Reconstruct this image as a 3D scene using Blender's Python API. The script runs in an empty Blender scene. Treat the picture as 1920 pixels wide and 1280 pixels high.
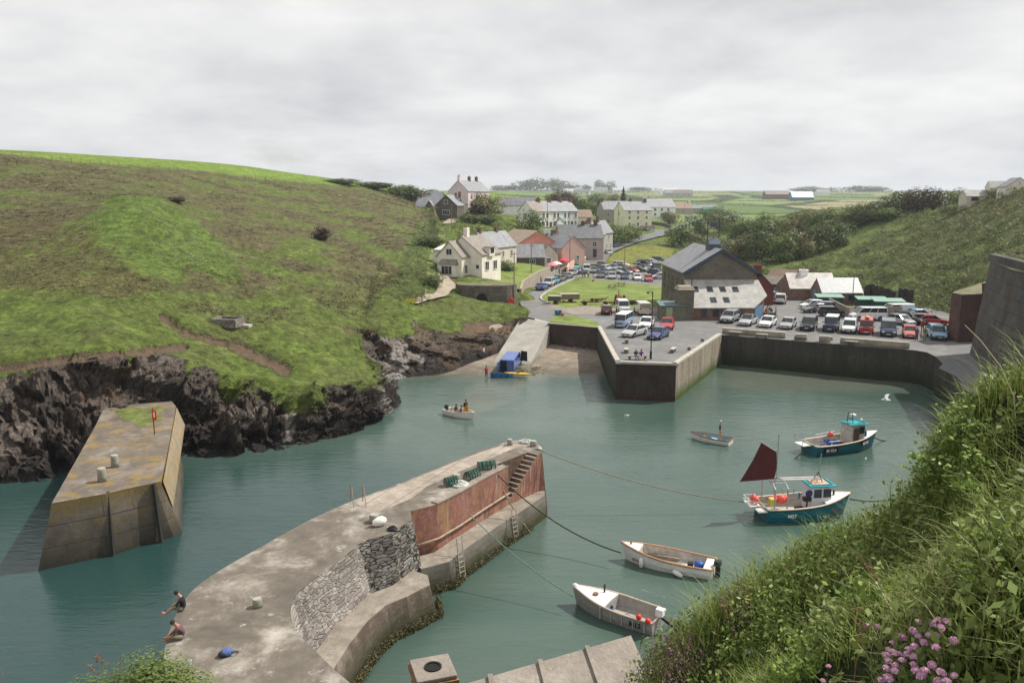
import bpy,bmesh,math,random
import numpy as np
from mathutils import Vector,Matrix,Euler
from mathutils.bvhtree import BVHTree
from mathutils.geometry import tessellate_polygon
random.seed(7)
R=math.radians
PI=math.pi
scene=bpy.context.scene
COL=scene.collection
HC=21.5
FP=1493.3
TH=math.atan(265/FP)
cam_d=bpy.data.cameras.new('camera');cam=bpy.data.objects.new('camera',cam_d);COL.objects.link(cam)
cam_d.lens=28;cam_d.sensor_width=36;cam_d.clip_start=.1;cam_d.clip_end=30000
cam.location=(0,0,HC);cam.rotation_euler=(PI/2-TH,0,0)
scene.camera=cam
def ray(px,py):
 u=(px-960)/FP;v=(640-py)/FP
 return Vector((u,math.cos(TH)+v*math.sin(TH),-math.sin(TH)+v*math.cos(TH)))
def W(px,py,z=0.0):
 d=ray(px,py);return Vector((0,0,HC))+d*((z-HC)/d.z)
def PY(px,py,Y):
 d=ray(px,py);return Vector((0,0,HC))+d*(Y/d.y)
def tag(o,label=None,cat=None,group=None,kind=None):
 if label:o['label']=label
 if cat:o['category']=cat
 if group:o['group']=group
 if kind:o['kind']=kind
 return o
def thing(name,label,cat,loc=(0,0,0),rz=0.0,group=None,scale=1.0):
 o=bpy.data.objects.new(name,None);COL.objects.link(o)
 o.empty_display_size=.3
 o.location=loc;o.rotation_euler=(0,0,rz);o.scale=(scale,)*3
 return tag(o,label,cat,group)
CH={}
def link_child(o,parent):
 COL.objects.link(o)
 if parent is not None:
  o.parent=parent;CH.setdefault(parent.name,[]).append(o)
def copy_tree(o,parent=None):
 c=o.copy();link_child(c,parent)
 for ch in CH.get(o.name,[]):copy_tree(ch,c)
 return c
class MB:
 def __init__(s):s.v=[];s.f=[];s.m=[]
 def add(s,vs,fs,mi=0):
  b=len(s.v);s.v+=[tuple(p)for p in vs]
  s.f+=[tuple(i+b for i in f)for f in fs];s.m+=[mi]*len(fs)
  return s
 def box(s,c,size,rz=0.0,rx=0.0,ry=0.0,mi=0,taper=1.0):
  x,y,z=size[0]/2,size[1]/2,size[2]/2
  M=Euler((rx,ry,rz)).to_matrix();c=Vector(c)
  vs=[]
  for k in(-1,1):
   t=taper if k>0 else 1
   for i,j in((-1,-1),(1,-1),(1,1),(-1,1)):
    vs.append(c+M@Vector((i*x*t,j*y*t,k*z)))
  s.add(vs,[(3,2,1,0),(4,5,6,7),(0,1,5,4),(1,2,6,5),(2,3,7,6),(3,0,4,7)],mi);return s
 def beam(s,a,b,w,h=None,mi=0,up=(0,0,1)):
  a=Vector(a);b=Vector(b);h=h or w;d=(b-a).normalized();up=Vector(up)
  if abs(d.dot(up))>.98:up=Vector((1,0,0))
  x=d.cross(up).normalized();y=x.cross(d)
  vs=[p+x*(i*w/2)+y*(j*h/2)for p in(a,b)for i,j in((-1,-1),(1,-1),(1,1),(-1,1))]
  s.add(vs,[(3,2,1,0),(4,5,6,7),(0,1,5,4),(1,2,6,5),(2,3,7,6),(3,0,4,7)],mi);return s
 def tube(s,pts,r,n=6,mi=0,cap=True):
  pts=[Vector(p)for p in pts];rs=r if isinstance(r,(list,tuple))else[r]*len(pts)
  vs=[];fs=[];ref=Vector((0,0,1))
  for i,p in enumerate(pts):
   d=(pts[min(i+1,len(pts)-1)]-pts[max(i-1,0)]).normalized()
   if abs(d.dot(ref))>.95:ref=Vector((1,0,0))if abs(d.x)<.9 else Vector((0,1,0))
   x=d.cross(ref).normalized();y=x.cross(d).normalized()
   for k in range(n):
    a=2*PI*k/n;vs.append(p+x*(math.cos(a)*rs[i])+y*(math.sin(a)*rs[i]))
  for i in range(len(pts)-1):
   for k in range(n):
    k2=(k+1)%n;fs.append((i*n+k,i*n+k2,(i+1)*n+k2,(i+1)*n+k))
  if cap:fs.append(tuple(range(n))[::-1]);fs.append(tuple((len(pts)-1)*n+k for k in range(n)))
  s.add(vs,fs,mi);return s
 def lathe(s,prof,c=(0,0,0),n=12,mi=0,M=None):
  c=Vector(c);vs=[];fs=[]
  for r,z in prof:
   for k in range(n):
    a=2*PI*k/n;p=Vector((r*math.cos(a),r*math.sin(a),z))
    if M:p=M@p
    vs.append(c+p)
  for i in range(len(prof)-1):
   for k in range(n):
    k2=(k+1)%n;fs.append((i*n+k,i*n+k2,(i+1)*n+k2,(i+1)*n+k))
  fs.append(tuple(range(n))[::-1]);fs.append(tuple((len(prof)-1)*n+k for k in range(n)))
  s.add(vs,fs,mi);return s
 def ell(s,c,r,n=10,m=6,M=None,mi=0):
  prof=[(math.sin(PI*i/m),-math.cos(PI*i/m))for i in range(m+1)]
  prof[0]=(.02,-1);prof[-1]=(.02,1)
  S=Matrix.Diagonal(Vector((r[0],r[1],r[2]))if not isinstance(r,(int,float))else Vector((r,r,r)))
  return s.lathe(prof,c,n,mi,(M@S)if M else S)
 def prism(s,poly,z0,z1,mi=0,mt=None,batter=None):
  n=len(poly);a=sum(poly[i][0]*poly[(i+1)%n][1]-poly[(i+1)%n][0]*poly[i][1]for i in range(n))
  if a<0:poly=poly[::-1]
  low=batter[::-1]if(batter and a<0)else(batter or poly)
  vs=[(p[0],p[1],z0)for p in low]+[(p[0],p[1],z1)for p in poly]
  b=len(s.v);s.v+=vs
  for i in range(n):
   j=(i+1)%n;s.f.append((b+i,b+j,b+n+j,b+n+i));s.m.append(mi)
  tri=tessellate_polygon([[Vector((p[0],p[1],0))for p in poly]])
  for t in tri:
   p0,p1,p2=[poly[k]for k in t]
   cr=(p1[0]-p0[0])*(p2[1]-p0[1])-(p1[1]-p0[1])*(p2[0]-p0[0])
   if cr<0:t=(t[0],t[2],t[1])
   s.f.append(tuple(b+n+k for k in t));s.m.append(mi if mt is None else mt)
  return s
 def sheet(s,poly,z,mi=0):
  poly=[tuple(p[:2])for p in poly];b=len(s.v);s.v+=[(p[0],p[1],z)for p in poly]
  for t in tessellate_polygon([[Vector((p[0],p[1],0))for p in poly]]):
   p0,p1,p2=[poly[k]for k in t]
   cr=(p1[0]-p0[0])*(p2[1]-p0[1])-(p1[1]-p0[1])*(p2[0]-p0[0])
   if cr<0:t=(t[0],t[2],t[1])
   s.f.append(tuple(b+k for k in t));s.m.append(mi)
  return s
 def grid(s,rows,mi=0,closed=False):
  b=len(s.v);nr=len(rows);nc=len(rows[0])
  for r_ in rows:s.v+=[tuple(p)for p in r_]
  for i in range(nr-1):
   for j in range(nc if closed else nc-1):
    j2=(j+1)%nc
    s.f.append((b+i*nc+j,b+i*nc+j2,b+(i+1)*nc+j2,b+(i+1)*nc+j));s.m.append(mi)
  return s
 def shift(s,d):
  d=Vector(d);s.v=[(p[0]+d.x,p[1]+d.y,p[2]+d.z)for p in s.v];return s
 def build(s,name,mats,parent=None,smooth=False,bevel=0,loc=None):
  if not isinstance(mats,(list,tuple)):mats=[mats]
  me=bpy.data.meshes.new(name);me.from_pydata(s.v,[],s.f)
  for m in mats:me.materials.append(m)
  if len(mats)>1:me.polygons.foreach_set('material_index',s.m)
  if smooth:me.polygons.foreach_set('use_smooth',[True]*len(s.f))
  boxuv(me)
  o=bpy.data.objects.new(name,me);link_child(o,parent)
  if loc is not None:o.location=loc
  if bevel:
   b=o.modifiers.new('bevel','BEVEL');b.width=bevel;b.segments=2;b.limit_method='ANGLE'
  return o
def boxuv(me):
 n=len(me.loops)
 if n==0:return
 nf=len(me.polygons)
 co=np.empty(len(me.vertices)*3,np.float32);me.vertices.foreach_get('co',co);co=co.reshape(-1,3)
 li=np.empty(n,np.int32);me.loops.foreach_get('vertex_index',li)
 nm=np.empty(nf*3,np.float32);me.polygons.foreach_get('normal',nm);nm=nm.reshape(-1,3)
 lt=np.empty(nf,np.int32);me.polygons.foreach_get('loop_total',lt)
 N=np.repeat(nm,lt,axis=0);P=co[li]
 flat=np.abs(N[:,2])>.75
 tx=-N[:,1];ty=N[:,0];l=np.sqrt(tx*tx+ty*ty)+1e-6
 uv=np.empty((n,2),np.float32)
 uv[:,0]=np.where(flat,P[:,0],(P[:,0]*tx+P[:,1]*ty)/l)
 uv[:,1]=np.where(flat,P[:,1],P[:,2])
 L=me.uv_layers.new(name='UVMap');L.data.foreach_set('uv',uv.ravel())
def np_mesh(name,V,F,mats,parent=None,smooth=False,mi=None,attrs=None,uv=False):
 V=np.asarray(V,np.float32);F=np.asarray(F,np.int32);k=F.shape[1]
 me=bpy.data.meshes.new(name)
 me.vertices.add(len(V));me.vertices.foreach_set('co',V.ravel())
 me.loops.add(F.size);me.loops.foreach_set('vertex_index',F.ravel())
 me.polygons.add(len(F));me.polygons.foreach_set('loop_start',np.arange(0,F.size,k,dtype=np.int32))
 try:me.polygons.foreach_set('loop_total',np.full(len(F),k,np.int32))
 except Exception:pass
 if not isinstance(mats,(list,tuple)):mats=[mats]
 for m in mats:me.materials.append(m)
 if mi is not None:me.polygons.foreach_set('material_index',np.asarray(mi,np.int32))
 me.polygons.foreach_set('use_smooth',np.full(len(F),bool(smooth)))
 me.update(calc_edges=True);me.validate()
 for an,av in(attrs or{}).items():
  av=np.asarray(av,np.float32)
  if av.ndim==1:
   a=me.attributes.new(an,'FLOAT','POINT');a.data.foreach_set('value',av)
  else:
   a=me.attributes.new(an,'FLOAT_COLOR','POINT')
   a.data.foreach_set('color',np.concatenate([av,np.ones((len(av),1),np.float32)],1).ravel())
 if uv:boxuv(me)
 o=bpy.data.objects.new(name,me);link_child(o,parent)
 return o
_rs=np.random.RandomState(11)
_perm=_rs.permutation(512).astype(np.int64);_perm=np.concatenate([_perm,_perm,_perm])
_val=_rs.rand(512)*2-1
def vnoise(P):
 P=np.asarray(P,np.float64);I=np.floor(P).astype(np.int64);f=P-I;f=f*f*(3-2*f);I&=511
 def h(a,b,c):return _val[_perm[_perm[_perm[(I[:,0]+a)&511]+((I[:,1]+b)&511)]%512+((I[:,2]+c)&511)]%512]
 x,y,z=f[:,0],f[:,1],f[:,2]
 def L(a,b,t):return a+(b-a)*t
 return L(L(L(h(0,0,0),h(1,0,0),x),L(h(0,1,0),h(1,1,0),x),y),L(L(h(0,0,1),h(1,0,1),x),L(h(0,1,1),h(1,1,1),x),y),z)
def fbm(P,oct=4,lac=2.1,gain=.5):
 P=np.asarray(P,np.float64);s=0;a=1;t=0
 for i in range(oct):
  s=s+a*vnoise(P+17.3*i);t+=a;a*=gain;P=P*lac
 return s/t
def cellnoise(P):
 P=np.asarray(P,np.float64);I=np.floor(P).astype(np.int64)
 tl=np.zeros(len(P));best=np.full(len(P),9.0);sec=np.full(len(P),9.0);val=np.zeros(len(P))
 for a in(-1,0,1):
  for b in(-1,0,1):
   for c in(-1,0,1):
    J=I+np.array([a,b,c]);k=J&511
    h0=_perm[_perm[_perm[k[:,0]]+k[:,1]]%512+k[:,2]]%512
    o=np.stack([_val[h0],_val[(h0*7+3)&511],_val[(h0*13+5)&511]],1)*.5+.5
    d=np.sqrt(((J+o-P)**2).sum(1))
    m=d<best;sec=np.where(m,best,np.minimum(sec,d));val=np.where(m,_val[(h0*31+9)&511],val);tl=np.where(m,(P[:,0]-J[:,0]-o[:,0])*_val[(h0*3+1)&511]+(P[:,1]-J[:,1]-o[:,1])*_val[(h0*5+2)&511]+(P[:,2]-J[:,2]-o[:,2])*_val[(h0*11+7)&511],tl);best=np.where(m,d,best)
 cellnoise.tilt=tl;return best,sec-best,val
def smooth01(x):x=np.clip(x,0,1);return x*x*(3-2*x)
def in_poly(x,y,poly):
 x=np.asarray(x);y=np.asarray(y);r=np.zeros(x.shape,bool);n=len(poly)
 for i in range(n):
  x0,y0=poly[i][:2];x1,y1=poly[(i+1)%n][:2]
  if y0==y1:continue
  c=((y0>y)!=(y1>y))&(x<(x1-x0)*(y-y0)/(y1-y0)+x0);r^=c
 return r
MC={}
class NT:
 def __init__(s,name):
  s.m=bpy.data.materials.new(name);s.m.use_nodes=True;s.t=s.m.node_tree;s.n=s.t.nodes;s.b=s.n['Principled BSDF'];s.out=s.n['Material Output']
 def node(s,ty,**k):
  n=s.n.new(ty)
  for a,v in k.items():setattr(n,a,v)
  return n
 def link(s,a,b):s.t.links.new(a,b)
 def set(s,node,**k):
  for a,v in k.items():
   inp=node.inputs[a.replace('_',' ')]
   if hasattr(v,'is_linked')or isinstance(v,bpy.types.NodeSocket):s.link(v,inp)
   else:inp.default_value=v
  return node
 def coord(s,kind='Object'):return s.node('ShaderNodeTexCoord').outputs[kind]
 def mapping(s,vec,scale=(1,1,1),rot=(0,0,0),loc=(0,0,0)):
  n=s.node('ShaderNodeMapping');s.link(vec,n.inputs[0]);n.inputs['Scale'].default_value=scale;n.inputs['Rotation'].default_value=rot;n.inputs['Location'].default_value=loc
  return n.outputs[0]
 def noise(s,vec,scale,detail=4,rough=.55,dist=0.0,out='Fac'):
  n=s.node('ShaderNodeTexNoise');s.link(vec,n.inputs['Vector']);n.inputs['Scale'].default_value=scale;n.inputs['Detail'].default_value=detail;n.inputs['Roughness'].default_value=rough;n.inputs['Distortion'].default_value=dist
  return n.outputs[out]
 def voro(s,vec,scale,feature='F1',out='Distance',rand=1.0):
  n=s.node('ShaderNodeTexVoronoi',feature=feature);s.link(vec,n.inputs['Vector']);n.inputs['Scale'].default_value=scale;n.inputs['Randomness'].default_value=rand
  return n.outputs[out]
 def ramp(s,fac,stops,interp='LINEAR'):
  n=s.node('ShaderNodeValToRGB');s.link(fac,n.inputs[0]);e=n.color_ramp;e.interpolation=interp
  while len(e.elements)<len(stops):e.elements.new(.5)
  for el,(p,c)in zip(e.elements,stops):
   el.position=p;el.color=(c,c,c,1)if isinstance(c,(int,float))else(*c[:3],1)
  return n.outputs[0]
 def mix(s,fac,a,b,mode='MIX'):
  n=s.node('ShaderNodeMix',data_type='RGBA',blend_type=mode)
  for inp,v in((n.inputs['Factor'],fac),(n.inputs['A'],a),(n.inputs['B'],b)):
   pass
  fi=[i for i in n.inputs if i.name=='Factor' and i.type=='VALUE'][0];ai=[i for i in n.inputs if i.name=='A' and i.type=='RGBA'][0];bi=[i for i in n.inputs if i.name=='B' and i.type=='RGBA'][0]
  for inp,v in((fi,fac),(ai,a),(bi,b)):
   if isinstance(v,bpy.types.NodeSocket):s.link(v,inp)
   elif isinstance(v,(int,float)):inp.default_value=v if inp.type=='VALUE' else(v,v,v,1)
   else:inp.default_value=(*v[:3],1)
  return[o for o in n.outputs if o.type=='RGBA'][0]
 def math(s,op,a,b=0.0,clamp=False):
  n=s.node('ShaderNodeMath',operation=op);n.use_clamp=clamp
  for i,v in enumerate((a,b)):
   if isinstance(v,bpy.types.NodeSocket):s.link(v,n.inputs[i])
   else:n.inputs[i].default_value=v
  return n.outputs[0]
 def sep(s,vec):
  n=s.node('ShaderNodeSeparateXYZ');s.link(vec,n.inputs[0]);return n.outputs
 def attr(s,name,out='Fac'):
  n=s.node('ShaderNodeAttribute',attribute_name=name);return n.outputs[out]
 def bump(s,h,strength=.5,dist=.05,nrm=None):
  n=s.node('ShaderNodeBump');s.link(h,n.inputs['Height']);n.inputs['Strength'].default_value=strength;n.inputs['Distance'].default_value=dist
  if nrm:s.link(nrm,n.inputs['Normal'])
  return n.outputs[0]
 def fin(s,col,rough=.8,bump=None,spec=.3,metal=0):
  for inp,v in((s.b.inputs['Base Color'],col),(s.b.inputs['Roughness'],rough)):
   if isinstance(v,bpy.types.NodeSocket):s.link(v,inp)
   elif isinstance(v,(int,float)):inp.default_value=v
   else:inp.default_value=(*v[:3],1)
  s.b.inputs['Specular IOR Level'].default_value=spec;s.b.inputs['Metallic'].default_value=metal
  if bump:s.link(bump,s.b.inputs['Normal'])
  return s.m
def srgb(r,g,b):
 return tuple(((c/255)/12.92 if c/255<=.04045 else((c/255+.055)/1.055)**2.4)for c in(r,g,b))
def plain(name,col,rough=.7,var=.15,scale=3.0,bump=.0,metal=0,spec=.3):
 if name in MC:return MC[name]
 t=NT(name);c=t.coord('Object')
 n=t.noise(c,scale,5,.6);n2=t.noise(c,scale*9,3,.6)
 f=t.math('ADD',t.math('MULTIPLY',n,.7),t.math('MULTIPLY',n2,.3))
 lo=tuple(max(0,x*(1-var*1.6))for x in col);hi=tuple(min(1,x*(1+var))for x in col)
 cc=t.ramp(f,[(.3,lo),(.7,hi)])
 MC[name]=t.fin(cc,rough,t.bump(n2,bump,.02)if bump else None,spec,metal);return MC[name]
def paint(col,name=None):
 key='carpaint_%s'%'_'.join('%.3f'%c for c in col)
 if key in MC:return MC[key]
 t=NT(key);c=t.coord('Object');n=t.noise(c,2.5,4)
 cc=t.mix(t.ramp(n,[(.35,0.0),(.75,.25)]),col,tuple(x*.8+.03 for x in col))
 t.fin(cc,.28,None,.5);t.b.inputs['Coat Weight'].default_value=.6;t.b.inputs['Coat Roughness'].default_value=.08
 MC[key]=t.m;return t.m
def stone(name,c1,c2,mortar,sx=1.6,sy=3.2,bump=.8,stain=None,edge=.06,low=None):
 if name in MC:return MC[name]
 t=NT(name);uv=t.coord('UV');w=t.noise(t.mapping(uv,(1,1,1)),1.7,3,out='Color')
 wv=t.node('ShaderNodeVectorMath',operation='MULTIPLY_ADD');t.link(w,wv.inputs[0]);wv.inputs[1].default_value=(.34,.22,0);t.link(uv,wv.inputs[2])
 m=t.mapping(wv.outputs[0],(sx,sy,1))
 ed=t.voro(m,1,'DISTANCE_TO_EDGE','Distance');cl=t.voro(m,1,'F1','Color')
 cs=t.node('ShaderNodeSeparateColor');t.link(cl,cs.inputs[0])
 n=t.noise(uv,9,5,.65);big=t.noise(uv,.35,4,.6)
 col=t.mix(cs.outputs[0],c1,c2)
 col=t.mix(t.math('MULTIPLY',n,.6),col,tuple(x*.55 for x in c1))
 col=t.mix(t.ramp(ed,[(0,1.0),(edge,1.0),(edge*1.8,0.0)]),col,mortar)
 dk=t.ramp(big,[(.35,.62),(.65,1.12)]);col=t.mix(1.0,col,dk,'MULTIPLY')
 if stain:col=t.mix(t.ramp(t.noise(uv,.8,5,.7),[(.52,0.0),(.66,.8)]),col,stain)
 h=t.math('ADD',t.ramp(ed,[(0,0.0),(.12,1.0)]),t.math('MULTIPLY',n,.5))
 if low:col=tide(t,col,low)
 MC[name]=t.fin(col,.9,t.bump(h,bump,.06),.2);return MC[name]
def tide(t,col,spec):
 z0,z1,c=spec;wz=t.sep(t.node('ShaderNodeNewGeometry').outputs['Position'])[2]
 n=t.noise(t.coord('Object'),.7,5,.7);zz=t.math('ADD',wz,t.math('MULTIPLY',t.math('SUBTRACT',n,.5),1.3))
 mr=t.node('ShaderNodeMapRange');t.link(zz,mr.inputs[0]);mr.inputs[1].default_value=z0;mr.inputs[2].default_value=z1;mr.inputs[3].default_value=1;mr.inputs[4].default_value=0
 gn=t.mix(t.noise(t.coord('Object'),4,4,.7),tuple(x*.5 for x in c),tuple(x*1.4 for x in c))
 return t.mix(mr.outputs[0],col,gn)
def brick(name,c1,c2,mortar,w=.24,h=.085,stain=None,stain2=None,low=None,bump=.4,msz=.012,dark=None):
 if name in MC:return MC[name]
 t=NT(name);uv=t.coord('UV');b=t.node('ShaderNodeTexBrick');t.link(uv,b.inputs['Vector'])
 b.inputs['Scale'].default_value=1;b.inputs['Brick Width'].default_value=w;b.inputs['Row Height'].default_value=h;b.inputs['Mortar Size'].default_value=msz
 b.inputs['Color1'].default_value=(*c1,1);b.inputs['Color2'].default_value=(*c2,1);b.inputs['Mortar'].default_value=(*mortar,1);b.inputs['Bias'].default_value=-.1
 n=t.noise(uv,5,6,.7);big=t.noise(uv,.5,5,.65)
 col=t.mix(t.math('MULTIPLY',n,.55),b.outputs[0],tuple(x*.5 for x in c1))
 col=t.mix(1.0,col,t.ramp(big,[(.3,.6),(.7,1.25)]),'MULTIPLY')
 if stain:col=t.mix(t.ramp(t.noise(t.mapping(uv,(1,.6,1),loc=(5,3,0)),.9,6,.7),[(.5,0.0),(.65,.75)]),col,stain)
 if stain2:col=t.mix(t.ramp(t.noise(t.mapping(uv,(2.5,.35,1),loc=(1,9,0)),1.0,6,.75),[(.52,0.0),(.7,.8)]),col,stain2)
 if low:col=tide(t,col,low)
 h_=t.math('ADD',t.math('MULTIPLY',b.outputs['Fac'],-1.0),n)
 MC[name]=t.fin(col,.9,t.bump(h_,bump,.03),.2);return MC[name]
def concrete(name,base,dark,light,scale=.6,lich=None,bump=.5,low=None,joints=None,spots=True,streak=False,rough=.9,top=None):
 if name in MC:return MC[name]
 t=NT(name);c=t.coord('Object');uv=t.coord('UV')
 v=t.mapping(uv,(2.2,.25,1))if streak else c
 n1=t.noise(v,scale,7,.68,.4);n2=t.noise(c,scale*5,6,.7);n3=t.noise(c,14,4,.7)
 col=t.ramp(n1,[(.28,dark),(.5,base),(.72,light)])
 col=t.mix(t.ramp(n2,[(.45,0.0),(.7,.6)]),col,dark)
 if spots:col=t.mix(t.ramp(t.noise(c,scale*3.1,6,.75),[(.6,0.0),(.68,.7)]),col,light)
 if lich:col=t.mix(t.ramp(t.noise(t.mapping(c,loc=(3,7,1)),scale*1.3,6,.75),[(.5,0.0),(.62,.85)]),col,lich)
 if joints:
  b=t.node('ShaderNodeTexBrick');t.link(t.mapping(uv,rot=(0,0,joints[2])),b.inputs['Vector']);b.inputs['Scale'].default_value=1;b.inputs['Brick Width'].default_value=joints[0];b.inputs['Row Height'].default_value=joints[1];b.inputs['Mortar Size'].default_value=.03;b.offset=0 if len(joints)<4 else joints[3]
  col=t.mix(t.math('MULTIPLY',b.outputs['Fac'],.7),col,tuple(x*.4 for x in dark))
 if top:col=tide(t,col,top)
 if low:col=tide(t,col,low)
 h=t.math('ADD',t.math('MULTIPLY',n2,.6),t.math('MULTIPLY',n3,.5))
 MC[name]=t.fin(col,rough,t.bump(h,bump,.04),.2);return MC[name]
def slate(name,c1,c2,w=.35,h=.22,stain=None,rough=.55):
 if name in MC:return MC[name]
 t=NT(name);uv=t.coord('UV');b=t.node('ShaderNodeTexBrick');t.link(uv,b.inputs['Vector'])
 b.inputs['Scale'].default_value=1;b.inputs['Brick Width'].default_value=w;b.inputs['Row Height'].default_value=h;b.inputs['Mortar Size'].default_value=.014
 b.inputs['Color1'].default_value=(*c1,1);b.inputs['Color2'].default_value=(*c2,1);b.inputs['Mortar'].default_value=(*[x*.45 for x in c1],1)
 n=t.noise(uv,.7,5,.65);col=t.mix(1.0,b.outputs[0],t.ramp(n,[(.3,.75),(.7,1.2)]),'MULTIPLY')
 if stain:col=t.mix(t.ramp(t.noise(uv,1.3,6,.7),[(.52,0.0),(.66,.7)]),col,stain)
 MC[name]=t.fin(col,rough,t.bump(b.outputs['Fac'],.3,-.03),.35);return MC[name]
def glass_dark():
 if 'window_glass' in MC:return MC['window_glass']
 t=NT('window_glass');n=t.noise(t.coord('Object'),1.2,2)
 MC['window_glass']=t.fin(t.ramp(n,[(.35,(.012,.015,.018)),(.7,(.05,.058,.065))]),.06,None,.6);return MC['window_glass']
GLASS=glass_dark()
def leafmat(name,stops,rough=.55,trans=.25,attr='tint'):
 if name in MC:return MC[name]
 t=NT(name);a=t.attr(attr);n=t.noise(t.coord('Object'),.45,3)
 f=t.math('ADD',t.math('MULTIPLY',a,.75),t.math('MULTIPLY',n,.25))
 c=t.ramp(f,stops);t.fin(c,rough,None,.25)
 if trans:
  tr=t.node('ShaderNodeBsdfTranslucent');t.link(c,tr.inputs[0]);mx=t.node('ShaderNodeMixShader');mx.inputs[0].default_value=trans
  t.link(t.b.outputs[0],mx.inputs[1]);t.link(tr.outputs[0],mx.inputs[2]);t.link(mx.outputs[0],t.out.inputs[0])
 MC[name]=t.m;return t.m
def terrain_mat():
 t=NT('hillside');c=t.coord('Object');col=t.attr('col','Color');rk=t.attr('rock')
 n1=t.noise(c,.35,8,.7);n2=t.noise(c,2.4,6,.72);n3=t.noise(c,9,4,.7)
 f=t.ramp(t.math('ADD',t.math('MULTIPLY',n1,.5),t.math('MULTIPLY',n2,.5)),[(.34,.38),(.5,.95),(.66,1.7)])
 g=t.mix(1.0,col,f,'MULTIPLY')
 g=t.mix(1.0,g,t.ramp(t.noise(c,1.1,5,.7),[(.4,.62),(.6,1.25)]),'MULTIPLY');g=t.mix(t.ramp(n3,[(.5,0.0),(.72,.4)]),g,(.19,.19,.07))
 rc=t.mapping(c,(1.1,1.1,.22),rot=(.1,.22,.3));r1=t.noise(rc,1.3,8,.72,.6);r2=t.noise(t.mapping(c,(2.6,2.6,.5),rot=(.1,.22,.3)),1.6,7,.75)
 vr=t.voro(t.mapping(rc,(1.4,1.4,1.4)),1.2,'DISTANCE_TO_EDGE')
 rcol=t.ramp(r1,[(.29,(.035,.029,.026)),(.41,(.095,.078,.066)),(.53,(.17,.14,.116)),(.67,(.29,.245,.20))])
 rcol=t.mix(t.ramp(r2,[(.5,0.0),(.72,.65)]),rcol,(.022,.02,.022))
 rcol=t.mix(t.ramp(t.noise(c,.3,5,.7),[(.55,0.0),(.68,.6)]),rcol,(.17,.105,.06))
 rcol=t.mix(t.ramp(vr,[(0,.8),(.05,0.0)]),rcol,(.01,.009,.01))
 rcol=t.mix(1.0,rcol,t.ramp(t.noise(c,.16,4,.6),[(.38,.5),(.62,1.25)]),'MULTIPLY')
 z=t.sep(t.node('ShaderNodeNewGeometry').outputs['Position'])[2]
 wet=t.math('ADD',z,t.math('MULTIPLY',t.math('SUBTRACT',r1,.5),2.0))
 mr=t.node('ShaderNodeMapRange');t.link(wet,mr.inputs[0]);mr.inputs[1].default_value=.9;mr.inputs[2].default_value=2.6;mr.inputs[3].default_value=.8;mr.inputs[4].default_value=0
 rcol=t.mix(mr.outputs[0],rcol,(.018,.016,.017))
 soil=t.attr('soil');rcol=t.mix(soil,rcol,t.mix(n2,(.115,.078,.05),(.25,.18,.12)))
 pale=t.attr('pale');rcol=t.mix(pale,rcol,t.mix(r2,(.3,.27,.24),(.5,.46,.42)))
 rr=t.ramp(t.math('ADD',rk,t.math('MULTIPLY',t.math('SUBTRACT',n2,.5),.9)),[(.42,0.0),(.56,1.0)])
 colr=t.mix(rr,g,rcol)
 hb=t.math('ADD',t.math('MULTIPLY',n2,1.0),t.math('MULTIPLY',n3,.7));hr=t.math('ADD',t.math('MULTIPLY',r2,1.6),t.math('MULTIPLY',r1,2.0))
 hm=t.mix(rr,hb,hr)
 bp=t.bump(hm,.9,.35)
 return t.fin(colr,.9,bp,.12)
M_TERR=terrain_mat()
def water_mat():
 t=NT('harbour_water');c=t.coord('Object')
 sh=t.attr('shallow');dp=t.attr('deep')
 n=t.ramp(t.noise(t.mapping(c,(.035,.06,1)),1,5,.6,.6),[(.35,0.0),(.65,1.0)])
 base=t.mix(n,(.040,.078,.062),(.076,.112,.090))
 base=t.mix(dp,base,(.018,.048,.044))
 base=t.mix(sh,base,(.14,.135,.10))
 bw=t.noise(t.mapping(c,(.5,1.9,1),rot=(0,0,.12)),1.0,3,.55,.3)
 bw2=t.noise(t.mapping(c,(1.7,3.6,1),rot=(0,0,-.35)),1.4,4,.65)
 bw3=t.noise(t.mapping(c,(.12,.22,1)),1.0,2)
 h=t.math('ADD',t.math('MULTIPLY',bw,1.0),t.math('MULTIPLY',bw2,.42))
 am=t.ramp(bw3,[(.3,.55),(.7,1.0)])
 h=t.math('MULTIPLY',h,am)
 t.fin(base,.12,t.bump(h,.60,.105),.5);t.b.inputs['IOR'].default_value=1.42
 return t.m
M_WATER=water_mat()
STEEL=plain('galvanised_steel',(.42,.43,.44),.4,.15,6,0,.6)
BLACKM=plain('black_metal',(.02,.02,.022),.5,.2)
RUST=plain('rusty_iron',(.16,.065,.03),.85,.5,5,.4)
WHITEP=plain('white_paint',(.72,.72,.70),.5,.12,2)
RUBBER=plain('rubber',(.018,.018,.018),.85,.2)
WOOD=plain('weathered_wood',(.24,.19,.14),.85,.35,6,.4)
ROPE=plain('rope',(.28,.23,.16),.9,.3,9)
BV={}
def add_bvh(key,V,F):BV[key]=BVHTree.FromPolygons([tuple(v)for v in V],[tuple(int(i)for i in f)for f in F])
def hit(px,py,keys=None):
 d=ray(px,py).normalized();best=None
 for k,b in BV.items():
  if keys and k not in keys:continue
  r_=b.ray_cast(Vector((0,0,HC)),d)
  if r_[0]is not None and(best is None or r_[3]<best[1]):best=(r_[0],r_[3])
 return best[0]if best else PY(px,py,400)
def drop(x,y,keys=None):
 best=4.0;f=False
 for k,b in BV.items():
  if keys and k not in keys:continue
  r_=b.ray_cast(Vector((x,y,200)),Vector((0,0,-1)))
  if r_[0]is not None and(not f or r_[0].z>best):best=r_[0].z;f=True
 return best
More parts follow.
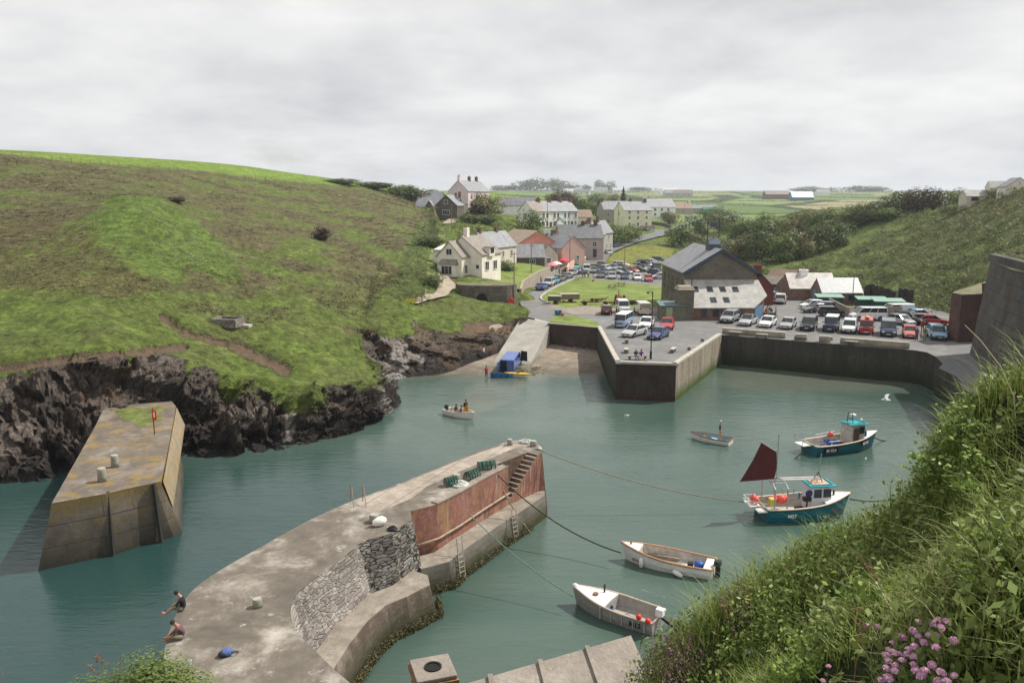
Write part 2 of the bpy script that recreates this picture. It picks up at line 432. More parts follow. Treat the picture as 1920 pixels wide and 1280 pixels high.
def proj(V):
 V=np.asarray(V,np.float64);dx=V[:,0];dy=V[:,1];dz=V[:,2]-HC
 f=dy*math.cos(TH)-dz*math.sin(TH);up=dy*math.sin(TH)+dz*math.cos(TH)
 f=np.maximum(f,.01);return 960+dx/f*FP,640-up/f*FP
def catmull(P,n):
 P=np.asarray(P,float);out=[]
 Q=np.vstack([2*P[0]-P[1],P,2*P[-1]-P[-2]]);ns=n if isinstance(n,(list,tuple))else[n]*(len(P)-1)
 for i in range(len(P)-1):
  p0,p1,p2,p3=Q[i:i+4]
  l=np.linalg.norm(p2-p1);m1=(p2-p0)*.5;m2=(p3-p1)*.5
  for m in(m1,m2):
   lm=np.linalg.norm(m)
   if lm>1.2*l:m*=1.2*l/lm
  for t in np.arange(ns[i])/ns[i]:
   out.append((2*t**3-3*t**2+1)*p1+(t**3-2*t**2+t)*m1+(-2*t**3+3*t**2)*p2+(t**3-t**2)*m2)
 out.append(P[-1]);return np.array(out)
def loft(cols,nrow,ncol):
 C=np.array([[tuple(p)for p in c]for c in cols],float)
 A=np.array([catmull(c,nrow)for c in C])
 B=np.array([catmull(A[:,j],ncol)for j in range(A.shape[1])])
 return B
def grid_faces(nr,nc):
 i,j=np.meshgrid(np.arange(nr-1),np.arange(nc-1),indexing='ij');a=(i*nc+j).ravel()
 return np.stack([a,a+1,a+nc+1,a+nc],1)
def normals(B):
 du=np.gradient(B,axis=1);dv=np.gradient(B,axis=0);n=np.cross(du,dv);n/=np.linalg.norm(n,axis=2,keepdims=True)+1e-9
 return n
G_LUSH=np.array((.115,.158,.033));G_MID=np.array((.11,.132,.041));G_DARK=np.array((.05,.082,.02));G_BROWN=np.array((.118,.105,.052));G_FIELD=np.array((.17,.25,.045));G_DRY=np.array((.20,.19,.07))
NR_A=[3,34,22,22,22,26,14,8]
def colA(wl,ct,r3,r4,r5,r6,r7,z0=0.0):
 w=W(wl[0],wl[1],z0);o=Vector((w.x,w.y,0)).normalized()
 pts=[w+Vector((0,-1.2,-2.5)),w]+[PY(*p)for p in(ct,r3,r4,r5,r6,r7)]
 last=pts[-1];pts.append(Vector((last.x*1.35,last.y*1.35,last.z-6)));return pts
colsA=[colA((-900,930),(-900,700,66),(-900,590,80),(-900,480,100),(-900,380,130),(-900,275,180),(-900,262,215)),colA((-420,915),(-420,700,65),(-420,600,78),(-420,485,98),(-420,385,130),(-420,280,178),(-420,270,210)),colA((-150,908),(-150,702,65),(-150,605,77),(-150,488,98),(-150,388,130),(-150,287,180),(-150,279,212)),colA((0,902),(0,690,66.5),(0,600,78),(0,490,98),(0,390,130),(0,293,182),(0,285,215)),colA((110,900),(110,668,68.5),(110,590,79),(110,485,99),(110,388,132),(110,302,192),(110,289,228)),colA((200,888),(205,655,71),(200,580,82),(200,480,102),(200,388,135),(200,310,203),(200,294,240)),colA((335,862),(345,672,74.5),(345,620,83),(345,555,92.5),(345,468,114),(350,321,218),(350,303,262)),colA((450,851),(450,705,75.5),(450,648,84),(450,570,97),(450,468,121),(455,331,238),(455,312,282)),colA((560,836),(560,722,76.5),(555,650,87),(550,570,101),(550,465,130),(560,343,255),(560,327,300)),colA((650,812),(640,722,79.5),(632,642,92),(640,560,108),(650,468,140),(665,349,285),(665,341,315)),colA((715,785),(688,712,82.5),(668,650,93),(690,560,115),(710,465,150),(740,356,315),(740,351,345)),colA((753,750),(702,694,87),(678,632,97.5),(705,550,118),(730,465,155),(765,360,322),(765,354,350)),colA((722,711),(655,612,101),(690,592,106),(730,540,122),(765,468,158),(790,366,326),(790,360,352),.25),colA((770,700),(708,617,103),(735,588,108.5),(765,543,123),(795,475,155),(808,376,300),(808,370,330),.4),colA((835,690),(800,627,106),(803,592,113),(806,556,124),(818,492,150),(822,410,225),(822,400,250),.6),colA((882,670),(880,620,110.5),(868,592,117),(852,566,126),(838,548,133),(880,520,150),(880,515,165),1.0),colA((932,640),(925,604,119.5),(912,590,124),(895,574,129.5),(885,566,135),(890,562,150),(890,562,165),2.2),colA((968,614),(962,599,122.5),(955,588,126),(945,580,129.5),(940,582,135),(940,582,150),(940,582,165),3.1),colA((1000,600),(1000,594,123),(993,588,125.5),(985,584,128),(975,586,134),(975,586,150),(975,586,165),3.7),]
for k,c in enumerate(colsA[-5:]):
 for j in((7,8)if k==0 else(6,7,8)):c[j]=Vector((c[j].x,c[j].y,c[j].z-((.6 if k==1 else 4.5)if j==6 else 9)))
NC_A=[8,10,26,26,22,40,34,34,30,24,20,22,22,26,22,22,16,12]
NR_A=[3,44,30,26,26,34,14,6]
B=loft(colsA,NR_A,NC_A);nr,nc=B.shape[:2]
rowp=np.concatenate([i+np.arange(n)/n for i,n in enumerate(NR_A)]+[[8.0]])[:,None]*np.ones((1,nc))
P=B.reshape(-1,3).copy();N=normals(B).reshape(-1,3);N[N[:,2]<-.2]*=-1
rp=rowp.ravel();px_,py_=proj(P)
edge=1.93+.42*fbm(P*.11,3)+.42*fbm(P*.4+40,4)
near=smooth01((px_-180)/150)*smooth01((640-px_)/120)
edge=edge-near*(.16+.95*fbm(P*.3+9,4))-smooth01((px_-380)/60)*smooth01((600-px_)/60)*.18
edge=np.maximum(edge,1.5)
rock=smooth01((edge-rp)*5+.5)
cl=smooth01((2.12-rp)/.45)*smooth01((rp-.9)/.25)
nh=N.copy();nh[:,2]*=.3;nh/=np.linalg.norm(nh,axis=1,keepdims=True)
ca,sa=math.cos(.35),math.sin(.35)
S=np.stack([P[:,0]*ca+P[:,2]*sa,P[:,1],P[:,2]*ca-P[:,0]*sa],1)
d1,e1,v1=cellnoise(S*np.array([.26,.26,.16]));k1=cellnoise.tilt;d2,e2,v2=cellnoise(S*np.array([.75,.75,.30])+5);k2=cellnoise.tilt;d3,e3,v3=cellnoise(S*np.array([2.2,2.2,.7])+50);k3=cellnoise.tilt
disp=1.6*fbm(S*np.array([.10,.10,.05]),3)+.9*v1+1.7*k1+.35*v2+1.1*k2+.12*v3+.4*k3-.25*(e2<.05)
bigrock=smooth01((760-px_)/60)
P+=nh*(disp*cl*(.38+.62*bigrock))[:,None]
P[:,2]+=(.2*v1+.45*k1+.15*k2)*cl*bigrock
gr=smooth01((rp-1.9)/.4)
rel=1.3*fbm(P*.05,4)+.55*fbm(P*.25,4)+.26*fbm(P*.9,3)
fieldw=smooth01((rp-5.98)*6)
damp=1-.9*fieldw
P[:,2]+=rel*gr*damp*smooth01((6.9-rp)/.4)
P[:,2]+=2.6*np.exp(-(((px_-265)/95)**2+((py_-425)/45)**2))*gr
px_,py_=proj(P)
soil=np.zeros(len(P))
for(xa,ya,xb,yb,w_)in((300,588,345,622,7),(345,622,420,640,9),(440,645,535,690,15),(160,664,345,648,8),(0,688,160,664,9),(650,615,700,622,6),(775,605,800,616,6),(880,612,960,612,14)):
 t=np.clip(((px_-xa)*(xb-xa)+(py_-ya)*(yb-ya))/((xb-xa)**2+(yb-ya)**2),0,1)
 dd=np.hypot(px_-xa-t*(xb-xa),py_-ya-t*(yb-ya))+5*fbm(P*.9,2)
 s_=smooth01(1.4-dd/w_);soil=np.maximum(soil,s_)
rock=np.maximum(rock,np.where(soil>.35,soil,0));P[:,2]-=soil*.45
soil=np.maximum(soil,smooth01((px_-560)/200)*smooth01((px_-700)/40)*.4*smooth01((fbm(P*.25+3,3)+.05)*4))
pale=smooth01((fbm(P*np.array([.5,.5,.12])+77,3)-.12)*8)*smooth01((px_-700)/30)*smooth01((850-px_)/30)*.75
pale=np.maximum(pale,smooth01(1.5-np.hypot((px_-546+(py_-780)*.15)/10,(py_-780)/45))*.9)
t1=fbm(P*.035+3,4)*.5+.5;t2=fbm(P*.16+8,4)*.5+.5;t3=fbm(P*.8+2,3)*.5+.5
def L3(a,b,t):return a+(b-a)*t[:,None]
col=L3(G_MID*np.ones((len(P),1)),G_LUSH*np.ones((len(P),1)),smooth01(t1*2-.4))
up=1.25*smooth01((rp-3.4)/1.2)*(1-fieldw)
col=L3(col,G_BROWN*np.ones((len(P),1)),smooth01((t2-.50+.10*up)*6)*(.28+.62*up))
jx=px_+34*fbm(P*.12+60,4);jy=py_+22*fbm(P*.12+90,4)
heath=in_poly(jx,jy,[(-400,420),(60,402),(150,425),(260,520),(290,560),(200,570),(120,545),(-400,540)])
col=np.where((heath&(t3+.6*t2>.58))[:,None],L3(col,np.array((.112,.088,.044))*np.ones((len(P),1)),.45+.4*t3),col)
brack=in_poly(jx,jy,[(150,410),(220,375),(300,372),(380,430),(470,520),(420,530),(340,500),(300,520),(250,490)])
col=np.where((brack&(t3>.3))[:,None],np.array((.105,.155,.032))*(.6+.8*t3)[:,None],col)
shoul=in_poly(px_+16*fbm(P*.3+60,3),py_+16*fbm(P*.3+90,3),[(735,560),(750,500),(775,430),(830,400),(838,470),(825,545),(790,570)])
col=np.where(shoul[:,None],np.array((.085,.115,.034))*(.8+.6*t3)[:,None],col)
col=L3(col,G_FIELD*np.ones((len(P),1))*(.85+.3*t2[:,None]),fieldw*smooth01((735-px_)/60))
trk=in_poly(px_,py_,[(795,560),(803,488),(815,450),(835,415),(850,410),(832,450),(816,490),(815,555)])
col=np.where(trk[:,None],np.array((.19,.235,.07))*(.8+.4*t3)[:,None],col)
FA=grid_faces(nr,nc)
headland=np_mesh('headland',P,FA,M_TERR,smooth=False,attrs={'col':col,'rock':rock,'soil':soil,'pale':pale})
tag(headland,kind='structure');headland.data.polygons.foreach_set('use_smooth',(rock[FA].mean(1)<.45))
add_bvh('A',P,FA)
PA,rockA,rpA,pxA,pyA=P,rock,rp,px_,py_
FLATZ=4.0
ctrl=[(px,Y,4.0)for px in(990,1050,1150,1250,1400,1550,1700,1850,2100)for Y in(126,150,175,195)]+[(1100,212,4.9),(1200,215,4.5),(1240,225,4.7),(1150,235,6.0),(1150,250,7.0),(1200,280,8.2),(1250,330,9.2),(1250,250,5.6),(1300,250,5.2),(1300,330,8),(1120,225,5.7),(1050,190,5.0),(1030,182,4.5),(990,185,6),(960,165,6),(940,150,6.3),(900,134,7.2),(870,141,7.8),(845,150,8.4),(830,160,9),(930,134,7.0),(850,128,6.5),(1000,240,11.5),(1030,262,12.5),(1075,282,12.5),(1040,230,9.5),(960,230,11),(900,215,11.5),(860,200,11.5),(850,240,15),(845,257,15.5),(880,285,18),(920,290,17),(960,300,16.5),(900,350,21),(880,420,26.3),(940,420,24.8),(1000,420,22),(1050,330,14),(1120,320,11.5),(1150,350,11),(1190,363,9.5),(1240,460,11.5),(1300,450,9.5),(1400,450,9),(1280,380,8.8),(1100,430,15),(1100,500,19),(1200,550,16),(1300,600,12),(1400,600,11),(800,300,18),(700,300,12),(600,300,8),(400,250,3),(0,200,0),(-400,200,0),(700,150,2),(790,150,4),(780,200,8),(700,420,18),(400,420,16),(0,420,16),(-400,400,10),(900,900,24),(1100,900,24),(1300,900,18),(1500,900,17),(1900,900,25),(500,900,26),(0,900,20),(900,1500,36),(1100,1500,33),(1300,1500,31),(1500,1500,30),(1900,1500,30),(0,1500,30),(900,2600,49),(1100,2600,50),(1300,2600,50),(1500,2600,49),(1700,2600,50),(2200,2600,50),(0,2600,46),(900,5000,46),(1500,5000,46),(2200,5000,46),(0,5000,40),(1450,200,2.5),(1600,200,1),(1700,200,1),(1900,200,1),(1500,330,10),(1600,330,15),(1800,330,17),(2000,330,18),(2300,250,8)]
ctrl=np.array(ctrl,float)
def feat(px,Y):return np.stack([np.asarray(px)/420.0,np.log(np.asarray(Y))*1.5],-1)
Fc=feat(ctrl[:,0],ctrl[:,1]);D=np.linalg.norm(Fc[:,None]-Fc[None],axis=2)
Kc=np.linalg.solve(-D+np.eye(len(D))*-.012+0,ctrl[:,2]-4.0)
pxs=np.concatenate([np.arange(-900,700,14),np.arange(700,1560,4),np.arange(1560,2800,14)]).astype(float)
Ys=np.exp(np.concatenate([np.linspace(math.log(126),math.log(600),190),np.linspace(math.log(606),math.log(6000),150)]))
gx,gy=np.meshgrid(pxs,Ys);ff=feat(gx.ravel(),gy.ravel());z=np.empty(len(ff))
for i in range(0,len(ff),20000):z[i:i+20000]=-np.linalg.norm(ff[i:i+20000,None]-Fc[None],axis=2)@Kc+4.0
PXR,YR=gx.ravel(),gy.ravel();X=(PXR-960)/FP*YR/1.01
flat=smooth01((PXR-985)/25)*smooth01((200-YR)/14)
P=np.stack([X,YR,z],1)
rough_=smooth01((YR-210)/60)
P[:,2]+=(1-flat)*((.25+.6*rough_)*fbm(P*np.array([.04,.04,0]),3)+smooth01((YR-900)/900)*2.0*fbm(P*np.array([.003,.003,0]),3))
P[:,2]=np.where(flat>0,P[:,2]*(1-flat)+(3.96)*flat,P[:,2])
P[:,2]=np.where(in_poly(P[:,0],P[:,1],[(-9.6,120),(4,120),(4,140),(.5,140),(-.5,133.6),(-9.6,133.2)]),np.minimum(P[:,2],3.6),P[:,2])
t1=fbm(P*.02+5,3)*.5+.5;t3=fbm(P*.5+2,3)*.5+.5
col=L3(G_MID*np.ones((len(P),1)),G_LUSH*np.ones((len(P),1)),smooth01(t1*2-.3))
cd,ce,cv=cellnoise(np.stack([P[:,0]/190,P[:,1]/330,np.zeros(len(P))],1))
pal=np.array([(.15,.23,.06),(.11,.17,.05),(.22,.24,.10),(.30,.27,.15),(.13,.20,.05),(.18,.25,.08)])
fc=pal[(np.abs(cv)*5.99).astype(int)]
far=smooth01((YR-400)/60)
col=L3(col,fc,far);col=np.where(((ce<.07)&(YR>420))[:,None],np.array((.035,.055,.02)),col)
gl=in_poly(PXR,YR,[(1125,215),(1140,250),(1230,262),(1300,250),(1290,205),(1120,200)])
col=np.where(gl[:,None],np.array((.20,.21,.05))*(.8+.4*t3)[:,None],col)
fld=in_poly(PXR,YR,[(860,355),(1020,355),(1050,460),(860,470)])
col=np.where(fld[:,None],G_FIELD*.95,col)
FG=grid_faces(len(Ys),len(pxs))
ground=np_mesh('ground',P,FG,M_TERR,smooth=True,attrs={'col':col,'rock':np.zeros(len(P)),'soil':np.zeros(len(P)),'pale':np.zeros(len(P))})
tag(ground,kind='structure');add_bvh('G',P,FG)
def colD(*rows):
 pts=[PY(*r_)for r_ in rows];a=pts[0];l=pts[-1]
 return[a+Vector((-a.x*.02,-3,-2.0))]+pts+[Vector((l.x*1.25,l.y*1.25,l.z-1.0)),Vector((l.x*1.9,l.y*1.9,l.z-5))]
colsD=[colD((1318,487,215),(1322,462,245),(1326,448,280),(1330,438,330)),colD((1400,500,200),(1400,473,228),(1400,449,268),(1400,428,320)),colD((1480,530,172),(1480,492,200),(1480,452,245),(1480,412,310)),colD((1560,545,160),(1560,500,187),(1560,448,228),(1560,398,285)),colD((1640,562,149),(1640,505,172),(1640,445,208),(1640,392,255)),colD((1710,590,131),(1710,520,152),(1712,448,188),(1715,388,238)),colD((1785,602,122),(1785,532,138),(1785,452,168),(1788,383,216)),colD((1850,620,112),(1850,535,126),(1850,450,152),(1850,374,196)),colD((1920,640,102),(1920,540,116),(1920,440,142),(1920,357,178)),colD((2080,670,88),(2080,550,104),(2080,420,125),(2080,325,150)),colD((2400,700,78),(2400,560,92),(2400,420,108),(2400,300,130))]
B=loft(colsD,[4,34,34,34,10,6],[18,22,22,22,22,22,20,20,20,14]);nr,nc=B.shape[:2];P=B.reshape(-1,3).copy()
px_,py_=proj(P);t1=fbm(P*.04+21,4)*.5+.5;t2=fbm(P*.15+31,4)*.5+.5;t3=fbm(P*.8+2,3)*.5+.5
scr=smooth01((t2-.48+.16*smooth01((px_-1560)/200))*7)
lane=in_poly(px_,py_,[(1530,500),(1640,440),(1700,405),(1790,396),(1800,385),(1690,396),(1600,425),(1500,470),(1430,515)])
scr=np.where(lane,scr*.15,scr)
P[:,2]+=1.0*fbm(P*.05,3)+.5*fbm(P*.3,3)*scr+scr*.7+.2*fbm(P*1.3,2)
col=L3(np.array((.125,.17,.045))*np.ones((len(P),1)),np.array((.095,.115,.038))*np.ones((len(P),1)),scr)
col=L3(col,np.array((.10,.085,.04))*np.ones((len(P),1)),smooth01((t1-.6)*8)*.5)
FD=grid_faces(nr,nc)
hillside=np_mesh('hillside',P,FD,M_TERR,smooth=True,attrs={'col':col,'rock':np.zeros(len(P)),'soil':np.zeros(len(P)),'pale':np.zeros(len(P))})
tag(hillside,kind='structure');add_bvh('D',P,FD)
PD,scrD,pxD,pyD=P,scr,px_,py_
xs=np.concatenate([[-900,-500,-250],np.arange(-140,84,.9),[120,300,900]]);ys=np.concatenate([[-500,-150,-40],np.arange(6,128,.9)])
gx,gy=np.meshgrid(xs,ys);P=np.stack([gx.ravel(),gy.ravel(),np.zeros(gx.size)],1);px_,py_=proj(P)
wn=fbm(P*.12,3)
sh=smooth01((P[:,1]-92+3*wn)/7)*smooth01((px_-700)/60)*smooth01((1180-px_)/60)*.8
slp=in_poly(px_,py_,[(905,700),(985,700),(978,745),(900,775),(850,795),(845,770),(880,725)])*.38
rgt=smooth01((P[:,1]-86+5*wn)/9)*smooth01((px_-1330)/60)*.5
frt=smooth01((P[:,0]+12)/8)*smooth01((38-P[:,1]+4*wn)/12)*.38
sh=np.clip(np.maximum.reduce([sh,slp,rgt,frt]),0,1)*(P[:,1]>0)
dp=smooth01((-P[:,0]+2+4*wn)/16)*smooth01((80-P[:,1])/30)
water=np_mesh('water',P,grid_faces(len(ys),len(xs)),M_WATER,smooth=True,attrs={'shallow':sh,'deep':dp});tag(water,kind='structure')
sb=MB();sb.add([(-900,-500,-6),(900,-500,-6),(900,128,-6),(-900,128,-6)],[(0,1,2,3)]);tag(sb.build('seabed',plain('seabed_sand',(.12,.11,.08))),kind='structure')
M_SAND=concrete('beach_sand',(.26,.21,.16),(.17,.14,.11),(.36,.31,.25),.5,rough=.85,low=(.05,.55,(.13,.11,.085)))
gx,gy=np.meshgrid(np.arange(-26,16.5,.4),np.arange(88,127,.4));P=np.stack([gx.ravel(),gy.ravel(),np.zeros(gx.size)],1)
base=(P[:,1]-97.6)*.06;base=np.where(P[:,1]<97.6,(P[:,1]-97.6)*.10,base)
lft=smooth01((-P[:,0]-0)/14)*smooth01((P[:,1]-99)/22);base=base+lft*1.6+smooth01((P[:,1]-108)/12)*smooth01((3-P[:,0])/4)*1.4
P[:,2]=base+.10*fbm(P*.5,3)
beach=np_mesh('beach',P,grid_faces(gx.shape[0],gx.shape[1]),M_SAND,smooth=True);tag(beach,kind='structure');add_bvh('Bch',P,grid_faces(gx.shape[0],gx.shape[1]))
M_SLIP=concrete('slip_concrete',(.34,.32,.28),(.25,.24,.21),(.44,.42,.38),.5,low=(.0,.9,(.12,.13,.06)))
sa_,sb_,sc_,sd_=W(893,722,-.8),W(972,722,-.8),W(1033,605,3.98),W(977,595,3.98)
sl=MB();rows=[]
for i in range(13):
 t=i/12;a=sa_.lerp(sd_,t);b=sb_.lerp(sc_,t);a.z=b.z=-1.1+5.08*t**1.05
 rows.append([(a.x,a.y,a.z-3),(a.x,a.y,a.z),(b.x,b.y,b.z),(b.x,b.y,b.z-3)])
sl.grid([r_[::1]for r_ in rows]);slip=sl.build('slipway',M_SLIP);tag(slip,kind='structure')
add_bvh('S',[v for r_ in rows for v in r_],grid_faces(13,4))
M_ASPH=concrete('asphalt',(.175,.172,.168),(.135,.132,.13),(.235,.23,.225),.35,bump=.25)
M_ROAD=concrete('road_tarmac',(.155,.155,.157),(.125,.125,.127),(.19,.19,.19),.3,bump=.2,spots=False)
M_LAWN=plain('mown_grass',(.155,.205,.038),.9,.38,.35,.5)
M_GRAV=concrete('gravel',(.25,.215,.175),(.17,.15,.12),(.34,.30,.25),.8)
M_KERB=concrete('kerb_stone',(.42,.39,.33),(.30,.28,.24),(.52,.49,.43),1.2)
def pz(l,z=4.0):return[W(a,b,z)for a,b in l]
car_park=MB().sheet([p[:2]for p in pz([(1003,594),(985,585),(975,568),(985,549),(1010,537),(1040,523),(1066,512),(1090,501),(1110,493),(1128,497),(1160,498),(1190,494),(1225,489),(1300,489),(1440,515),(1466,540),(1530,571),(1600,575)])]+[(58,131),(75,130),(75,125),(3.2,125)],4.012).build('car_park',M_ASPH);tag(car_park,kind='structure')
lawn=MB().sheet([p[:2]for p in pz([(1017,556),(1030,546),(1060,531),(1085,521),(1100,518),(1112,526),(1140,526),(1180,531),(1245,537),(1245,575),(1180,580),(1140,577),(1100,573),(1062,577),(1035,570),(1021,563)])],4.05).build('lawn',M_LAWN);tag(lawn,kind='structure')
grav=MB().sheet([p[:2]for p in pz([(1019,564),(1035,569),(1062,575),(1100,572),(1140,576),(1240,578),(1240,586),(1140,590),(1075,590),(1040,580),(1026,573)])],4.03).build('gravel_patch',M_GRAV);tag(grav,kind='structure')
def ribbon(name,pts,w,mat,off=.07,sub=10,keys=('G',),edge=None):
 C=catmull([tuple(p)for p in pts],sub);mb=MB();rows=[]
 for i,c in enumerate(C):
  d=C[min(i+1,len(C)-1)]-C[max(i-1,0)];d[2]=0;d/=np.linalg.norm(d)+1e-9;n=np.array([-d[1],d[0],0])
  ww=w if not isinstance(w,(list,tuple))else np.interp(i/(len(C)-1),np.linspace(0,1,len(w)),w)
  row=[]
  for k in(1,.5,0,-.5,-1):
   q=c+n*ww/2*k;row.append((q[0],q[1],max(drop(q[0],q[1],keys),-9)))
  m=max(p[2]for p in row);m2=sum(p[2]for p in row)/5
  rows.append([(p[0],p[1],max(p[2],m2)+off)for p in row])
 mb.grid(rows);o=mb.build(name,mat,smooth=True);tag(o,kind='structure');return o
road_pts=[hit(1104,497,('G',)),hit(1118,484,('G',)),hit(1133,472,('G',)),hit(1160,461,('G',)),hit(1195,450,('G',)),hit(1228,442,('G',)),hit(1245,436,('G',)),hit(1232,431,('G',))]
ribbon('village_road',road_pts,[7.5,6.5,6,6,6,6,7,7],M_ROAD,.12)
ribbon('village_road',[hit(1240,434,('G',)),hit(1262,430,('G',)),hit(1290,420,('G',)),hit(1315,410,('G',))],5,M_ROAD,.12)
M_PATH=concrete('dirt_path',(.33,.28,.21),(.24,.2,.15),(.42,.37,.29),.8)
ribbon('footpath',[hit(776,570,('A',)),hit(800,562,('A',)),hit(828,553,('A','G')),hit(843,540,('A','G')),hit(836,528,('A','G')),hit(828,516,('G','A'))],[1.2,1.8,2.2,2.2,2,1.6],M_PATH,.1,keys=('A','G'))
ribbon('lane',[hit(868,397,('G',)),hit(858,404,('G',)),hit(850,412,('G',)),hit(841,420,('G',))],3.5,M_PATH,.15)
kerb=MB();kp=[W(a,b,4.05)for a,b in((1035,571),(1021,565),(1014,560),(1018,553),(1030,545),(1060,530),(1085,520),(1100,516))]
kc=catmull([tuple(p)for p in kp],6)
for i in range(len(kc)-1):kerb.beam(kc[i]+np.array((0,0,.06)),kc[i+1]+np.array((0,0,.06)),.3,.2)
tag(kerb.build('kerb',M_KERB),'pale stone kerb curving round the left tip of the village green','kerb')
SUN_EL,SUN_AZ=50.0,68.0
sd=Vector((math.sin(R(SUN_AZ))*math.cos(R(SUN_EL)),math.cos(R(SUN_AZ))*math.cos(R(SUN_EL)),math.sin(R(SUN_EL))))
sun_d=bpy.data.lights.new('sun','SUN');sun_d.energy=4.9;sun_d.angle=R(.8);sun_d.color=(1,.955,.88)
sun=bpy.data.objects.new('sun',sun_d);COL.objects.link(sun);sun.rotation_euler=(-sd).to_track_quat('-Z','Y').to_euler()
wd=bpy.data.worlds.new('World');scene.world=wd;wd.use_nodes=True;nt=wd.node_tree;nd=nt.nodes;bg=nd['Background']
sky=nd.new('ShaderNodeTexSky');sky.sky_type='NISHITA';sky.sun_disc=False;sky.sun_elevation=R(SUN_EL);sky.sun_rotation=R(SUN_AZ);sky.air_density=1.2;sky.dust_density=2
tc=nd.new('ShaderNodeTexCoord');sp=nd.new('ShaderNodeSeparateXYZ');nt.links.new(tc.outputs['Generated'],sp.inputs[0])
def wm(op,a,b=0.0,cl=False):
 n=nd.new('ShaderNodeMath');n.operation=op;n.use_clamp=cl
 for i,v in enumerate((a,b)):
  if isinstance(v,bpy.types.NodeSocket):nt.links.new(v,n.inputs[i])
  else:n.inputs[i].default_value=v
 return n.outputs[0]
zc=wm('ADD',wm('MAXIMUM',sp.outputs[2],0.0),.24)
cx=wm('DIVIDE',sp.outputs[0],zc);cy=wm('DIVIDE',sp.outputs[1],zc);cb=nd.new('ShaderNodeCombineXYZ');nt.links.new(cx,cb.inputs[0]);nt.links.new(cy,cb.inputs[1])
def wn_(scale,det,rough,dist=0,loc=(0,0,0),sc=(1,1,1)):
 m=nd.new('ShaderNodeMapping');nt.links.new(cb.outputs[0],m.inputs[0]);m.inputs['Location'].default_value=loc;m.inputs['Scale'].default_value=sc
 n=nd.new('ShaderNodeTexNoise');nt.links.new(m.outputs[0],n.inputs['Vector']);n.inputs['Scale'].default_value=scale;n.inputs['Detail'].default_value=det;n.inputs['Roughness'].default_value=rough;n.inputs['Distortion'].default_value=dist
 return n.outputs['Fac']
c1=wn_(1.25,6,.5,.1,(3.1,1.7,0));c2=wn_(3.4,7,.55,.15,(8,2,0));cc_=wm('ADD',wm('MULTIPLY',c1,.68),wm('MULTIPLY',c2,.32))
def wramp(f,st):
 n=nd.new('ShaderNodeValToRGB');nt.links.new(f,n.inputs[0]);e=n.color_ramp
 while len(e.elements)<len(st):e.elements.new(.5)
 for el,(p,c)in zip(e.elements,st):el.position=p;el.color=(*c,1)
 return n.outputs[0]
CLOUD=wramp(cc_,[(.34,(.56,.567,.59)),(.45,(.68,.685,.70)),(.55,(.78,.78,.78)),(.68,(.89,.89,.88))])
mxn=nd.new('ShaderNodeMix');mxn.data_type='RGBA'
gap=wramp(wn_(.9,6,.6,.4,(1.2,5.5,0)),[(.62,(1,1,1)),(.74,(.45,.45,.45))])
fi=[i for i in mxn.inputs if i.name=='Factor' and i.type=='VALUE'][0];ai=[i for i in mxn.inputs if i.name=='A' and i.type=='RGBA'][0];bi=[i for i in mxn.inputs if i.name=='B' and i.type=='RGBA'][0]
sc10=nd.new('ShaderNodeMix');sc10.data_type='RGBA';sc10.blend_type='MULTIPLY'
f2=[i for i in sc10.inputs if i.name=='Factor' and i.type=='VALUE'][0];a2=[i for i in sc10.inputs if i.name=='A' and i.type=='RGBA'][0];b2=[i for i in sc10.inputs if i.name=='B' and i.type=='RGBA'][0]
f2.default_value=1;nt.links.new(CLOUD,a2);b2.default_value=(9.6,9.6,9.6,1)
o2=[o for o in sc10.outputs if o.type=='RGBA'][0];o1=[o for o in mxn.outputs if o.type=='RGBA'][0]
nt.links.new(gap,fi);nt.links.new(sky.outputs[0],ai);nt.links.new(o2,bi);nt.links.new(o1,bg.inputs[0]);bg.inputs[1].default_value=.1
scene.view_settings.view_transform='Standard';scene.view_settings.look='None';scene.view_settings.exposure=.17;scene.view_settings.gamma=1
def L2(pts,z):return[tuple(W(a,b,z)[:2])for a,b in pts]
def center(poly):return(sum(p[0]for p in poly)/len(poly),sum(p[1]for p in poly)/len(poly))
def offs(poly,d):
 n=len(poly);ar=sum(poly[i][0]*poly[(i+1)%n][1]-poly[(i+1)%n][0]*poly[i][1]for i in range(n));s=1 if ar>0 else-1;out=[]
 for i in range(n):
  a,b,c=Vector(poly[i-1]),Vector(poly[i]),Vector(poly[(i+1)%n]);e1=(b-a).normalized();e2=(c-b).normalized()
  n1=Vector((e1.y,-e1.x))*s;n2=Vector((e2.y,-e2.x))*s;m=(n1+n2);l=m.length
  m=m/l if l>.1 else n1;k=d/max(.45,m.dot(n1));out.append(tuple(b+m*k))
 return out
def smooth_line(pts,n=5):return[tuple(p)for p in catmull([tuple(p)for p in pts],n)]
WEED=(.028,.032,.012)
M_LPTOP=concrete('pier_top_concrete',(.155,.13,.105),(.09,.075,.062),(.30,.27,.235),.45,lich=(.24,.16,.05),bump=1.0)
M_LPWALL=concrete('pier_wall_concrete',(.155,.132,.108),(.085,.073,.062),(.25,.22,.185),.5,lich=(.19,.14,.06),bump=1.0,low=(.1,2.4,(.05,.046,.035)),joints=(7.5,1.3,0,.4),top=(4.3,2.7,(.20,.145,.045)))
M_LPSIDE=stone('pier_side_pebbledash',(.34,.32,.29),(.19,.175,.155),(.12,.11,.10),4,5,.8,low=(.3,1.3,(.06,.055,.04)))
M_LICH=concrete('lichen_coping',(.24,.20,.14),(.17,.155,.13),(.30,.26,.2),.9,lich=(.36,.21,.04))
lp_top=L2([(97,943),(198,925),(250,913),(290,905),(301,902),(315,840),(330,762),(322,752),(196,762),(178,800)],4.0)
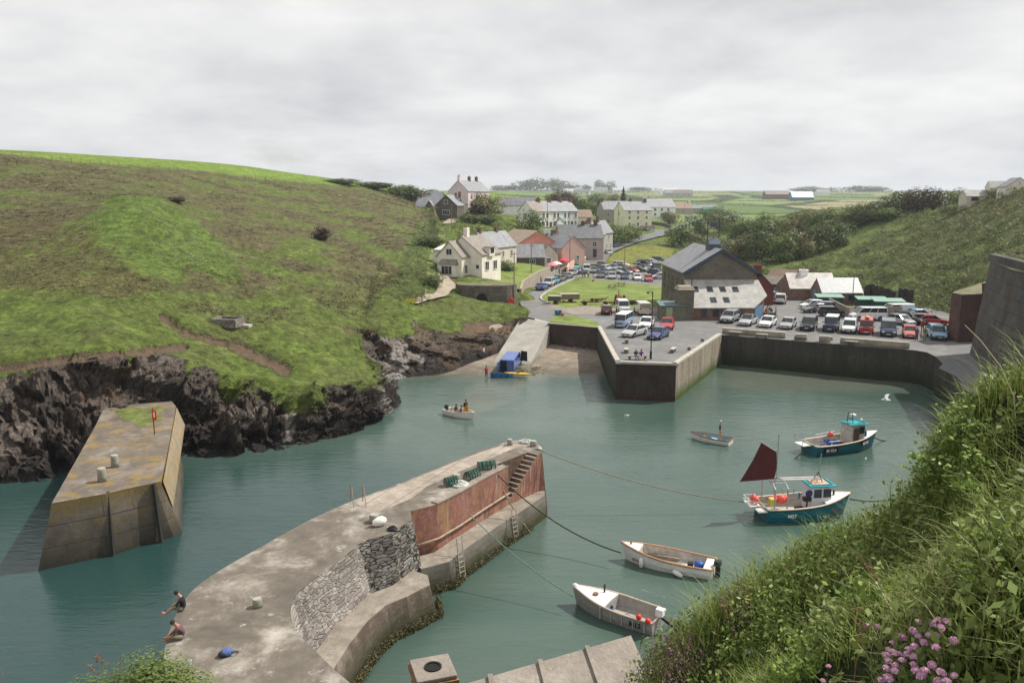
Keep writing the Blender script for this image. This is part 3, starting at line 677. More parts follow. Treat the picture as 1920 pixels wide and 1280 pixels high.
lp_low=L2([(72,1070),(212,1040),(270,1022),(325,1006),(341,996)],0)+L2([(345,880)],0)+lp_top[6:]
c=center(lp_top);lp=thing('stone_pier','short battered stone pier jutting from the rocks, yellow with lichen, two bollards on its top','pier',(c[0],c[1],0))
def rel(poly,c):return[(p[0]-c[0],p[1]-c[1])for p in poly]
T=rel(lp_top,c);L=rel(lp_low,c);L=[tuple(l)for l in L]
def ext(L,T,z0,z1):return[(l[0]+(l[0]-t[0])*(0-z0)/z1,l[1]+(l[1]-t[1])*(0-z0)/z1)for l,t in zip(L,T)]
m=MB();Ls=L[:5]+[L[5]]+L[6:]
T2=T[:];n=len(T2)
low=[L[0],L[1],L[2],L[3],L[4],L[5],T[6],T[7],T[8],(L[0][0]*.5+T[9][0]*.5-.2,T[9][1])]
Z=4.0
def worn_wall(T,Lw,z0,z1,seed,amp=.10,step=.45,rows=9,closed=True):
 mb=MB();n=len(T);top=[];bot=[]
 for i in range(n if closed else n-1):
  a,b=Vector(T[i]),Vector(T[(i+1)%n]);a2,b2=Vector(Lw[i]),Vector(Lw[(i+1)%n]);k=max(1,int((b-a).length/step))
  for q in range(k):top.append(a.lerp(b,q/k));bot.append(a2.lerp(b2,q/k))
 if not closed:top.append(Vector(T[-1]));bot.append(Vector(Lw[-1]))
 rr=[];N_=len(top)
 for r_ in range(rows+1):
  t=r_/rows;row=[]
  for i in range(N_):
   p=bot[i].lerp(top[i],t);row.append((p.x,p.y,z0+(z1-z0)*t))
  rr.append(row)
 A=np.array(rr);q=A.reshape(-1,3)*1.0;d=fbm(q*.9+seed,4)*amp
 cen=np.array([np.mean([p.x for p in top]),np.mean([p.y for p in top]),0]);tang=np.roll(A,-1,axis=1)-np.roll(A,1,axis=1)
 nn=np.stack([tang[...,1],-tang[...,0],np.zeros(A.shape[:2])],2);nn/=np.linalg.norm(nn,axis=2,keepdims=True)+1e-6
 A+=nn*(d.reshape(A.shape[:2])*np.linspace(1,.25,rows+1)[:,None])[...,None]
 mb.grid([[tuple(p)for p in row]for row in A],closed=closed);return mb,[tuple(p)for p in A[-1]]
lo2=[(2*0+l[0]*1.25-t[0]*.25,l[1]*1.25-t[1]*.25)for l,t in zip(low,T)]
mb,rim=worn_wall(T,lo2,-1.0,Z,3);mb.build('wall',M_LPWALL,lp,smooth=False)
MB().sheet(rim,Z+.004).build('deck',M_LPTOP,lp)
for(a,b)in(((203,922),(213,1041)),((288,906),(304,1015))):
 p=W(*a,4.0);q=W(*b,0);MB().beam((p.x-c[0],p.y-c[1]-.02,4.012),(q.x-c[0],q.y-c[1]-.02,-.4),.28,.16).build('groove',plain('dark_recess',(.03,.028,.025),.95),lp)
rs=MB();a0,a1=Vector(T[4]),Vector(T[6]);nrm=Vector((.06,0))
rs.add([(a0.x+.12,a0.y+.1,3.95),(a1.x+.05,a1.y,3.95),(L[5][0]*.3+a1.x*.7,a1.y-.1,2.4),(L[4][0]*.55+a0.x*.45,L[4][1]*.55+a0.y*.45+.1,1.9)],[(0,1,2,3),(3,2,1,0)]).build('lichen_patch',M_LICH,lp)  # orange carries lichen plus sunlight painted onto the pier's right-hand face
gp=L2([(222,780),(215,769),(240,763),(268,765),(300,762),(312,768),(296,776),(306,786),(284,796),(262,803),(250,792),(236,790)],4.0)
tag(MB().sheet(gp,4.02).build('grass_patch',plain('pier_grass',(.13,.15,.04),.9,.5,1.2,.6)),'green turf patch growing at the landward end of the left pier','grass')
def bollard(px,py,z,r,h,label,group=None,mat=None):
 p=W(px,py,z);t=thing('bollard',label,'bollard',(p.x,p.y,z),random.random()*3,group)
 mt=mat or concrete('bollard_stone',(.27,.26,.20),(.17,.16,.13),(.38,.37,.31),2.5)
 MB().lathe([(r*1.03,0),(r,h*.4),(r*.97,h*.93),(r*.9,h),(.01,h+.01)],n=14).build('post',mt,t,smooth=True)
 MB().lathe([(r*.9,h+.002),(r*.88,h+.03),(.01,h+.035)],n=14).build('cap',concrete('bollard_cap',(.36,.35,.32),(.25,.24,.2),(.46,.45,.4),3),t)
 return t
bollard(192,902,4.0,.26,.85,'round concrete bollard on the left pier, the nearer of its pair')
bollard(216,875,4.0,.24,.80,'round concrete bollard on the left pier, the farther of its pair')
p=W(290,815,4.0);t=thing('lifebuoy_post','rusty post with a red and white lifebuoy on the grassy end of the left pier','lifebuoy post',tuple(p))
MB().tube([(0,0,0),(0,0,2.1)],.045,8).build('post',RUST,t)
MB().box((.1,-.02,1.55),(.34,.1,.75)).build('housing',plain('red_plastic',(.6,.04,.03),.4),t,bevel=.02);MB().box((.12,-.08,1.6),(.12,.03,.4)).build('notice',WHITEP,t)
ZD=4.2
mp_l=L2([(1016,849),(1015,838),(1005,828),(985,824),(955,827),(900,844),(850,864),(780,893),(720,917),(662,938),(600,965),(540,996),(480,1030),(420,1064),(370,1098),(338,1135),(322,1172),(311,1205),(308,1245),(322,1285),(345,1345),(380,1420)],ZD)
mp_r=L2([(760,1400),(700,1320),(660,1283),(620,1248),(585,1213),(560,1188),(546,1160),(545,1135),(560,1110),(600,1078),(640,1048),(672,1020),(692,1010),(735,1000),(772,972),(770,958),(820,945),(860,925),(900,902),(930,886),(953,874)],ZD)
mp_l=smooth_line(mp_l,3);far_r=smooth_line(mp_r[:12],4);mp=mp_l+far_r+mp_r[12:]
cM=W(700,1000,0);pier=thing('harbour_pier','long curving harbour pier with concrete deck, brick inner face and steps near its rounded tip','pier',(cM.x,cM.y,0))
Tm=rel(mp,(cM.x,cM.y));
M_MPTOP=concrete('pier_deck',(.165,.142,.115),(.09,.078,.064),(.44,.405,.35),.34,bump=1.0)
M_LANE=concrete('pier_lane_slabs',(.33,.28,.23),(.2,.17,.14),(.46,.41,.35),.6,joints=(1.4,20,.42),bump=.5)
M_BRK=brick('pier_brick',(.29,.085,.06),(.38,.15,.11),(.34,.27,.22),.23,.085,stain=(.34,.22,.08),stain2=(.42,.36,.30),bump=.5)
M_GREY=brick('pier_block_masonry',(.24,.22,.19),(.31,.28,.24),(.16,.145,.125),.9,.35,stain=(.14,.13,.11),low=(.2,1.7,(.045,.045,.018)),bump=.7)
M_STN=stone('pier_rubble_stone',(.40,.36,.32),(.16,.135,.125),(.30,.27,.24),2.6,5.2,1.0,edge=.035,stain=(.44,.41,.36))
M_STN2=stone('pier_slate_stone',(.34,.31,.27),(.12,.11,.10),(.05,.045,.04),2.0,6.0,1.3,edge=.05,stain=(.36,.34,.3))
M_LEDGE=concrete('ledge_concrete',(.25,.215,.175),(.16,.138,.112),(.36,.32,.27),1.0)
M_BRN=brick('low_brown_brick',(.15,.115,.09),(.22,.17,.135),(.09,.07,.055),.5,.10,stain=(.25,.22,.18),low=(.1,1.5,WEED),bump=.7)
nl=len(mp_l);seaT=Tm[:nl];seaB=offs(Tm,.5)[:nl]
mb,rim=worn_wall(seaT,seaB,-1.0,ZD,8,closed=False);mb.build('sea_wall',M_LPWALL,pier)
cur=Tm[nl-1:nl+len(far_r)];MB()
curL=offs(Tm,1.35)[nl-1:nl+len(far_r)];mb,rim2=worn_wall(cur,curL,-1.0,ZD,5,amp=.18,closed=False,rows=10);mb.build('rubble_wall',M_STN,pier)
bas=Tm[nl+len(far_r)-1:nl+len(far_r)+4]
basL=offs(Tm,.85)[nl+len(far_r)-1:nl+len(far_r)+3];mb,rim3=worn_wall(bas[:4],basL,-1.0,ZD,15,amp=.22,closed=False,rows=12);mb.build('slate_bastion',M_STN2,pier)
bt=Tm[nl+len(far_r)+2:];tip=Tm[0]
e0=Vector(bt[-1]);e1=Vector(tip);ed=(e1-e0).normalized();en=Vector((ed.y,-ed.x))
if en.x<0:en=-en
stL=3.3;s1=e1-ed*.55;s0=s1-ed*stL;SD=.85
face=[tuple(p)for p in bt]+[tuple(s0)]
MB().grid([[(p[0],p[1],z_)for p in face]for z_ in(-1,1.2,2.5,ZD)]).build('brick_wall',M_BRK,pier)
MB().grid([[(*s1,-1),(*seaB[0],-1)],[(*s1,ZD),(*e1,ZD)]]).build('brick_wall',M_BRK,pier)
ni=[tuple(s0),tuple(s0-en*SD),tuple(s1-en*SD),tuple(s1)]
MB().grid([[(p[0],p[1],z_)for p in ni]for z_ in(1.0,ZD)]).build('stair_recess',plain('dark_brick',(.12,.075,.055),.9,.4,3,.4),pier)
NS=11;stp=MB();stf=MB()
for i in range(NS):
 a=s0+ed*(stL*i/NS);b=s0+ed*(stL*(i+1)/NS);h=1.5+(ZD-1.5)*(i+1)/(NS+0.6)
 q=[a,b,b-en*SD,a-en*SD];q=[tuple(v)for v in q]
 stp.prism(q,h-.07,h);q2=[tuple(a+ed*.02-en*.01),tuple(b+ed*0-en*.01),tuple(b-en*SD),tuple(a+ed*.02-en*SD)];stf.prism(q2,.5,h-.07)
stp.build('stair_treads',M_LEDGE,pier);stf.build('stair_risers',M_BRK,pier)
deckp=Tm[:nl]+Tm[nl:nl+len(far_r)]+Tm[nl+len(far_r):]+[tuple(s0),tuple(s0-en*SD),tuple(s1-en*SD),tuple(s1)]
MB().sheet(deckp,ZD+.003).build('deck',M_MPTOP,pier)
lane=rel(L2([(665,940),(722,919),(782,895),(852,866),(902,847),(950,832),(985,833),(960,842),(905,866),(865,882),(800,912),(770,935),(715,958),(690,962)],ZD),(cM.x,cM.y))
MB().sheet(lane,ZD+.012).build('paved_lane',M_LANE,pier)
cop=MB()
cl_=[Vector((*p,0))for p in bt]+[Vector((*s0,0))]
for i in range(2,len(cl_)-1):
 d_=(cl_[i+1]-cl_[i]).normalized();n_=Vector((d_.y,-d_.x,0));n_=n_ if n_.x>0 else-n_
 cop.beam(cl_[i]-n_*.22+Vector((0,0,ZD+.03)),cl_[i+1]-n_*.22+Vector((0,0,ZD+.03)),.5,.10)
cop.build('coping',M_LEDGE,pier,bevel=.02)
led1=rel(L2([(783,1052),(827,1041),(950,956),(1010,916)],1.5),(cM.x,cM.y));led1o=rel(L2([(1021,912),(1021,928),(990,950),(930,988),(860,1037),(843,1052),(790,1066)],1.5),(cM.x,cM.y))
pl=[tuple(Vector(p)-en*.6)for p in led1]+led1o
low1=offs(pl,.35)
mb,rm=worn_wall(pl,low1,-1.0,1.5,21,amp=.16,rows=6);
nrm_=None
mb.build('ledge_wall',M_GREY,pier);MB().sheet(pl,1.504).build('ledge',M_LEDGE,pier)
led2i=rel(L2([(790,1070),(755,1098),(703,1118),(655,1165),(605,1232),(575,1300)],1.7),(cM.x,cM.y));led2o=rel(L2([(600,1312),(629,1248),(655,1207),(690,1163),(724,1134),(762,1118),(806,1096),(802,1078)],1.7),(cM.x,cM.y))
pl2=[(p[0]-.5,p[1]+.1)for p in led2i]+led2o;low2=offs(pl2,.55)
mb,rm=worn_wall(pl2,low2,-1.0,1.7,31,amp=.14,rows=7);mb.build('lower_ledge_wall',M_BRN,pier);MB().sheet(pl2,1.704).build('lower_ledge',M_LEDGE,pier)
rp_=[W(797,1020,2.35),W(820,1005,2.5),(0,0,0),(0,0,0)]
a_=Vector((*bt[1],0));pipe=[]
for i,p in enumerate(bt[1:]+[tuple(s0)]):
 t_=i/(len(bt)-1);q=Vector((p[0],p[1],0))+Vector((en.x,en.y,0))*.12;pipe.append((q.x,q.y,2.1+t_*.35))
MB().tube(pipe,.07,8).build('pipe',plain('rusted_pipe',(.36,.27,.20),.7,.3,4),pier,smooth=True)
def weed(name,line,z,amt,label,parent=None,sz=.16):
 V=[];F=[];rr=random.Random(5);k=0
 for i in range(amt):
  s_=rr.random()*(len(line)-1);j=int(s_);f=s_-j;a=Vector(line[j]);b=Vector(line[j+1]);p=a.lerp(b,f)
  q=Vector((p.x+rr.gauss(0,.07),p.y+rr.gauss(0,.07),z+abs(rr.gauss(0,.2))));d=Vector((rr.gauss(0,1),rr.gauss(0,1),rr.gauss(0,.5))).normalized()*sz*rr.uniform(.6,1.4);e_=d.cross(Vector((rr.gauss(0,1),rr.gauss(0,1),rr.gauss(0,1)))).normalized()*sz*.5
  V+=[q-d,q+e_,q+d,q-e_];F.append((k,k+1,k+2,k+3));k+=4
 tt=[random.random()for _ in V]
 o=np_mesh(name,[tuple(v)for v in V],F,leafmat('seaweed',[(.2,(.035,.032,.012)),(.8,(.14,.12,.05))],.5,0),parent,attrs={'tint':tt});
 if parent is None:tag(o,label,'seaweed',kind='stuff')
 return o
weed('seaweed',low2[len(led2i):],.0,9000,'',pier,.05)
weed('seaweed',low1[len(led1)+2:],.0,4500,'',pier,.05)
for a in((483,1137,.2,.36,'low squat bollard on the pier deck behind the two seated people'),(956,834,.2,.42,'stone bollard at the seaward edge of the pier tip'),(1000,836,.24,.38,'low bollard at the tip of the pier wound with pale rope'),(856,902,.26,.45,'stone bollard beside the heap of white rope on the pier'),(702,978,.28,.42,'dark worn bollard beside the big white float on the pier')):
 bollard(a[0],a[1],ZD,a[2],a[3],a[4])
def ladder(top,zt,zb,h,label,lean=(0.0,0.0),w=.42):
 p=W(*top,zt);t=thing('ladder',label,'ladder',(p.x,p.y,zb));H_=zt-zb+h;ex,ey=ed.x,ed.y
 for s in(-1,1):MB().tube([(ex*s*w/2+en.x*lean[0],ey*s*w/2+en.y*lean[0],0),(ex*s*w/2,ey*s*w/2,H_)],.035,6).build('rail',plain('pale_metal',(.42,.37,.30),.6,.2),t)
 k=int((zt-zb)/.3)
 for i in range(k+1):
  z_=.15+i*.3;l_=lean[0]*(1-z_/H_);MB().tube([(-ex*w/2+en.x*l_,-ey*w/2+en.y*l_,z_),(ex*w/2+en.x*l_,ey*w/2+en.y*l_,z_)],.022,5).build('rung',plain('pale_metal',(.42,.37,.30),.6,.2),t)
 return t
ladder((861,1040),1.5,-.5,1.1,'ladder on the inner side of the pier, nearer one with tall handrails',(.35,))
ladder((963,968),1.5,-.5,.5,'ladder below the foot of the pier steps, farther one',(.3,))
p=W(668,942,ZD);t=thing('ladder_handrail','pair of thin steel hoops at the seaward edge of the pier deck','handrail',tuple(p))
for dx in(-.35,.35):MB().tube([(dx,.2,-1.2),(dx,.18,.95),(dx+.1,.05,1.0),(dx+.35,-.7,.02)],.028,6).build('hoop',plain('rusty_hoop',(.26,.2,.15),.7,.3),t)
def coil(px,py,z,r,mat,label,n=260,name='rope_heap',h=.25):
 p=W(px,py,z);rr=random.Random(px);pts=[];a=0
 for i in range(n):
  a+=rr.uniform(.25,.75);q=r*(rr.random()**.5);pts.append((p.x+math.cos(a)*q,p.y+math.sin(a)*q,z+.03+rr.random()*h*(1-q/r*.7)))
 pts=[tuple(x)for x in catmull(pts[::2],3)];o=MB().tube(pts,.022,4).build(name,mat,None,smooth=True);return tag(o,label,'rope')
PALE=plain('pale_rope',(.55,.56,.52),.9,.3,8);GRNET=plain('green_net',(.03,.17,.12),.8,.5,8)
coil(862,909,ZD,.62,PALE,'heap of white rope on the pier deck beside the creels',420);coil(985,829,ZD,.5,PALE,'loose pale rope strewn over the rounded tip of the pier',180)
coil(1010,842,ZD,.22,PALE,'bundle of white rope at the corner above the pier steps',140)
coil(736,993,ZD,.28,BLACKM,'dark coil of rope hanging at the lip of the slate bastion',160)
def creel(px,py,label,l=1.0,rz=.3):
 p=W(px,py,ZD);t=thing('lobster_creel',label,'lobster creel',tuple(p),rz)
 MB().box((0,0,.04),(l,.6,.06)).build('base',WOOD,t);fr=MB()
 for k in range(5):
  x=-l/2+l*k/4;fr.tube([(x,.3*math.cos(a),.06+.48*math.sin(a))for a in np.linspace(0,PI,9)],.03,5)
 fr.build('hoops',BLACKM,t);nt_=MB()
 for k in range(13):
  a=PI*k/12;nt_.tube([(-l/2,.29*math.cos(a),.06+.46*math.sin(a)),(l/2,.29*math.cos(a),.06+.46*math.sin(a))],.016,4)
 for k in range(15):
  x=-l/2+l*k/14;nt_.tube([(x,.285*math.cos(a),.06+.455*math.sin(a))for a in np.linspace(0,PI,8)],.016,4)
 nt_.build('netting',GRNET,t)
creel(885,896,'green netted lobster creel next to the white rope heap on the pier',.95,.9);creel(912,879,'green netted lobster creel nearest the pier steps',1.1,.25)
creel(845,910,'small flattened creel frame on the near side of the white rope heap',.7,.4)
p=W(712,985,ZD);t=thing('float','big white pear-shaped float lying on the pier by a dark bollard','float',(p.x,p.y,ZD+.24),.5)
MB().lathe([(.03,-.5),(.08,-.42),(.2,-.3),(.27,0),(.24,.22),(.12,.36),(.02,.4)],n=14,M=Matrix.Rotation(PI/2-.15,3,'Y')).build('body',plain('white_float',(.72,.70,.64),.4,.1),t,smooth=True);MB().tube([(-.42,0,.02),(-.56,0,0)],.06,8).build('eye',plain('maroon_plastic',(.1,.02,.02)),t)
p=W(425,1228,ZD);t=thing('backpack','blue and black rucksack lying on the pier deck behind the seated pair','bag',tuple(p),.3)
MB().ell((0,0,.14),(.27,.2,.15),12,8).build('body',plain('bag_blue',(.08,.13,.32),.7,.4,8,.4),t,smooth=True);MB().ell((-.12,-.05,.12),(.2,.17,.12),10,6).build('pocket',plain('bag_black',(.03,.03,.035),.8),t,smooth=True)
MB().tube([(.15,-.1,.2),(.42,-.12,.1),(.45,.05,.05),(.2,.1,.12)],.02,5).build('strap',BLACKM,t)
p=W(355,1245,ZD);t=MB().lathe([(.04,0),(.055,.1),(.05,.11),(.035,.01)],n=10).build('plastic_cup',plain('clear_plastic',(.55,.62,.62),.3),None,loc=tuple(p));t.scale=(1.8,1.8,1.8);tag(t,'crumpled clear plastic bottle lying near the pier edge','litter')
q_out=L2([(1027,606),(1120,614),(1155,681),(1268,685),(1353,628)],4.0)+L2([(1356,652)],3.9)+L2([(1620,646),(1713,657),(1738,661),(1754,669),(1776,690),(1799,713),(1850,790),(1935,930)],3.95)+[(70,50),(80,126.5),(3.0,126.5)]+L2([(989,594),(1031,604)],4.0)
q_out[5]=(q_out[4][0]+.4,q_out[4][1]+.15)
q_out[6]=(41.6,95.9)
cq=(35,105);quay=thing('stone_quay','broad stone quay with parked cars, its dark walls dropping straight to the harbour water','quay',(*cq,0))
Q=rel(q_out,cq);n=len(Q)
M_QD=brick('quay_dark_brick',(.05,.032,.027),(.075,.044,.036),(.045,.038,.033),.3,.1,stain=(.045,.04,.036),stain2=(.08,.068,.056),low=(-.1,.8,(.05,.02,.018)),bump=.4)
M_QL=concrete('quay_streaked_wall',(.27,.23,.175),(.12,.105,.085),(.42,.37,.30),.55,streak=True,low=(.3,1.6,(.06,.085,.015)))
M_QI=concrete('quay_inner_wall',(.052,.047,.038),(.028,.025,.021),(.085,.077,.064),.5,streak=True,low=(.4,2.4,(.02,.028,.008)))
M_QS=stone('quay_beach_wall',(.12,.075,.06),(.07,.05,.043),(.06,.05,.043),2.2,4.5,.8)
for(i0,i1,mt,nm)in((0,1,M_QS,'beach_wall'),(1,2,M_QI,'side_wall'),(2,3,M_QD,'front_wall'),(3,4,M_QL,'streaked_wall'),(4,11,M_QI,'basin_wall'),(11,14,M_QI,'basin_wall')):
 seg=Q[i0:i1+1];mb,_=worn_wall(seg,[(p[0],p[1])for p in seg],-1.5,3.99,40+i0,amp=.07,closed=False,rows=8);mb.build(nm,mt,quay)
MB().add([(Q[0][0],Q[0][1],-1),(Q[-1][0],Q[-1][1],-1),(Q[-1][0],Q[-1][1],4),(Q[0][0],Q[0][1],4)],[(0,1,2,3)]).build('slip_wall',M_QS,quay)
MB().sheet(Q,4.0).build('surface',M_ASPH,quay)
cp=MB()
for i in(1,2,3):
 a=Vector((*Q[i],4.1));b=Vector((*Q[i+1],4.1));d_=(b-a).normalized();n_=Vector((-d_.y,d_.x,0));cp.beam(a+n_*.25-d_*.05,b+n_*.25+d_*(.28 if i<3 else 0),.55,.26)
cp.build('coping',M_KERB,quay,bevel=.03)
gq=L2([(1029,603),(1040,593),(1072,592),(1118,603),(1123,611),(1118,613)],4.0);tag(MB().sheet(gq,4.06).build('grass_patch',M_LAWN),'bright turf strip on top of the quay wall above the beach','grass')
lipp=MB();a=Vector((*L2([(1027,606)],4)[0],4.04));b=Vector((*L2([(1120,614)],4)[0],4.04));lipp.beam(a,b,.35,.12);lp2=lipp.shift((-cq[0],-cq[1],0)).build('coping',M_KERB,quay)
MB().sheet(rel(L2([(1760,690),(1780,668),(1830,690),(1893,728),(1960,800),(1940,860),(1866,768),(1806,712)],4.0),cq),4.008).build('tarmac_lane',M_ROAD,quay)
M_PARA=concrete('parapet_render',(.40,.35,.26),(.24,.21,.16),(.50,.45,.36),1.2,low=(4.0,4.55,(.16,.15,.12)))
PARA=[((1355,615),(1473,624)),((1492,626.5),(1514,628)),((1536,630),(1558,631.5)),((1576,633),(1706,643))]
for i,(a,b)in enumerate(PARA):
 A_=W(*a,4.7);B_=W(*b,4.7);m_=(A_+B_)/2;A_.z=B_.z=4.36
 t=thing('parapet',['long low parapet at the left end of the basin edge','short parapet stub left of the gap on the basin edge','short square parapet block between two gaps on the basin edge','longest low parapet, in front of the red camper and the dark van'][i],'parapet',(m_.x,m_.y,4.0),0,'low parapets along the basin edge')
 MB().beam(A_-Vector((m_.x,m_.y,4)),B_-Vector((m_.x,m_.y,4)),.42,.70).build('wall',M_PARA,t,bevel=.04);MB().beam(A_-Vector((m_.x,m_.y,3.62)),B_-Vector((m_.x,m_.y,3.62)),.5,.06).build('coping',M_KERB,t)
for i,(a,b,lab)in enumerate((((1367,620.5),(1390,622),'stone bench against the left end of the basin parapet'),((1418,625),(1440,626.5),'second stone bench from the left along the basin parapet'),((1489,629.5),(1513,631.5),'stone bench in front of the short parapet stub'),((1585,638),(1609,640),'stone bench at the left end of the longest parapet'))):
 A_=W(a[0],a[1],4.5);B_=W(b[0],b[1],4.5);m_=(A_+B_)/2;t=thing('bench',lab,'bench',(m_.x,m_.y,4.0),0,'stone benches along the basin edge');L_=(B_-A_).length;rz=math.atan2(B_.y-A_.y,B_.x-A_.x)
 MB().box((0,0,.45),(L_,.45,.09),rz).build('seat',M_KERB,t,bevel=.02)
 for s in(-1,1):MB().box((s*L_*.38*math.cos(rz),s*L_*.38*math.sin(rz),.2),(.25,.4,.40),rz).build('support',concrete('bench_support',(.16,.14,.12),(.1,.09,.08),(.2,.18,.15),2),t)
MS=concrete('dark_bollard',(.17,.15,.12),(.10,.09,.08),(.24,.22,.18),3)
for a in((1400,628.5,'small dark bollard between two benches on the basin edge'),(1558,637.5,'small dark bollard by the gap in the parapet'),(1655,646,'small dark bollard with rope below the dark van'),(1317,640,'small bollard on the streaked quay edge, the farther of two'),(1292,656,'small bollard on the streaked quay edge, the nearer of two'),(1211,678,'tiny stub bollard beside the seated couple')):
 bollard(a[0],a[1],4.0,.2,.38 if a[0]!=1211 else .2,a[2],None,MS)
def bench_block(px,py,rz,l,lab,top=None):
 p=W(px,py,4.0);t=thing('bench',lab,'bench',(p.x,p.y,4.0),rz)
 MB().box((0,0,.45),(l,.5,.1)).build('seat',top or M_KERB,t,bevel=.02)
 for s in(-1,1):MB().box((s*l*.36,0,.2),(.22,.42,.4)).build('support',concrete('bench_support',(.16,.14,.12),(.1,.09,.08),(.2,.18,.15),2),t)
bench_block(1195,674,0,2.4,'stone bench with the seated couple near the quay front',M_SLIP);bench_block(1174,661,1.5,1.3,'pale end-on stone bench behind the seated couple');bench_block(1175,643,1.4,1.2,'dark worn stone bench in front of the silver saloon',WOOD)
bench_block(1262,660,1.2,1.7,'solitary pale stone bench near the streaked quay edge')
def rope(a,b,sag,label,r=.035,mat=ROPE,n=14):
 a,b=Vector(a),Vector(b);pts=[]
 for i in range(n+1):
  t_=i/n;p=a.lerp(b,t_);p.z-=sag*4*t_*(1-t_);p.z=max(p.z,.0);pts.append(tuple(p))
 o=MB().tube(pts,r,5).build('mooring_rope',mat,None,smooth=True);return tag(o,label,'rope')
GRR=plain('green_rope',(.12,.22,.17),.9,.3,9);WET=plain('weedy_rope',(.055,.055,.03),.9,.5,6)
rope(W(1012,844,ZD+.2),W(1398,941,.8),.55,'long mooring rope from the pier tip to the boat with the maroon sail',.035)
rope(W(925,882,ZD),W(1165,1036,.9),.75,'thick mooring rope from the pier edge to the bow of the white open boat',.045,WET)
rope(W(872,955,3.9),W(1075,1118,.9),.35,'thin green mooring line from the brick face to the grey open boat',.03,GRR)
rope(W(740,998,4.0),W(757,1140,.6),.1,'thin rope hanging down the slate bastion to the weed',.025)
rope(W(925,882,4.0),W(996,1000,.0),.3,'rope trailing from the pier edge down past the steps into the water',.045)
rope(W(1594,935,1.0),W(1700,928,.3),.3,'weedy rope from the bow of the sail boat towards the right bank',.05,WET)
rope(W(1632,815,.7),W(1662,826,.0),.15,'weedy rope slanting from the bow of the farther teal boat into the water',.05,WET)
rope(W(1502,848,.3),W(1490,860,.0),.02,'short weedy rope at the stern of the farther teal boat',.06,WET)
rope(W(1345,1060,.7),W(1400,1085,.0),.1,'tan rope from the stern of the white open boat into the water',.03);rope(W(1398,1084,.05),W(1450,1076,.05),0,'dark weedy rope floating astern of the white open boat',.045,WET)
rope(W(1240,1160,.5),W(1290,1163,.0),.05,'pale line from the stern of the grey open boat',.02)
M_REND={}
def render_mat(col,key):
 return plain('render_'+key,col,.85,.12,.8,.2)
SLG=slate('slate_grey',(.22,.225,.24),(.28,.285,.30));SLD=slate('slate_dark',(.12,.125,.135),(.165,.17,.18));SLB=slate('slate_brown',(.20,.165,.14),(.27,.23,.20),stain=(.30,.28,.22));SLL=slate('slate_lichen',(.37,.36,.335),(.44,.43,.40),stain=(.40,.385,.34),rough=.8)
SHW=brick('stone_house_wall',(.13,.11,.09),(.20,.17,.14),(.10,.09,.08),.5,.25,bump=.6);BRW=brick('red_brick_wall',(.23,.12,.085),(.30,.17,.12),(.24,.20,.17),.26,.09)
WINF=plain('window_frame',(.70,.70,.68),.5,.05);DOORM=plain('door_dark',(.05,.05,.055),.5);POT=plain('clay_pot',(.33,.13,.07),.8)
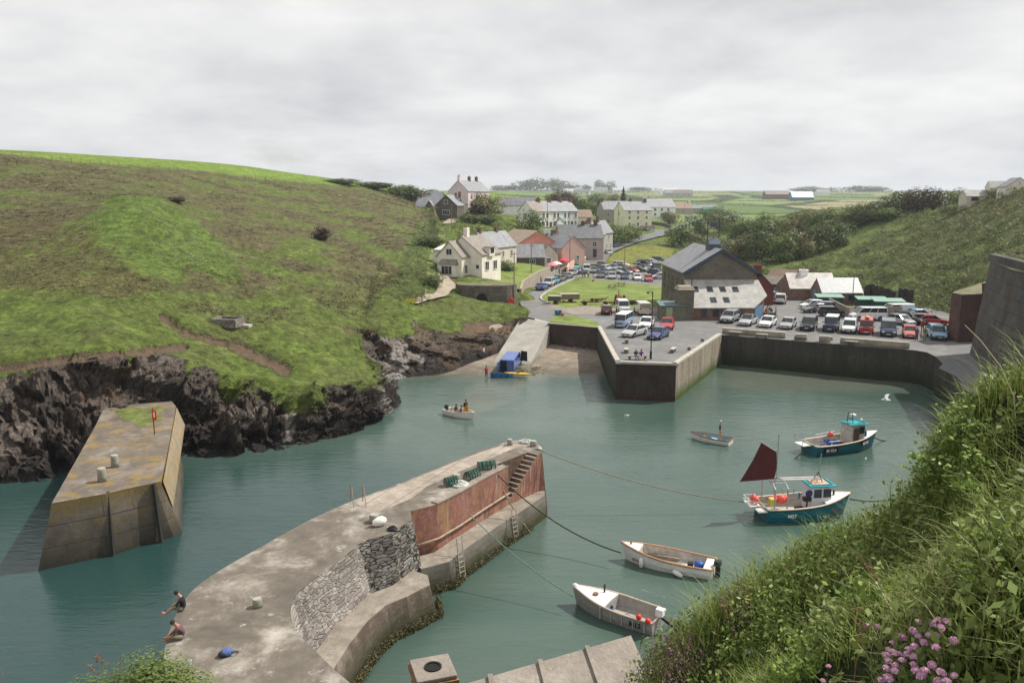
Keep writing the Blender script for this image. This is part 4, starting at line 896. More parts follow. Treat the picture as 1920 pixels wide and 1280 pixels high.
def house(name,label,loc,rz,w,d,e,h,wall,roof,ch=(),win=(),doors=(),over=.25,group=None,cat='house',hip=False,wname='wall',chm=None,frame=None):
 t=thing(name,label,cat,loc,rz,group)
 m=MB();x,y=w/2,d/2;zb=-2.5
 m.add([(-x,-y,zb),(x,-y,zb),(x,y,zb),(-x,y,zb),(-x,-y,e),(x,-y,e),(x,y,e),(-x,y,e),(-x,0,h-.02),(x,0,h-.02)],[(0,1,5,4),(2,3,7,6),(1,2,6,9,5),(3,0,4,8,7)]+([(4,5,9,8),(6,7,8,9)]));m.build(wname,wall,t)
 r_=MB();th=.14;sl_=(h-e)/y;ov=over;ey=y+ov;ez=e-ov*sl_
 for s in(-1,1):
  v=[(-x-ov*.6,s*ey,ez),(x+ov*.6,s*ey,ez),(x+ov*.6,0,h),(-x-ov*.6,0,h)];v2=[(p[0],p[1],p[2]+th)for p in v]
  r_.add(v+v2,[(4,5,6,7),(3,2,1,0),(0,1,5,4),(1,2,6,5),(2,3,7,6),(3,0,4,7)]if s<0 else[(7,6,5,4),(0,1,2,3),(4,5,1,0),(5,6,2,1),(6,7,3,2),(7,4,0,3)])
 ro=r_.build('roof',roof,t)
 for(cx_,cw,cd,chh,mt)in ch:
  c_=MB();c_.box((cx_,0,h+chh/2-.5),(cw,cd,chh+1.0)).box((cx_,0,h+chh-.05),(cw+.16,cd+.16,.16));co=c_.build('chimney',mt,ro)
  pm=MB();k=max(1,int(cw/.45))if cw>cd else max(1,int(cd/.45))
  for q in range(k):
   o_=(q-(k-1)/2)*.42;pm.lathe([(.13,0),(.11,.35),(.13,.38)],(cx_+(o_ if cw>cd else 0),0 if cw>cd else o_,h+chh+.02),8)
  pm.build('chimney_pot',POT,ro)
 F={'F':((0,-y),(1,0),(0,-1)),'B':((0,y),(-1,0),(0,1)),'R':((x,0),(0,1),(1,0)),'L':((-x,0),(0,-1),(-1,0))}
 for(fc_,u,z_,ww,hh)in win:
  o_,a_,n_=F[fc_];cx_=o_[0]+a_[0]*u;cy_=o_[1]+a_[1]*u;ang=math.atan2(a_[1],a_[0]);fm=MB();fw=.09
  def bx(du,dz,sw,sh,dep,out):fm.box((cx_+a_[0]*du+n_[0]*out,cy_+a_[1]*du+n_[1]*out,z_+dz),(sw,dep,sh),ang)
  bx(-ww/2,0,fw,hh+fw,.10,.03);bx(ww/2,0,fw,hh+fw,.10,.03);bx(0,hh/2,ww-fw,fw,.10,.03);bx(0,-hh/2-.02,ww+.2,fw,.2,.07)
  k=1 if ww<1.3 else 2
  for q in range(k):bx(ww*((q+1)/(k+1)-.5),0,.05,hh-fw,.07,.03)
  if hh>.9 and ww<1.3:bx(0,0,ww-fw,.05,.07,.032)
  fo=fm.build('window',frame or WINF,t);pm=MB();pm.box((cx_+n_[0]*.012,cy_+n_[1]*.012,z_),(ww-.02,.03,hh-.02),ang);pm.build('pane',GLASS,fo)
 for(fc_,u,z_,ww,hh,mt)in doors:
  o_,a_,n_=F[fc_];ang=math.atan2(a_[1],a_[0]);pm=MB();pm.box((o_[0]+a_[0]*u+n_[0]*.03,o_[1]+a_[1]*u+n_[1]*.03,z_+hh/2),(ww,.1,hh),ang);pm.build('door',mt,t)
 return t
def bunk(px,py,keys=('G',)):return hit(px,py,keys)
CREAM=render_mat((.76,.71,.61),'cream');WHITE=render_mat((.84,.84,.82),'white');PINKP=render_mat((.72,.60,.60),'pale_pink');PINK=render_mat((.55,.36,.31),'pink');GREYR=render_mat((.36,.34,.31),'grey');GREYL=render_mat((.55,.55,.55),'light_grey');YEL=render_mat((.80,.77,.58),'yellow');SALM=render_mat((.62,.27,.2),'salmon');BUFF=render_mat((.60,.55,.46),'buff');MAUVE=render_mat((.42,.35,.33),'mauve')
RC=BRW
g=hit(885,519,('G',));ct=thing('cottage','cream rendered cottage with a front gable and bay window above the lime kiln','house',(g.x,g.y,g.z),R(-28))
def gable(m,x0,x1,y0,y1,e,h,axis='y',zb=-2.5):
 if axis=='y':
  xm=(x0+x1)/2;m.add([(x0,y0,zb),(x1,y0,zb),(x1,y1,zb),(x0,y1,zb),(x0,y0,e),(x1,y0,e),(x1,y1,e),(x0,y1,e),(xm,y0,h),(xm,y1,h)],[(0,1,5,8,4),(1,2,6,5),(2,3,7,9,6),(3,0,4,7),(5,6,9,8),(7,4,8,9)])
 else:
  ym=(y0+y1)/2;m.add([(x0,y0,zb),(x1,y0,zb),(x1,y1,zb),(x0,y1,zb),(x0,y0,e),(x1,y0,e),(x1,y1,e),(x0,y1,e),(x0,ym,h),(x1,ym,h)],[(0,1,5,4),(1,2,6,9,5),(2,3,7,6),(3,0,4,8,7),(4,5,9,8),(6,7,8,9)])
 return m
def slabs(m,x0,x1,y0,y1,e,h,axis='y',th=.14,ov=.22):
 if axis=='y':
  xm=(x0+x1)/2;k=(h-e)/(x1-xm)
  for s,xe in((-1,x0-ov),(1,x1+ov)):
   v=[(xe,y0-ov,e-ov*k),(xe,y1+ov,e-ov*k),(xm,y1+ov,h),(xm,y0-ov,h)];m.add(v+[(p[0],p[1],p[2]+th)for p in v],[(4,5,6,7)if s>0 else(7,6,5,4),(3,2,1,0)if s>0 else(0,1,2,3),(0,1,5,4),(1,2,6,5),(2,3,7,6),(3,0,4,7)])
 else:
  ym=(y0+y1)/2;k=(h-e)/(y1-ym)
  for s,ye in((-1,y0-ov),(1,y1+ov)):
   v=[(x0-ov,ye,e-ov*k),(x1+ov,ye,e-ov*k),(x1+ov,ym,h),(x0-ov,ym,h)];m.add(v+[(p[0],p[1],p[2]+th)for p in v],[(4,5,6,7)if s<0 else(7,6,5,4),(3,2,1,0)if s<0 else(0,1,2,3),(0,1,5,4),(1,2,6,5),(2,3,7,6),(3,0,4,7)])
 return m
m=MB();gable(m,-7.2,1.2,1.5,8.5,3.9,7.0);gable(m,-6.6,-1.4,-1.2,1.6,3.6,6.2);m.box((-8.4,4,1.0),(2.4,4,7.0));m.add([(-9.6,2,4.48),(-7.2,2,4.48),(-7.2,6,5.3),(-9.6,6,5.3),(-9.6,2,4.0),(-7.2,2,4.0),(-7.2,6,4.0),(-9.6,6,4.0)],[(0,1,2,3),(4,5,1,0),(7,4,0,3)]);m.build('wall',CREAM,ct)
m=MB();slabs(m,-7.2,1.2,1.5,8.5,3.9,7.0);slabs(m,-6.6,-1.4,-1.2,1.6,3.6,6.2);ro=m.build('roof',SLB,ct);MB().box((-3.0,3.2,7.4),(.75,.9,2.4)).build('chimney',CREAM,ro);MB().lathe([(.13,0),(.1,.4)],(-3.0,3.2,8.6),8).build('chimney_pot',POT,ro)
m=MB();m.box((-4.0,-1.6,1.1),(3.4,1.0,2.2));bay=m.build('bay_window',CREAM,ct);m=MB();m.add([(-5.9,-2.3,2.15),(-2.1,-2.3,2.15),(-2.3,-1.2,3.1),(-5.7,-1.2,3.1),(-5.9,-1.2,2.15),(-2.1,-1.2,2.15)],[(0,1,2,3),(1,5,2),(4,0,3)]);m.build('bay_roof',SLB,bay)
def wbox(parent,cx_,cy_,z_,ww,hh,rz=0,k=2,fm=None):
 f=MB();M_=Matrix.Rotation(rz,3,'Z')
 def b(dx,dz,sx,sz,dep=.1,out=0):
  p=M_@Vector((dx,out,0));f.box((cx_+p.x,cy_+p.y,z_+dz),(sx,dep,sz),rz)
 b(-ww/2,0,.09,hh+.09);b(ww/2,0,.09,hh+.09);b(0,hh/2,ww,.09);b(0,-hh/2,ww+.1,.1,.16)
 for q in range(k):b(ww*((q+1)/(k+1)-.5),0,.06,hh,.08)
 o=f.build('window',fm or WINF,parent);MB().box((cx_,cy_,z_),(ww-.02,.04,hh-.02),rz).build('pane',GLASS,o)
wbox(ct,-4.0,-2.12,1.2,2.2,1.5,0,2);wbox(ct,-4.0,-1.23,4.4,1.2,1.1,0,1);wbox(ct,.3,1.46,1.7,.7,.8,0,0);wbox(ct,1.24,3.3,1.8,1.3,1.6,PI/2,1);wbox(ct,1.24,6.3,1.8,1.3,1.6,PI/2,1);wbox(ct,-1.37,.2,1.3,1.0,1.5,PI/2,1);MB().box((-8.3,1.98,1.2),(.95,.08,2.2)).build('door',plain('grey_door',(.3,.29,.27)),ct)
m=MB();m.box((1.0,4.6,4.3),(1.2,1.9,1.6));dm=m.build('dormer',CREAM,ct);MB().box((1.05,4.6,5.15),(1.5,2.2,.12)).build('dormer_roof',SLG,dm);MB().box((1.62,4.6,4.5),(.05,1.3,.9),0).build('pane',GLASS,dm)
def H(name,label,px,py,rz,w,d,e,h,wall,roof,**k):
 g=bunk(px,py);return house(name,label,(g.x,g.y,g.z-.1),R(rz),w,d,e,h,wall,roof,**k)
def rowwin(face,us,zs,w=.95,h=1.3):return[(face,u,z_,w,h)for u in us for z_ in zs]
H('cottage','grey slate roofed cottage just behind the cream cottage, ridge end-on',922,487,62,13,6,3.2,6.4,BUFF,SLG,ch=((-5.5,.9,.7,1.0,SHW),(2,.9,.7,.9,SHW)),win=rowwin('R',(0,),(1.7,))+rowwin('F',(-4,0,4),(1.6,)))
H('pub_building','low red-brown walled building with pale slate roof beside the pub terrace',974,497,4,12,6,2.3,5.2,SHW,SLG,win=[('F',3,1.2,1.4,1.0)])
H('pub_building','small buff gabled pub building with a dark stone chimney',1012,497,-62,9,5.4,3.0,5.6,BUFF,SLB,ch=((-2.6,1.5,1.0,1.6,SHW),),win=[('L',-1.2,1.6,1.0,1.1),('L',1.2,1.6,1.0,1.1),('R',0,1.6,1.2,1.2)],doors=(('F',1,0,.9,2.0,DOORM),))
H('bungalow','broad salmon-pink gabled building with a tan tiled roof behind the pub',985,478,-62,13,13,3.0,6.6,SALM,slate('tile_tan',(.30,.21,.15),(.37,.28,.2),.3,.25),win=rowwin('F',(-3,2),(1.6,)))
H('cottage','pink gabled cottage beside the pub terrace parasols',1052,492,-55,10,7.5,4.2,7.2,PINK,SLG,ch=((-3.5,.7,1.1,1.0,SHW),),win=rowwin('F',(-2,2.5),(1.7,3.6))+[('R',1.5,1.6,.9,1.2)])
H('cottage','mauve cottage with dark slate roof at the foot of the village street',1085,480,8,12,7.5,5.2,8.6,MAUVE,SLD,ch=((4.6,1.0,.8,1.2,SHW),(1.0,.8,.8,1.0,SHW)),win=[('F',3.5,3.6,1.2,1.2),('R',-1.5,1.6,.9,1.3),('R',1.5,1.6,.9,1.3),('R',-1.5,4.0,.9,1.2)],doors=(('F',3.6,0,1.0,2.2,DOORM),))
H('cottage','narrow white-fronted street cottage with a tall brick stack',1101,477,66,6,4.6,5.0,7.8,WHITE,SLG,ch=((-3.0,.8,1.6,1.4,RC),),win=rowwin('F',(-1.8,1.8),(1.5,3.9)))
H('cottage','tall grey street cottage, nearer of the pair with parallel gables',1111,475,66,8,5.0,5.6,8.9,GREYR,SLG,ch=((-3.4,.8,.9,1.2,RC),),win=[('L',0,4.4,1.0,1.3),('F',-2,1.6,1,1.3),('F',2,1.6,1,1.3),('F',0,4.4,1,1.3)])
H('cottage','tall grey street cottage at the top of the row beside the hedge trees',1126,470,66,8,5.0,5.6,8.9,GREYR,SLG,ch=((-3.4,.8,.9,1.2,RC),),win=[('L',0,4.4,1.0,1.3),('F',-2,1.6,1,1.3),('F',2,1.6,1,1.3),('F',0,4.4,1,1.3)])
tz=bunk(1040,427);tb=R(38);cols_t=[(WHITE,'whole white'),(render_mat((.82,.80,.74),'off_white'),'cream'),(render_mat((.74,.80,.82),'pale_blue'),'pale blue'),(GREYL,'light grey')]
labs_t=['white end house of the hillside terrace with a pale gable wall','off-white house of the hillside terrace next to the white end house','pale blue terrace house with a white gabled porch','light grey house at the right end of the hillside terrace']
for i in range(4):
 o_=Matrix.Rotation(tb,3,'Z')@Vector((-3.4+(i-.6)*5.3,4+i*.6,0));
 house('terrace_house',labs_t[i],(tz.x+o_.x,tz.y+o_.y,12.2),tb,5.28,8.2,5.6,8.8,cols_t[i][0],[SLB,SLG,SLG,SLG][i],ch=((2.7,.7,1.3,1.1,RC),),win=rowwin('F',(-1.6,1.6),(1.6,4.2),1.0,1.5)+([('L',0,4.2,1.2,1.6),('L',1,1.6,1.2,1.6)]if i==0 else[]),doors=(('F',0,0,.9,2.1,DOORM),),group='terrace of four hillside houses')
g_=Matrix.Rotation(tb,3,'Z')@Vector((5.3*1.0-2.8,1.4,0));house('porch','small white gabled porch in front of the pale blue terrace house',(tz.x+g_.x+.3,tz.y+g_.y-.8,12.2),tb+PI/2,1.8,2.6,2.2,3.4,WHITE,SLG,cat='porch')
H('house','dark slate roofed wing to the left of the hillside terrace',968,404,14,13,7,3.8,6.6,WHITE,SLD,win=rowwin('F',(2,4),(2.4,)))
H('bungalow','small cream bungalow with brown roof just right of the hillside terrace',1090,420,10,7,7,2.8,5.4,CREAM,slate('tile_brown',(.22,.15,.10),(.28,.2,.14)),win=[('F',1.5,1.4,1.6,1.0)])
g=bunk(848,410)
sh=thing('stone_house','dark stone house with a gabled wing and lilac-grey slates on the left rise','house',(g.x,g.y,g.z),R(-12));m=MB();gable(m,-13,1,2,9,3.6,6.8,'x');gable(m,-5,2.2,-2,6,4.2,7.4);m.build('wall',SHW,sh);m=MB();slabs(m,-13,1,2,9,3.6,6.8,'x');slabs(m,-5,2.2,-2,6,4.2,7.4);ro=m.build('roof',SLG,sh);MB().box((-12,5.5,7.3),(.8,.8,1.8)).build('chimney',RC,ro);MB().box((1,5.5,7.6),(.8,.8,1.8)).build('chimney',RC,ro)
wbox(sh,-1.4,-2.06,2.0,2.3,1.6,0,3);wbox(sh,-1.4,-2.06,5.2,1.2,1.2,0,1);m=MB();gable(m,-9.2,-7.0,1.4,4.5,4.2,5.6,'y',3.4);dm=m.build('dormer',SHW,sh);slabs(MB(),-9.2,-7.0,1.4,4.5,4.2,5.6).build('dormer_roof',SLG,dm)
g=bunk(868,398)
house('pink_house','tall pale pink house with three chimneys above the stone house',(g.x+1.5,g.y+14,g.z+1.0),R(62),15,8,6.2,9.8,PINKP,SLG,ch=((-6.8,1.0,.8,1.6,PINKP),(0,.9,.8,1.4,SHW),(5,.9,.8,1.4,SHW)),win=rowwin('F',(-5,0,4.5),(1.7,4.6))+[('L',-1,4.8,1.0,1.6)],doors=(('F',-2.5,0,1.0,2.2,plain('red_door',(.35,.05,.05))),))
house('barn','brown-walled barn wedged between the stone house and the pink house',(g.x-15,g.y+12,g.z-.6),R(-12),15,7,4.2,7.6,plain('brown_cladding',(.24,.17,.14)),SLG)
g=bunk(1140,419)
H('house','three-storey grey rendered house with four dormers beyond the hedge trees',1155,420,14,15,9,6.5,10.0,GREYR,SLG,ch=((-7,.8,1.4,1.1,RC),(6.5,.8,1.4,1.1,RC)),win=rowwin('F',(-5.5,-2,1.5,5),(1.8,4.4)))
H('house','pale yellow three-storey house by the road bend',1186,427,20,13,9,7.4,10.8,YEL,SLG,ch=((5.5,.9,1.4,1.2,RC),),win=rowwin('F',(-4,0,4),(1.8,4.4,6.6),.9,1.1)+[('L',0,6,1.0,1.2)])
for o_,nm,xs_ in((bpy.data.objects['house.002']if 'house.002' in bpy.data.objects else None,'x',()),):pass
H('house','bright white gabled modern house with a tall chimney gable',1232,408,16,17,11,6.0,10.5,WHITE,SLG,ch=((-8,1.4,1.6,2.0,WHITE),),win=rowwin('F',(-4,0,4),(2.0,4.6),1.2,1.3)+[('L',1,3.5,2.4,5)])
H('house','brown-roofed low house right of the white modern house',1265,400,8,22,10,3.5,7.5,GREYR,slate('tile_brown',(.22,.15,.10),(.28,.2,.14)),ch=((10,1,1.2,1.4,WHITE),),win=rowwin('F',(-4,4),(1.8,)))
H('shed','long grey roofed shed by the far car park',1310,401,-6,24,12,4,6.5,GREYR,SLG,cat='shed');H('shed','dark green shed beside the far car park',1335,403,-6,14,9,4,5.5,plain('green_clad',(.03,.11,.08)),plain('green_roof',(.04,.15,.11)),cat='shed')
for i,(px,Y,w,d,e,h,mt,rf,rz,lab)in enumerate(((1068,1350,24,9,5,9,WHITE,GREYL,5,'long white farmhouse on the skyline among trees'),(1090,1300,26,9,5,9,CREAM,SLG,-12,'small cream farm cottage below the skyline farmhouse'),(1126,1700,26,10,6,11,WHITE,SLG,8,'white farmhouse with grey roof between two skyline trees'),(1157,1600,20,9,6,10,WHITE,GREYL,0,'bright white house right of the skyline trees'),(1240,1500,28,10,6,10,WHITE,SLG,10,'white house left end of the remote hamlet'),(1254,1480,24,9,6,11,WHITE,WHITE,-10,'whitest house in the remote hamlet'),(1266,1300,40,12,5,10,GREYL,SLG,4,'grey-roofed house in the remote hamlet, left of its neighbours'),(1278,1280,30,12,5,10,GREYL,SLB,-8,'brown-grey roofed house at the right end of the remote hamlet'),(1452,1150,34,16,7,12,BRW,SLB,0,'brick-red farm shed at the left of the distant farm'),(1466,1150,20,14,7,11,SHW,SLG,6,'grey barn between the brick shed and the blue barns'),(1498,1120,30,14,7,11,plain('blue_clad',(.10,.17,.26)),plain('pale_tin',(.66,.70,.74)),0,'blue barn with pale tin roof, the farther of two'),(1500,1060,28,12,4,7,plain('blue_clad',(.10,.17,.26)),plain('pale_tin',(.66,.70,.74)),0,'blue barn with pale tin roof, the nearer and lower of two'),(1538,1500,24,10,6,10,WHITE,SLG,0,'small white farm building far right of the blue barns'),(1634,2100,40,14,8,14,BRW,SLB,0,'reddish farm buildings under the far right wood'))):
 x_=(px-960)/FP*Y/1.01;z_=drop(x_,Y,('G',));house('farm_building',lab,(x_,Y,z_),R(rz),w,d,e,h,mt,rf,cat='farm building',over=.5,win=rowwin('F',(-w*.3,0,w*.3),(e*.5,),1.6,1.6)if px<1450 else())
g=hit(1843,375,('D',));k=g.y/FP;house('garage_block','pair of low pale garages with mossy roofs on the right skyline',(g.x,g.y+2,g.z-.2),R(3),60*k,24*k,8*k,19*k,BUFF,SLL,cat='garage',over=.1,doors=(('F',-14*k,0,14*k,7*k,DOORM),('F',14*k,0,14*k,7*k,DOORM)))
g=hit(1775,383,('D',));house('summerhouse','small dark-roofed garden shed with white gable on the right skyline',(g.x,g.y+1,g.z-.3),R(70),2.0,1.5,.9,1.7,WHITE,SLD,cat='shed',win=(('L',0,.6,.5,.4),))
g=hit(1912,358,('D',));k=g.y/FP;house('house','cream gabled house with a blue window at the top right edge of the view',(g.x,g.y+2,g.z-.2),R(80),40*k,44*k,9*k,25*k,CREAM,SLG,over=.1,win=(('L',-8*k,6*k,4*k,6*k),('L',6*k,6*k,6*k,7*k),('L',0,17*k,3*k,3*k)))
g=hit(1890,360,('D',));k=g.y/FP;house('house','grey slated wing beside the top right house',(g.x,g.y+5,g.z-.3),R(-10),28*k,24*k,10*k,22*k,CREAM,SLL,over=.1)
WH_S=stone('warehouse_stone',(.235,.205,.165),(.14,.125,.10),(.19,.17,.14),2.6,4.5,.7)
A0=W(1298,600,4);A1=W(1413,603,4);dirx=(A1-A0).normalized();rzw=0.0
wl=thing('warehouse','big dark stone warehouse with grey slate roof and a pale-roofed brick lean-to on the quay','warehouse',(A0.x,A0.y,4.0),rzw)
LW=8.8
x0,x1=0.0,11.1;y0=6.0;y1=y0+19
m=MB();gable(m,x0,x1,y0,y1,6.5,9.9,'y',-.3);m.build('wall',WH_S,wl)
m=MB();slabs(m,x0,x1,y0,y1,6.5,9.9,'y',.18,.35);ro=m.build('roof',SLG,wl);xm=(x0+x1)/2
m=MB();gable(m,xm-.9,xm+.9,y0+4.5,y0+7,10.6,11.5,'x',9.2);cu=m.build('ridge_cupola',plain('dark_blue_paint',(.06,.08,.11),.5),ro)
for s in(-1,1):MB().tube([(xm+s*.9,y0+6,11.0),(xm+s*.9,y0+6,14.6)],.06,6).build('mast',BLACKM,ro)
MB().box((xm,y0+6,13.6),(1.0,.5,.7)).build('siren',plain('dark_blue_paint',(.06,.08,.11),.5),ro)
m=MB();
for s in(-1,1):
 a=Vector((xm,y0-.40,10.0));b=Vector((x0-.4 if s<0 else x1+.4,y0-.40,6.35));m.beam(a,b,.12,.38)
m.build('bargeboard',plain('blue_grey_paint',(.05,.075,.11),.5),ro)
for i in range(5):
 yy=y0+2+i*3.6;wbox(wl,x0-.03,yy,3.9,1.0,2.4,PI/2,1,plain('dark_frame',(.05,.05,.055)));
m=MB();sk=5.0
lp_=[(0,0),(LW,0),(11.3,2.5),(11.1,y0-.02),(0,y0-.02)];lz=lambda y_:1.9+y_*.55
for a,b in zip(lp_,lp_[1:3]+lp_[3:]+lp_[:1]):
 m.add([(a[0],a[1],-.3),(b[0],b[1],-.3),(b[0],b[1],lz(b[1])),(a[0],a[1],lz(a[1]))],[(0,1,2,3)])
lt=m.build('lean_to',BRW,wl);rf_=[(-.25,-.35),(LW+.2,-.35),(11.65,2.4),(11.3,y0),(-.1,y0)];m=MB();v=[(p[0],p[1],lz(p[1])+.03)for p in rf_]
m.add(v+[(p[0],p[1],p[2]+.16)for p in v],[(5,6,7,8,9),(4,3,2,1,0)]+[(i,(i+1)%5,(i+1)%5+5,i+5)for i in range(5)]);lr=m.build('lean_to_roof',SLL,wl)
slp_=math.atan(.55)
for(fx,fy)in((.13,.62),(.38,.62),(.60,.62),(.82,.62),(.38,.22),(.60,.22)):
 yy=fy*y0;zz=lz(yy)+.2;xx=fx*LW
 o=MB().box((xx,yy,zz+.03),(.85,1.25,.12),0,slp_).build('skylight',plain('dark_frame',(.05,.05,.055)),lr);MB().box((xx,yy,zz+.10),(.68,1.05,.04),0,slp_).build('pane',GLASS,o)
for i in range(4):
 xx=LW*(.19+.195*i);f=MB();wbox(wl,xx,-.05,1.15,.75,1.15,0,1,plain('blue_frame',(.045,.065,.11)))
MB().box((LW+1.32,1.18,1.0),(2.3,.1,2.0),PI/4).build('door',plain('blue_door',(.13,.24,.38),.6),wl)
m=MB();m.box((-1.1,.9,2.1),(2.3,2.6,4.8));st=m.build('kiln_stack',WH_S,wl);m=MB();m.box((-1.1,.9,4.75),(2.6,2.9,.5),taper=.75);m.build('stack_cap',plain('cracked_render',(.32,.27,.2),.9,.3),st)
MB().tube([(-.2,.4,5),(-.2,.4,6.2)],.07,6).build('flue',BLACKM,wl)
p=W(1262,601,4);t=thing('shed','low grey-green shed with a turquoise felt roof at the left foot of the warehouse','shed',(p.x,p.y,4),rzw)
MB().box((0,1.6,1.1),(3.6,3.2,2.3)).build('wall',plain('grey_green_boards',(.15,.15,.11),.9,.3,3),t);MB().box((0,1.6,2.32),(4.0,3.6,.12),0,R(4)).build('roof',plain('turquoise_felt',(.13,.20,.19),.8,.3),t);MB().box((-.6,-.03,1.0),(.9,.08,1.9)).build('door',plain('pale_green_door',(.3,.33,.2)),t)
p=W(1243,590,4);t=thing('shed','small plank shed, leftmost of those below the warehouse','shed',(p.x,p.y,4),rzw);MB().box((0,0,1.0),(1.3,1.6,2.0)).build('wall',WOOD,t);MB().box((0,0,2.06),(1.6,1.9,.1),0,R(6)).build('roof',plain('grey_felt',(.2,.2,.18)),t)
p=W(1264,566,4);t=thing('awning','slanting cream tin roof over the gap beside the warehouse wall','lean-to',(p.x+.5,p.y-3,4),rzw)
MB().box((0,0,3.0),(3.8,3.2,.1),0,R(16)).build('roof',plain('cream_tin',(.5,.47,.38)),t)
for s in(-1,1):MB().beam((s*1.6,-1.4,0),(s*1.6,-1.4,2.6),.12).build('post',WOOD,t)
house('cottage','red gable-ended annexe with a red chimney behind the warehouse',(41.3,139,4),R(90),11,5.5,3.0,5.8,plain('dark_red_paint',(.15,.04,.033)),SLD,ch=((-5,1,1,.9,plain('dark_red_paint',(.15,.04,.033))),),cat='annexe')
p=W(1472,540,4);house('hut','beige gabled hut with a brown roof behind the fishing sheds',(p.x+.5,p.y+2,4),R(-50),5.5,4.2,2.0,3.5,BUFF,slate('tile_brown',(.22,.15,.10),(.28,.2,.14)),cat='hut')
p=W(1458,548,4);house('hut','dark open-fronted hut with a mossy grey roof beside parked cars',(p.x-.5,p.y+2,4),R(-50),4.2,3.8,1.7,2.9,plain('black_boards',(.045,.04,.038),.9),SLB,cat='hut')
TIN=plain('white_tin',(.52,.53,.53),.35,.12,2,.2,0,.5)
p=W(1541,571,4)
house('fishing_shed','brick shed with a blue door and pale tin roof, the nearer of the tin-roofed pair',(p.x+3.4,p.y+2.7,4),R(0),6.9,5.2,2.0,4.2,BRW,TIN,win=[('F',-1.6,1.2,1.0,.8),('F',1.6,1.2,1.0,.8)],doors=(('L',-.6,0,1.1,2.2,plain('blue_door',(.13,.24,.38),.6)),('L',1.2,0,.4,2.1,plain('blue_door',(.13,.24,.38),.6))),cat='shed',frame=plain('dark_frame',(.05,.05,.055)),over=.15)
house('fishing_shed','longer tin-roofed shed with rusty panels and white chimney, behind the blue-doored one',(p.x+.6,p.y+8.6,4),R(0),8.2,5.4,2.1,4.5,BRW,plain('streaked_tin',(.50,.46,.42),.4,.45,.5,.2,0,.5),ch=((-.9,1.3,1.0,.7,WHITE),),cat='shed',over=.15)
p=W(1590,592,4);t=thing('garden_wall','grey rendered wall running back beside the black car to the blue-doored shed','wall',(p.x,p.y,4))
q=[W(1531,565,4),W(1590,597,4),W(1600,594,4),W(1690,596,4)];m=MB()
for a,b in zip(q,q[1:]):m.beam(Vector((a.x-p.x,a.y-p.y,.8)),Vector((b.x-p.x,b.y-p.y,.8)),.25,1.7)
m.build('wall',concrete('boundary_wall',(.25,.22,.18),(.18,.16,.13),(.32,.29,.24),.6),t)
for(px,py,w_,lab)in((1560,578,5,'green flat-roofed store behind the grey wall, leftmost'),(1640,583,5.5,'green flat-roofed store behind the white van with windows'),(1672,587,5.5,'green flat-roofed store nearest the ruined wall')):
 p=W(px,py,4);t=thing('store_shed',lab,'shed',(p.x,p.y+1.5,4),R(-8));MB().box((0,0,.9),(w_*.8,2.0,1.8)).build('wall',plain('dark_green_boards',(.02,.06,.04)),t);MB().box((0,0,1.9),(w_*.86,2.4,.1),0,R(7)).build('roof',plain('pale_green_felt',(.22,.36,.29),.7),t)
def ruin(poly,hts,lab,mat,th=.8,name='ruined_wall'):
 c_=poly[0];t=thing(name,lab,'ruin',(c_.x,c_.y,c_.z));m=MB()
 for(a,b,h0,h1)in zip(poly,poly[1:],hts,hts[1:]):
  k=8
  for i in range(k):
   p0=a.lerp(b,i/k)-c_;p1=a.lerp(b,(i+1)/k)-c_;hh=h0+(h1-h0)*(i+.5)/k+random.uniform(-.2,.2)
   m.beam(p0+Vector((0,0,hh/2-.5)),p1+Vector((0,0,hh/2-.5)),th,hh+1)
 m.build('wall',mat,t)
RS=stone('ruin_stone',(.085,.075,.062),(.05,.045,.038),(.04,.036,.03),2,4,1.0)
ruin([W(1622,575,4),W(1632,577,4),W(1672,577,4),W(1678,572,4)],[3.4,3.8,2.8,2.2],'tall dark ivy-topped ruin behind the green-roofed stores',RS);ruin([W(1683,570,4),W(1712,572,4)],[2.8,2.6],'lower dark ruin stub just right of the tall ruin',RS)
def tower(name,lab,base,top,zt,mat,mtop,cat='ruin',z0=4.0,seed=0):
 c_=center(base);t=thing(name,lab,cat,(*c_,z0));B_=rel(base,c_);T_=rel(top,c_)
 m,rim=worn_wall(T_,B_,-.5,zt,seed,amp=.12,step=.8,rows=10);m.build('wall',mat,t);MB().sheet(rim,zt+.003).build('top',mtop,t);return t
M_TOPG=plain('mossy_top',(.16,.15,.08),.9,.4,.8,.5)
M_HB=brick('hopper_brick',(.125,.06,.05),(.17,.085,.07),(.12,.10,.085),.3,.1,stain=(.09,.075,.06))
b_=L2([(1776,636),(1795,642),(1838,640),(1846,625),(1850,600)],4.0);top=[p for p in b_]
tw=tower('hopper_tower','dark red brick hopper block at the end of the car park under the slope',b_,top,6.0,M_HB,M_TOPG,seed=51)
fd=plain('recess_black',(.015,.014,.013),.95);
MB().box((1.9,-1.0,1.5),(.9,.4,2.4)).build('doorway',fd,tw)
ruin([Vector((*b_[2],10.0)),Vector((b_[2][0]+3.5,b_[2][1]+1,10.6))],[1.2,2.0],'crumbling stepped brick wall crest on the red hopper block',M_HB,1.0)
M_HC=concrete('hopper_concrete',(.085,.08,.072),(.045,.042,.038),(.15,.14,.125),.22,lich=(.115,.085,.065),bump=.9,joints=(2.6,1.3,0,.5))
b_=L2([(1817,662),(1850,700),(1893,727),(1960,790),(2060,900)],4.0);b_+=[(b_[-1][0]+10,b_[-1][1]+1),(b_[0][0]+16,b_[0][1]+4)]
sh_=Vector((1.6,.6));top=[(p[0]+(1.9 if i<5 else 0),p[1]+(.9 if i<5 else 0))for i,p in enumerate(b_)]
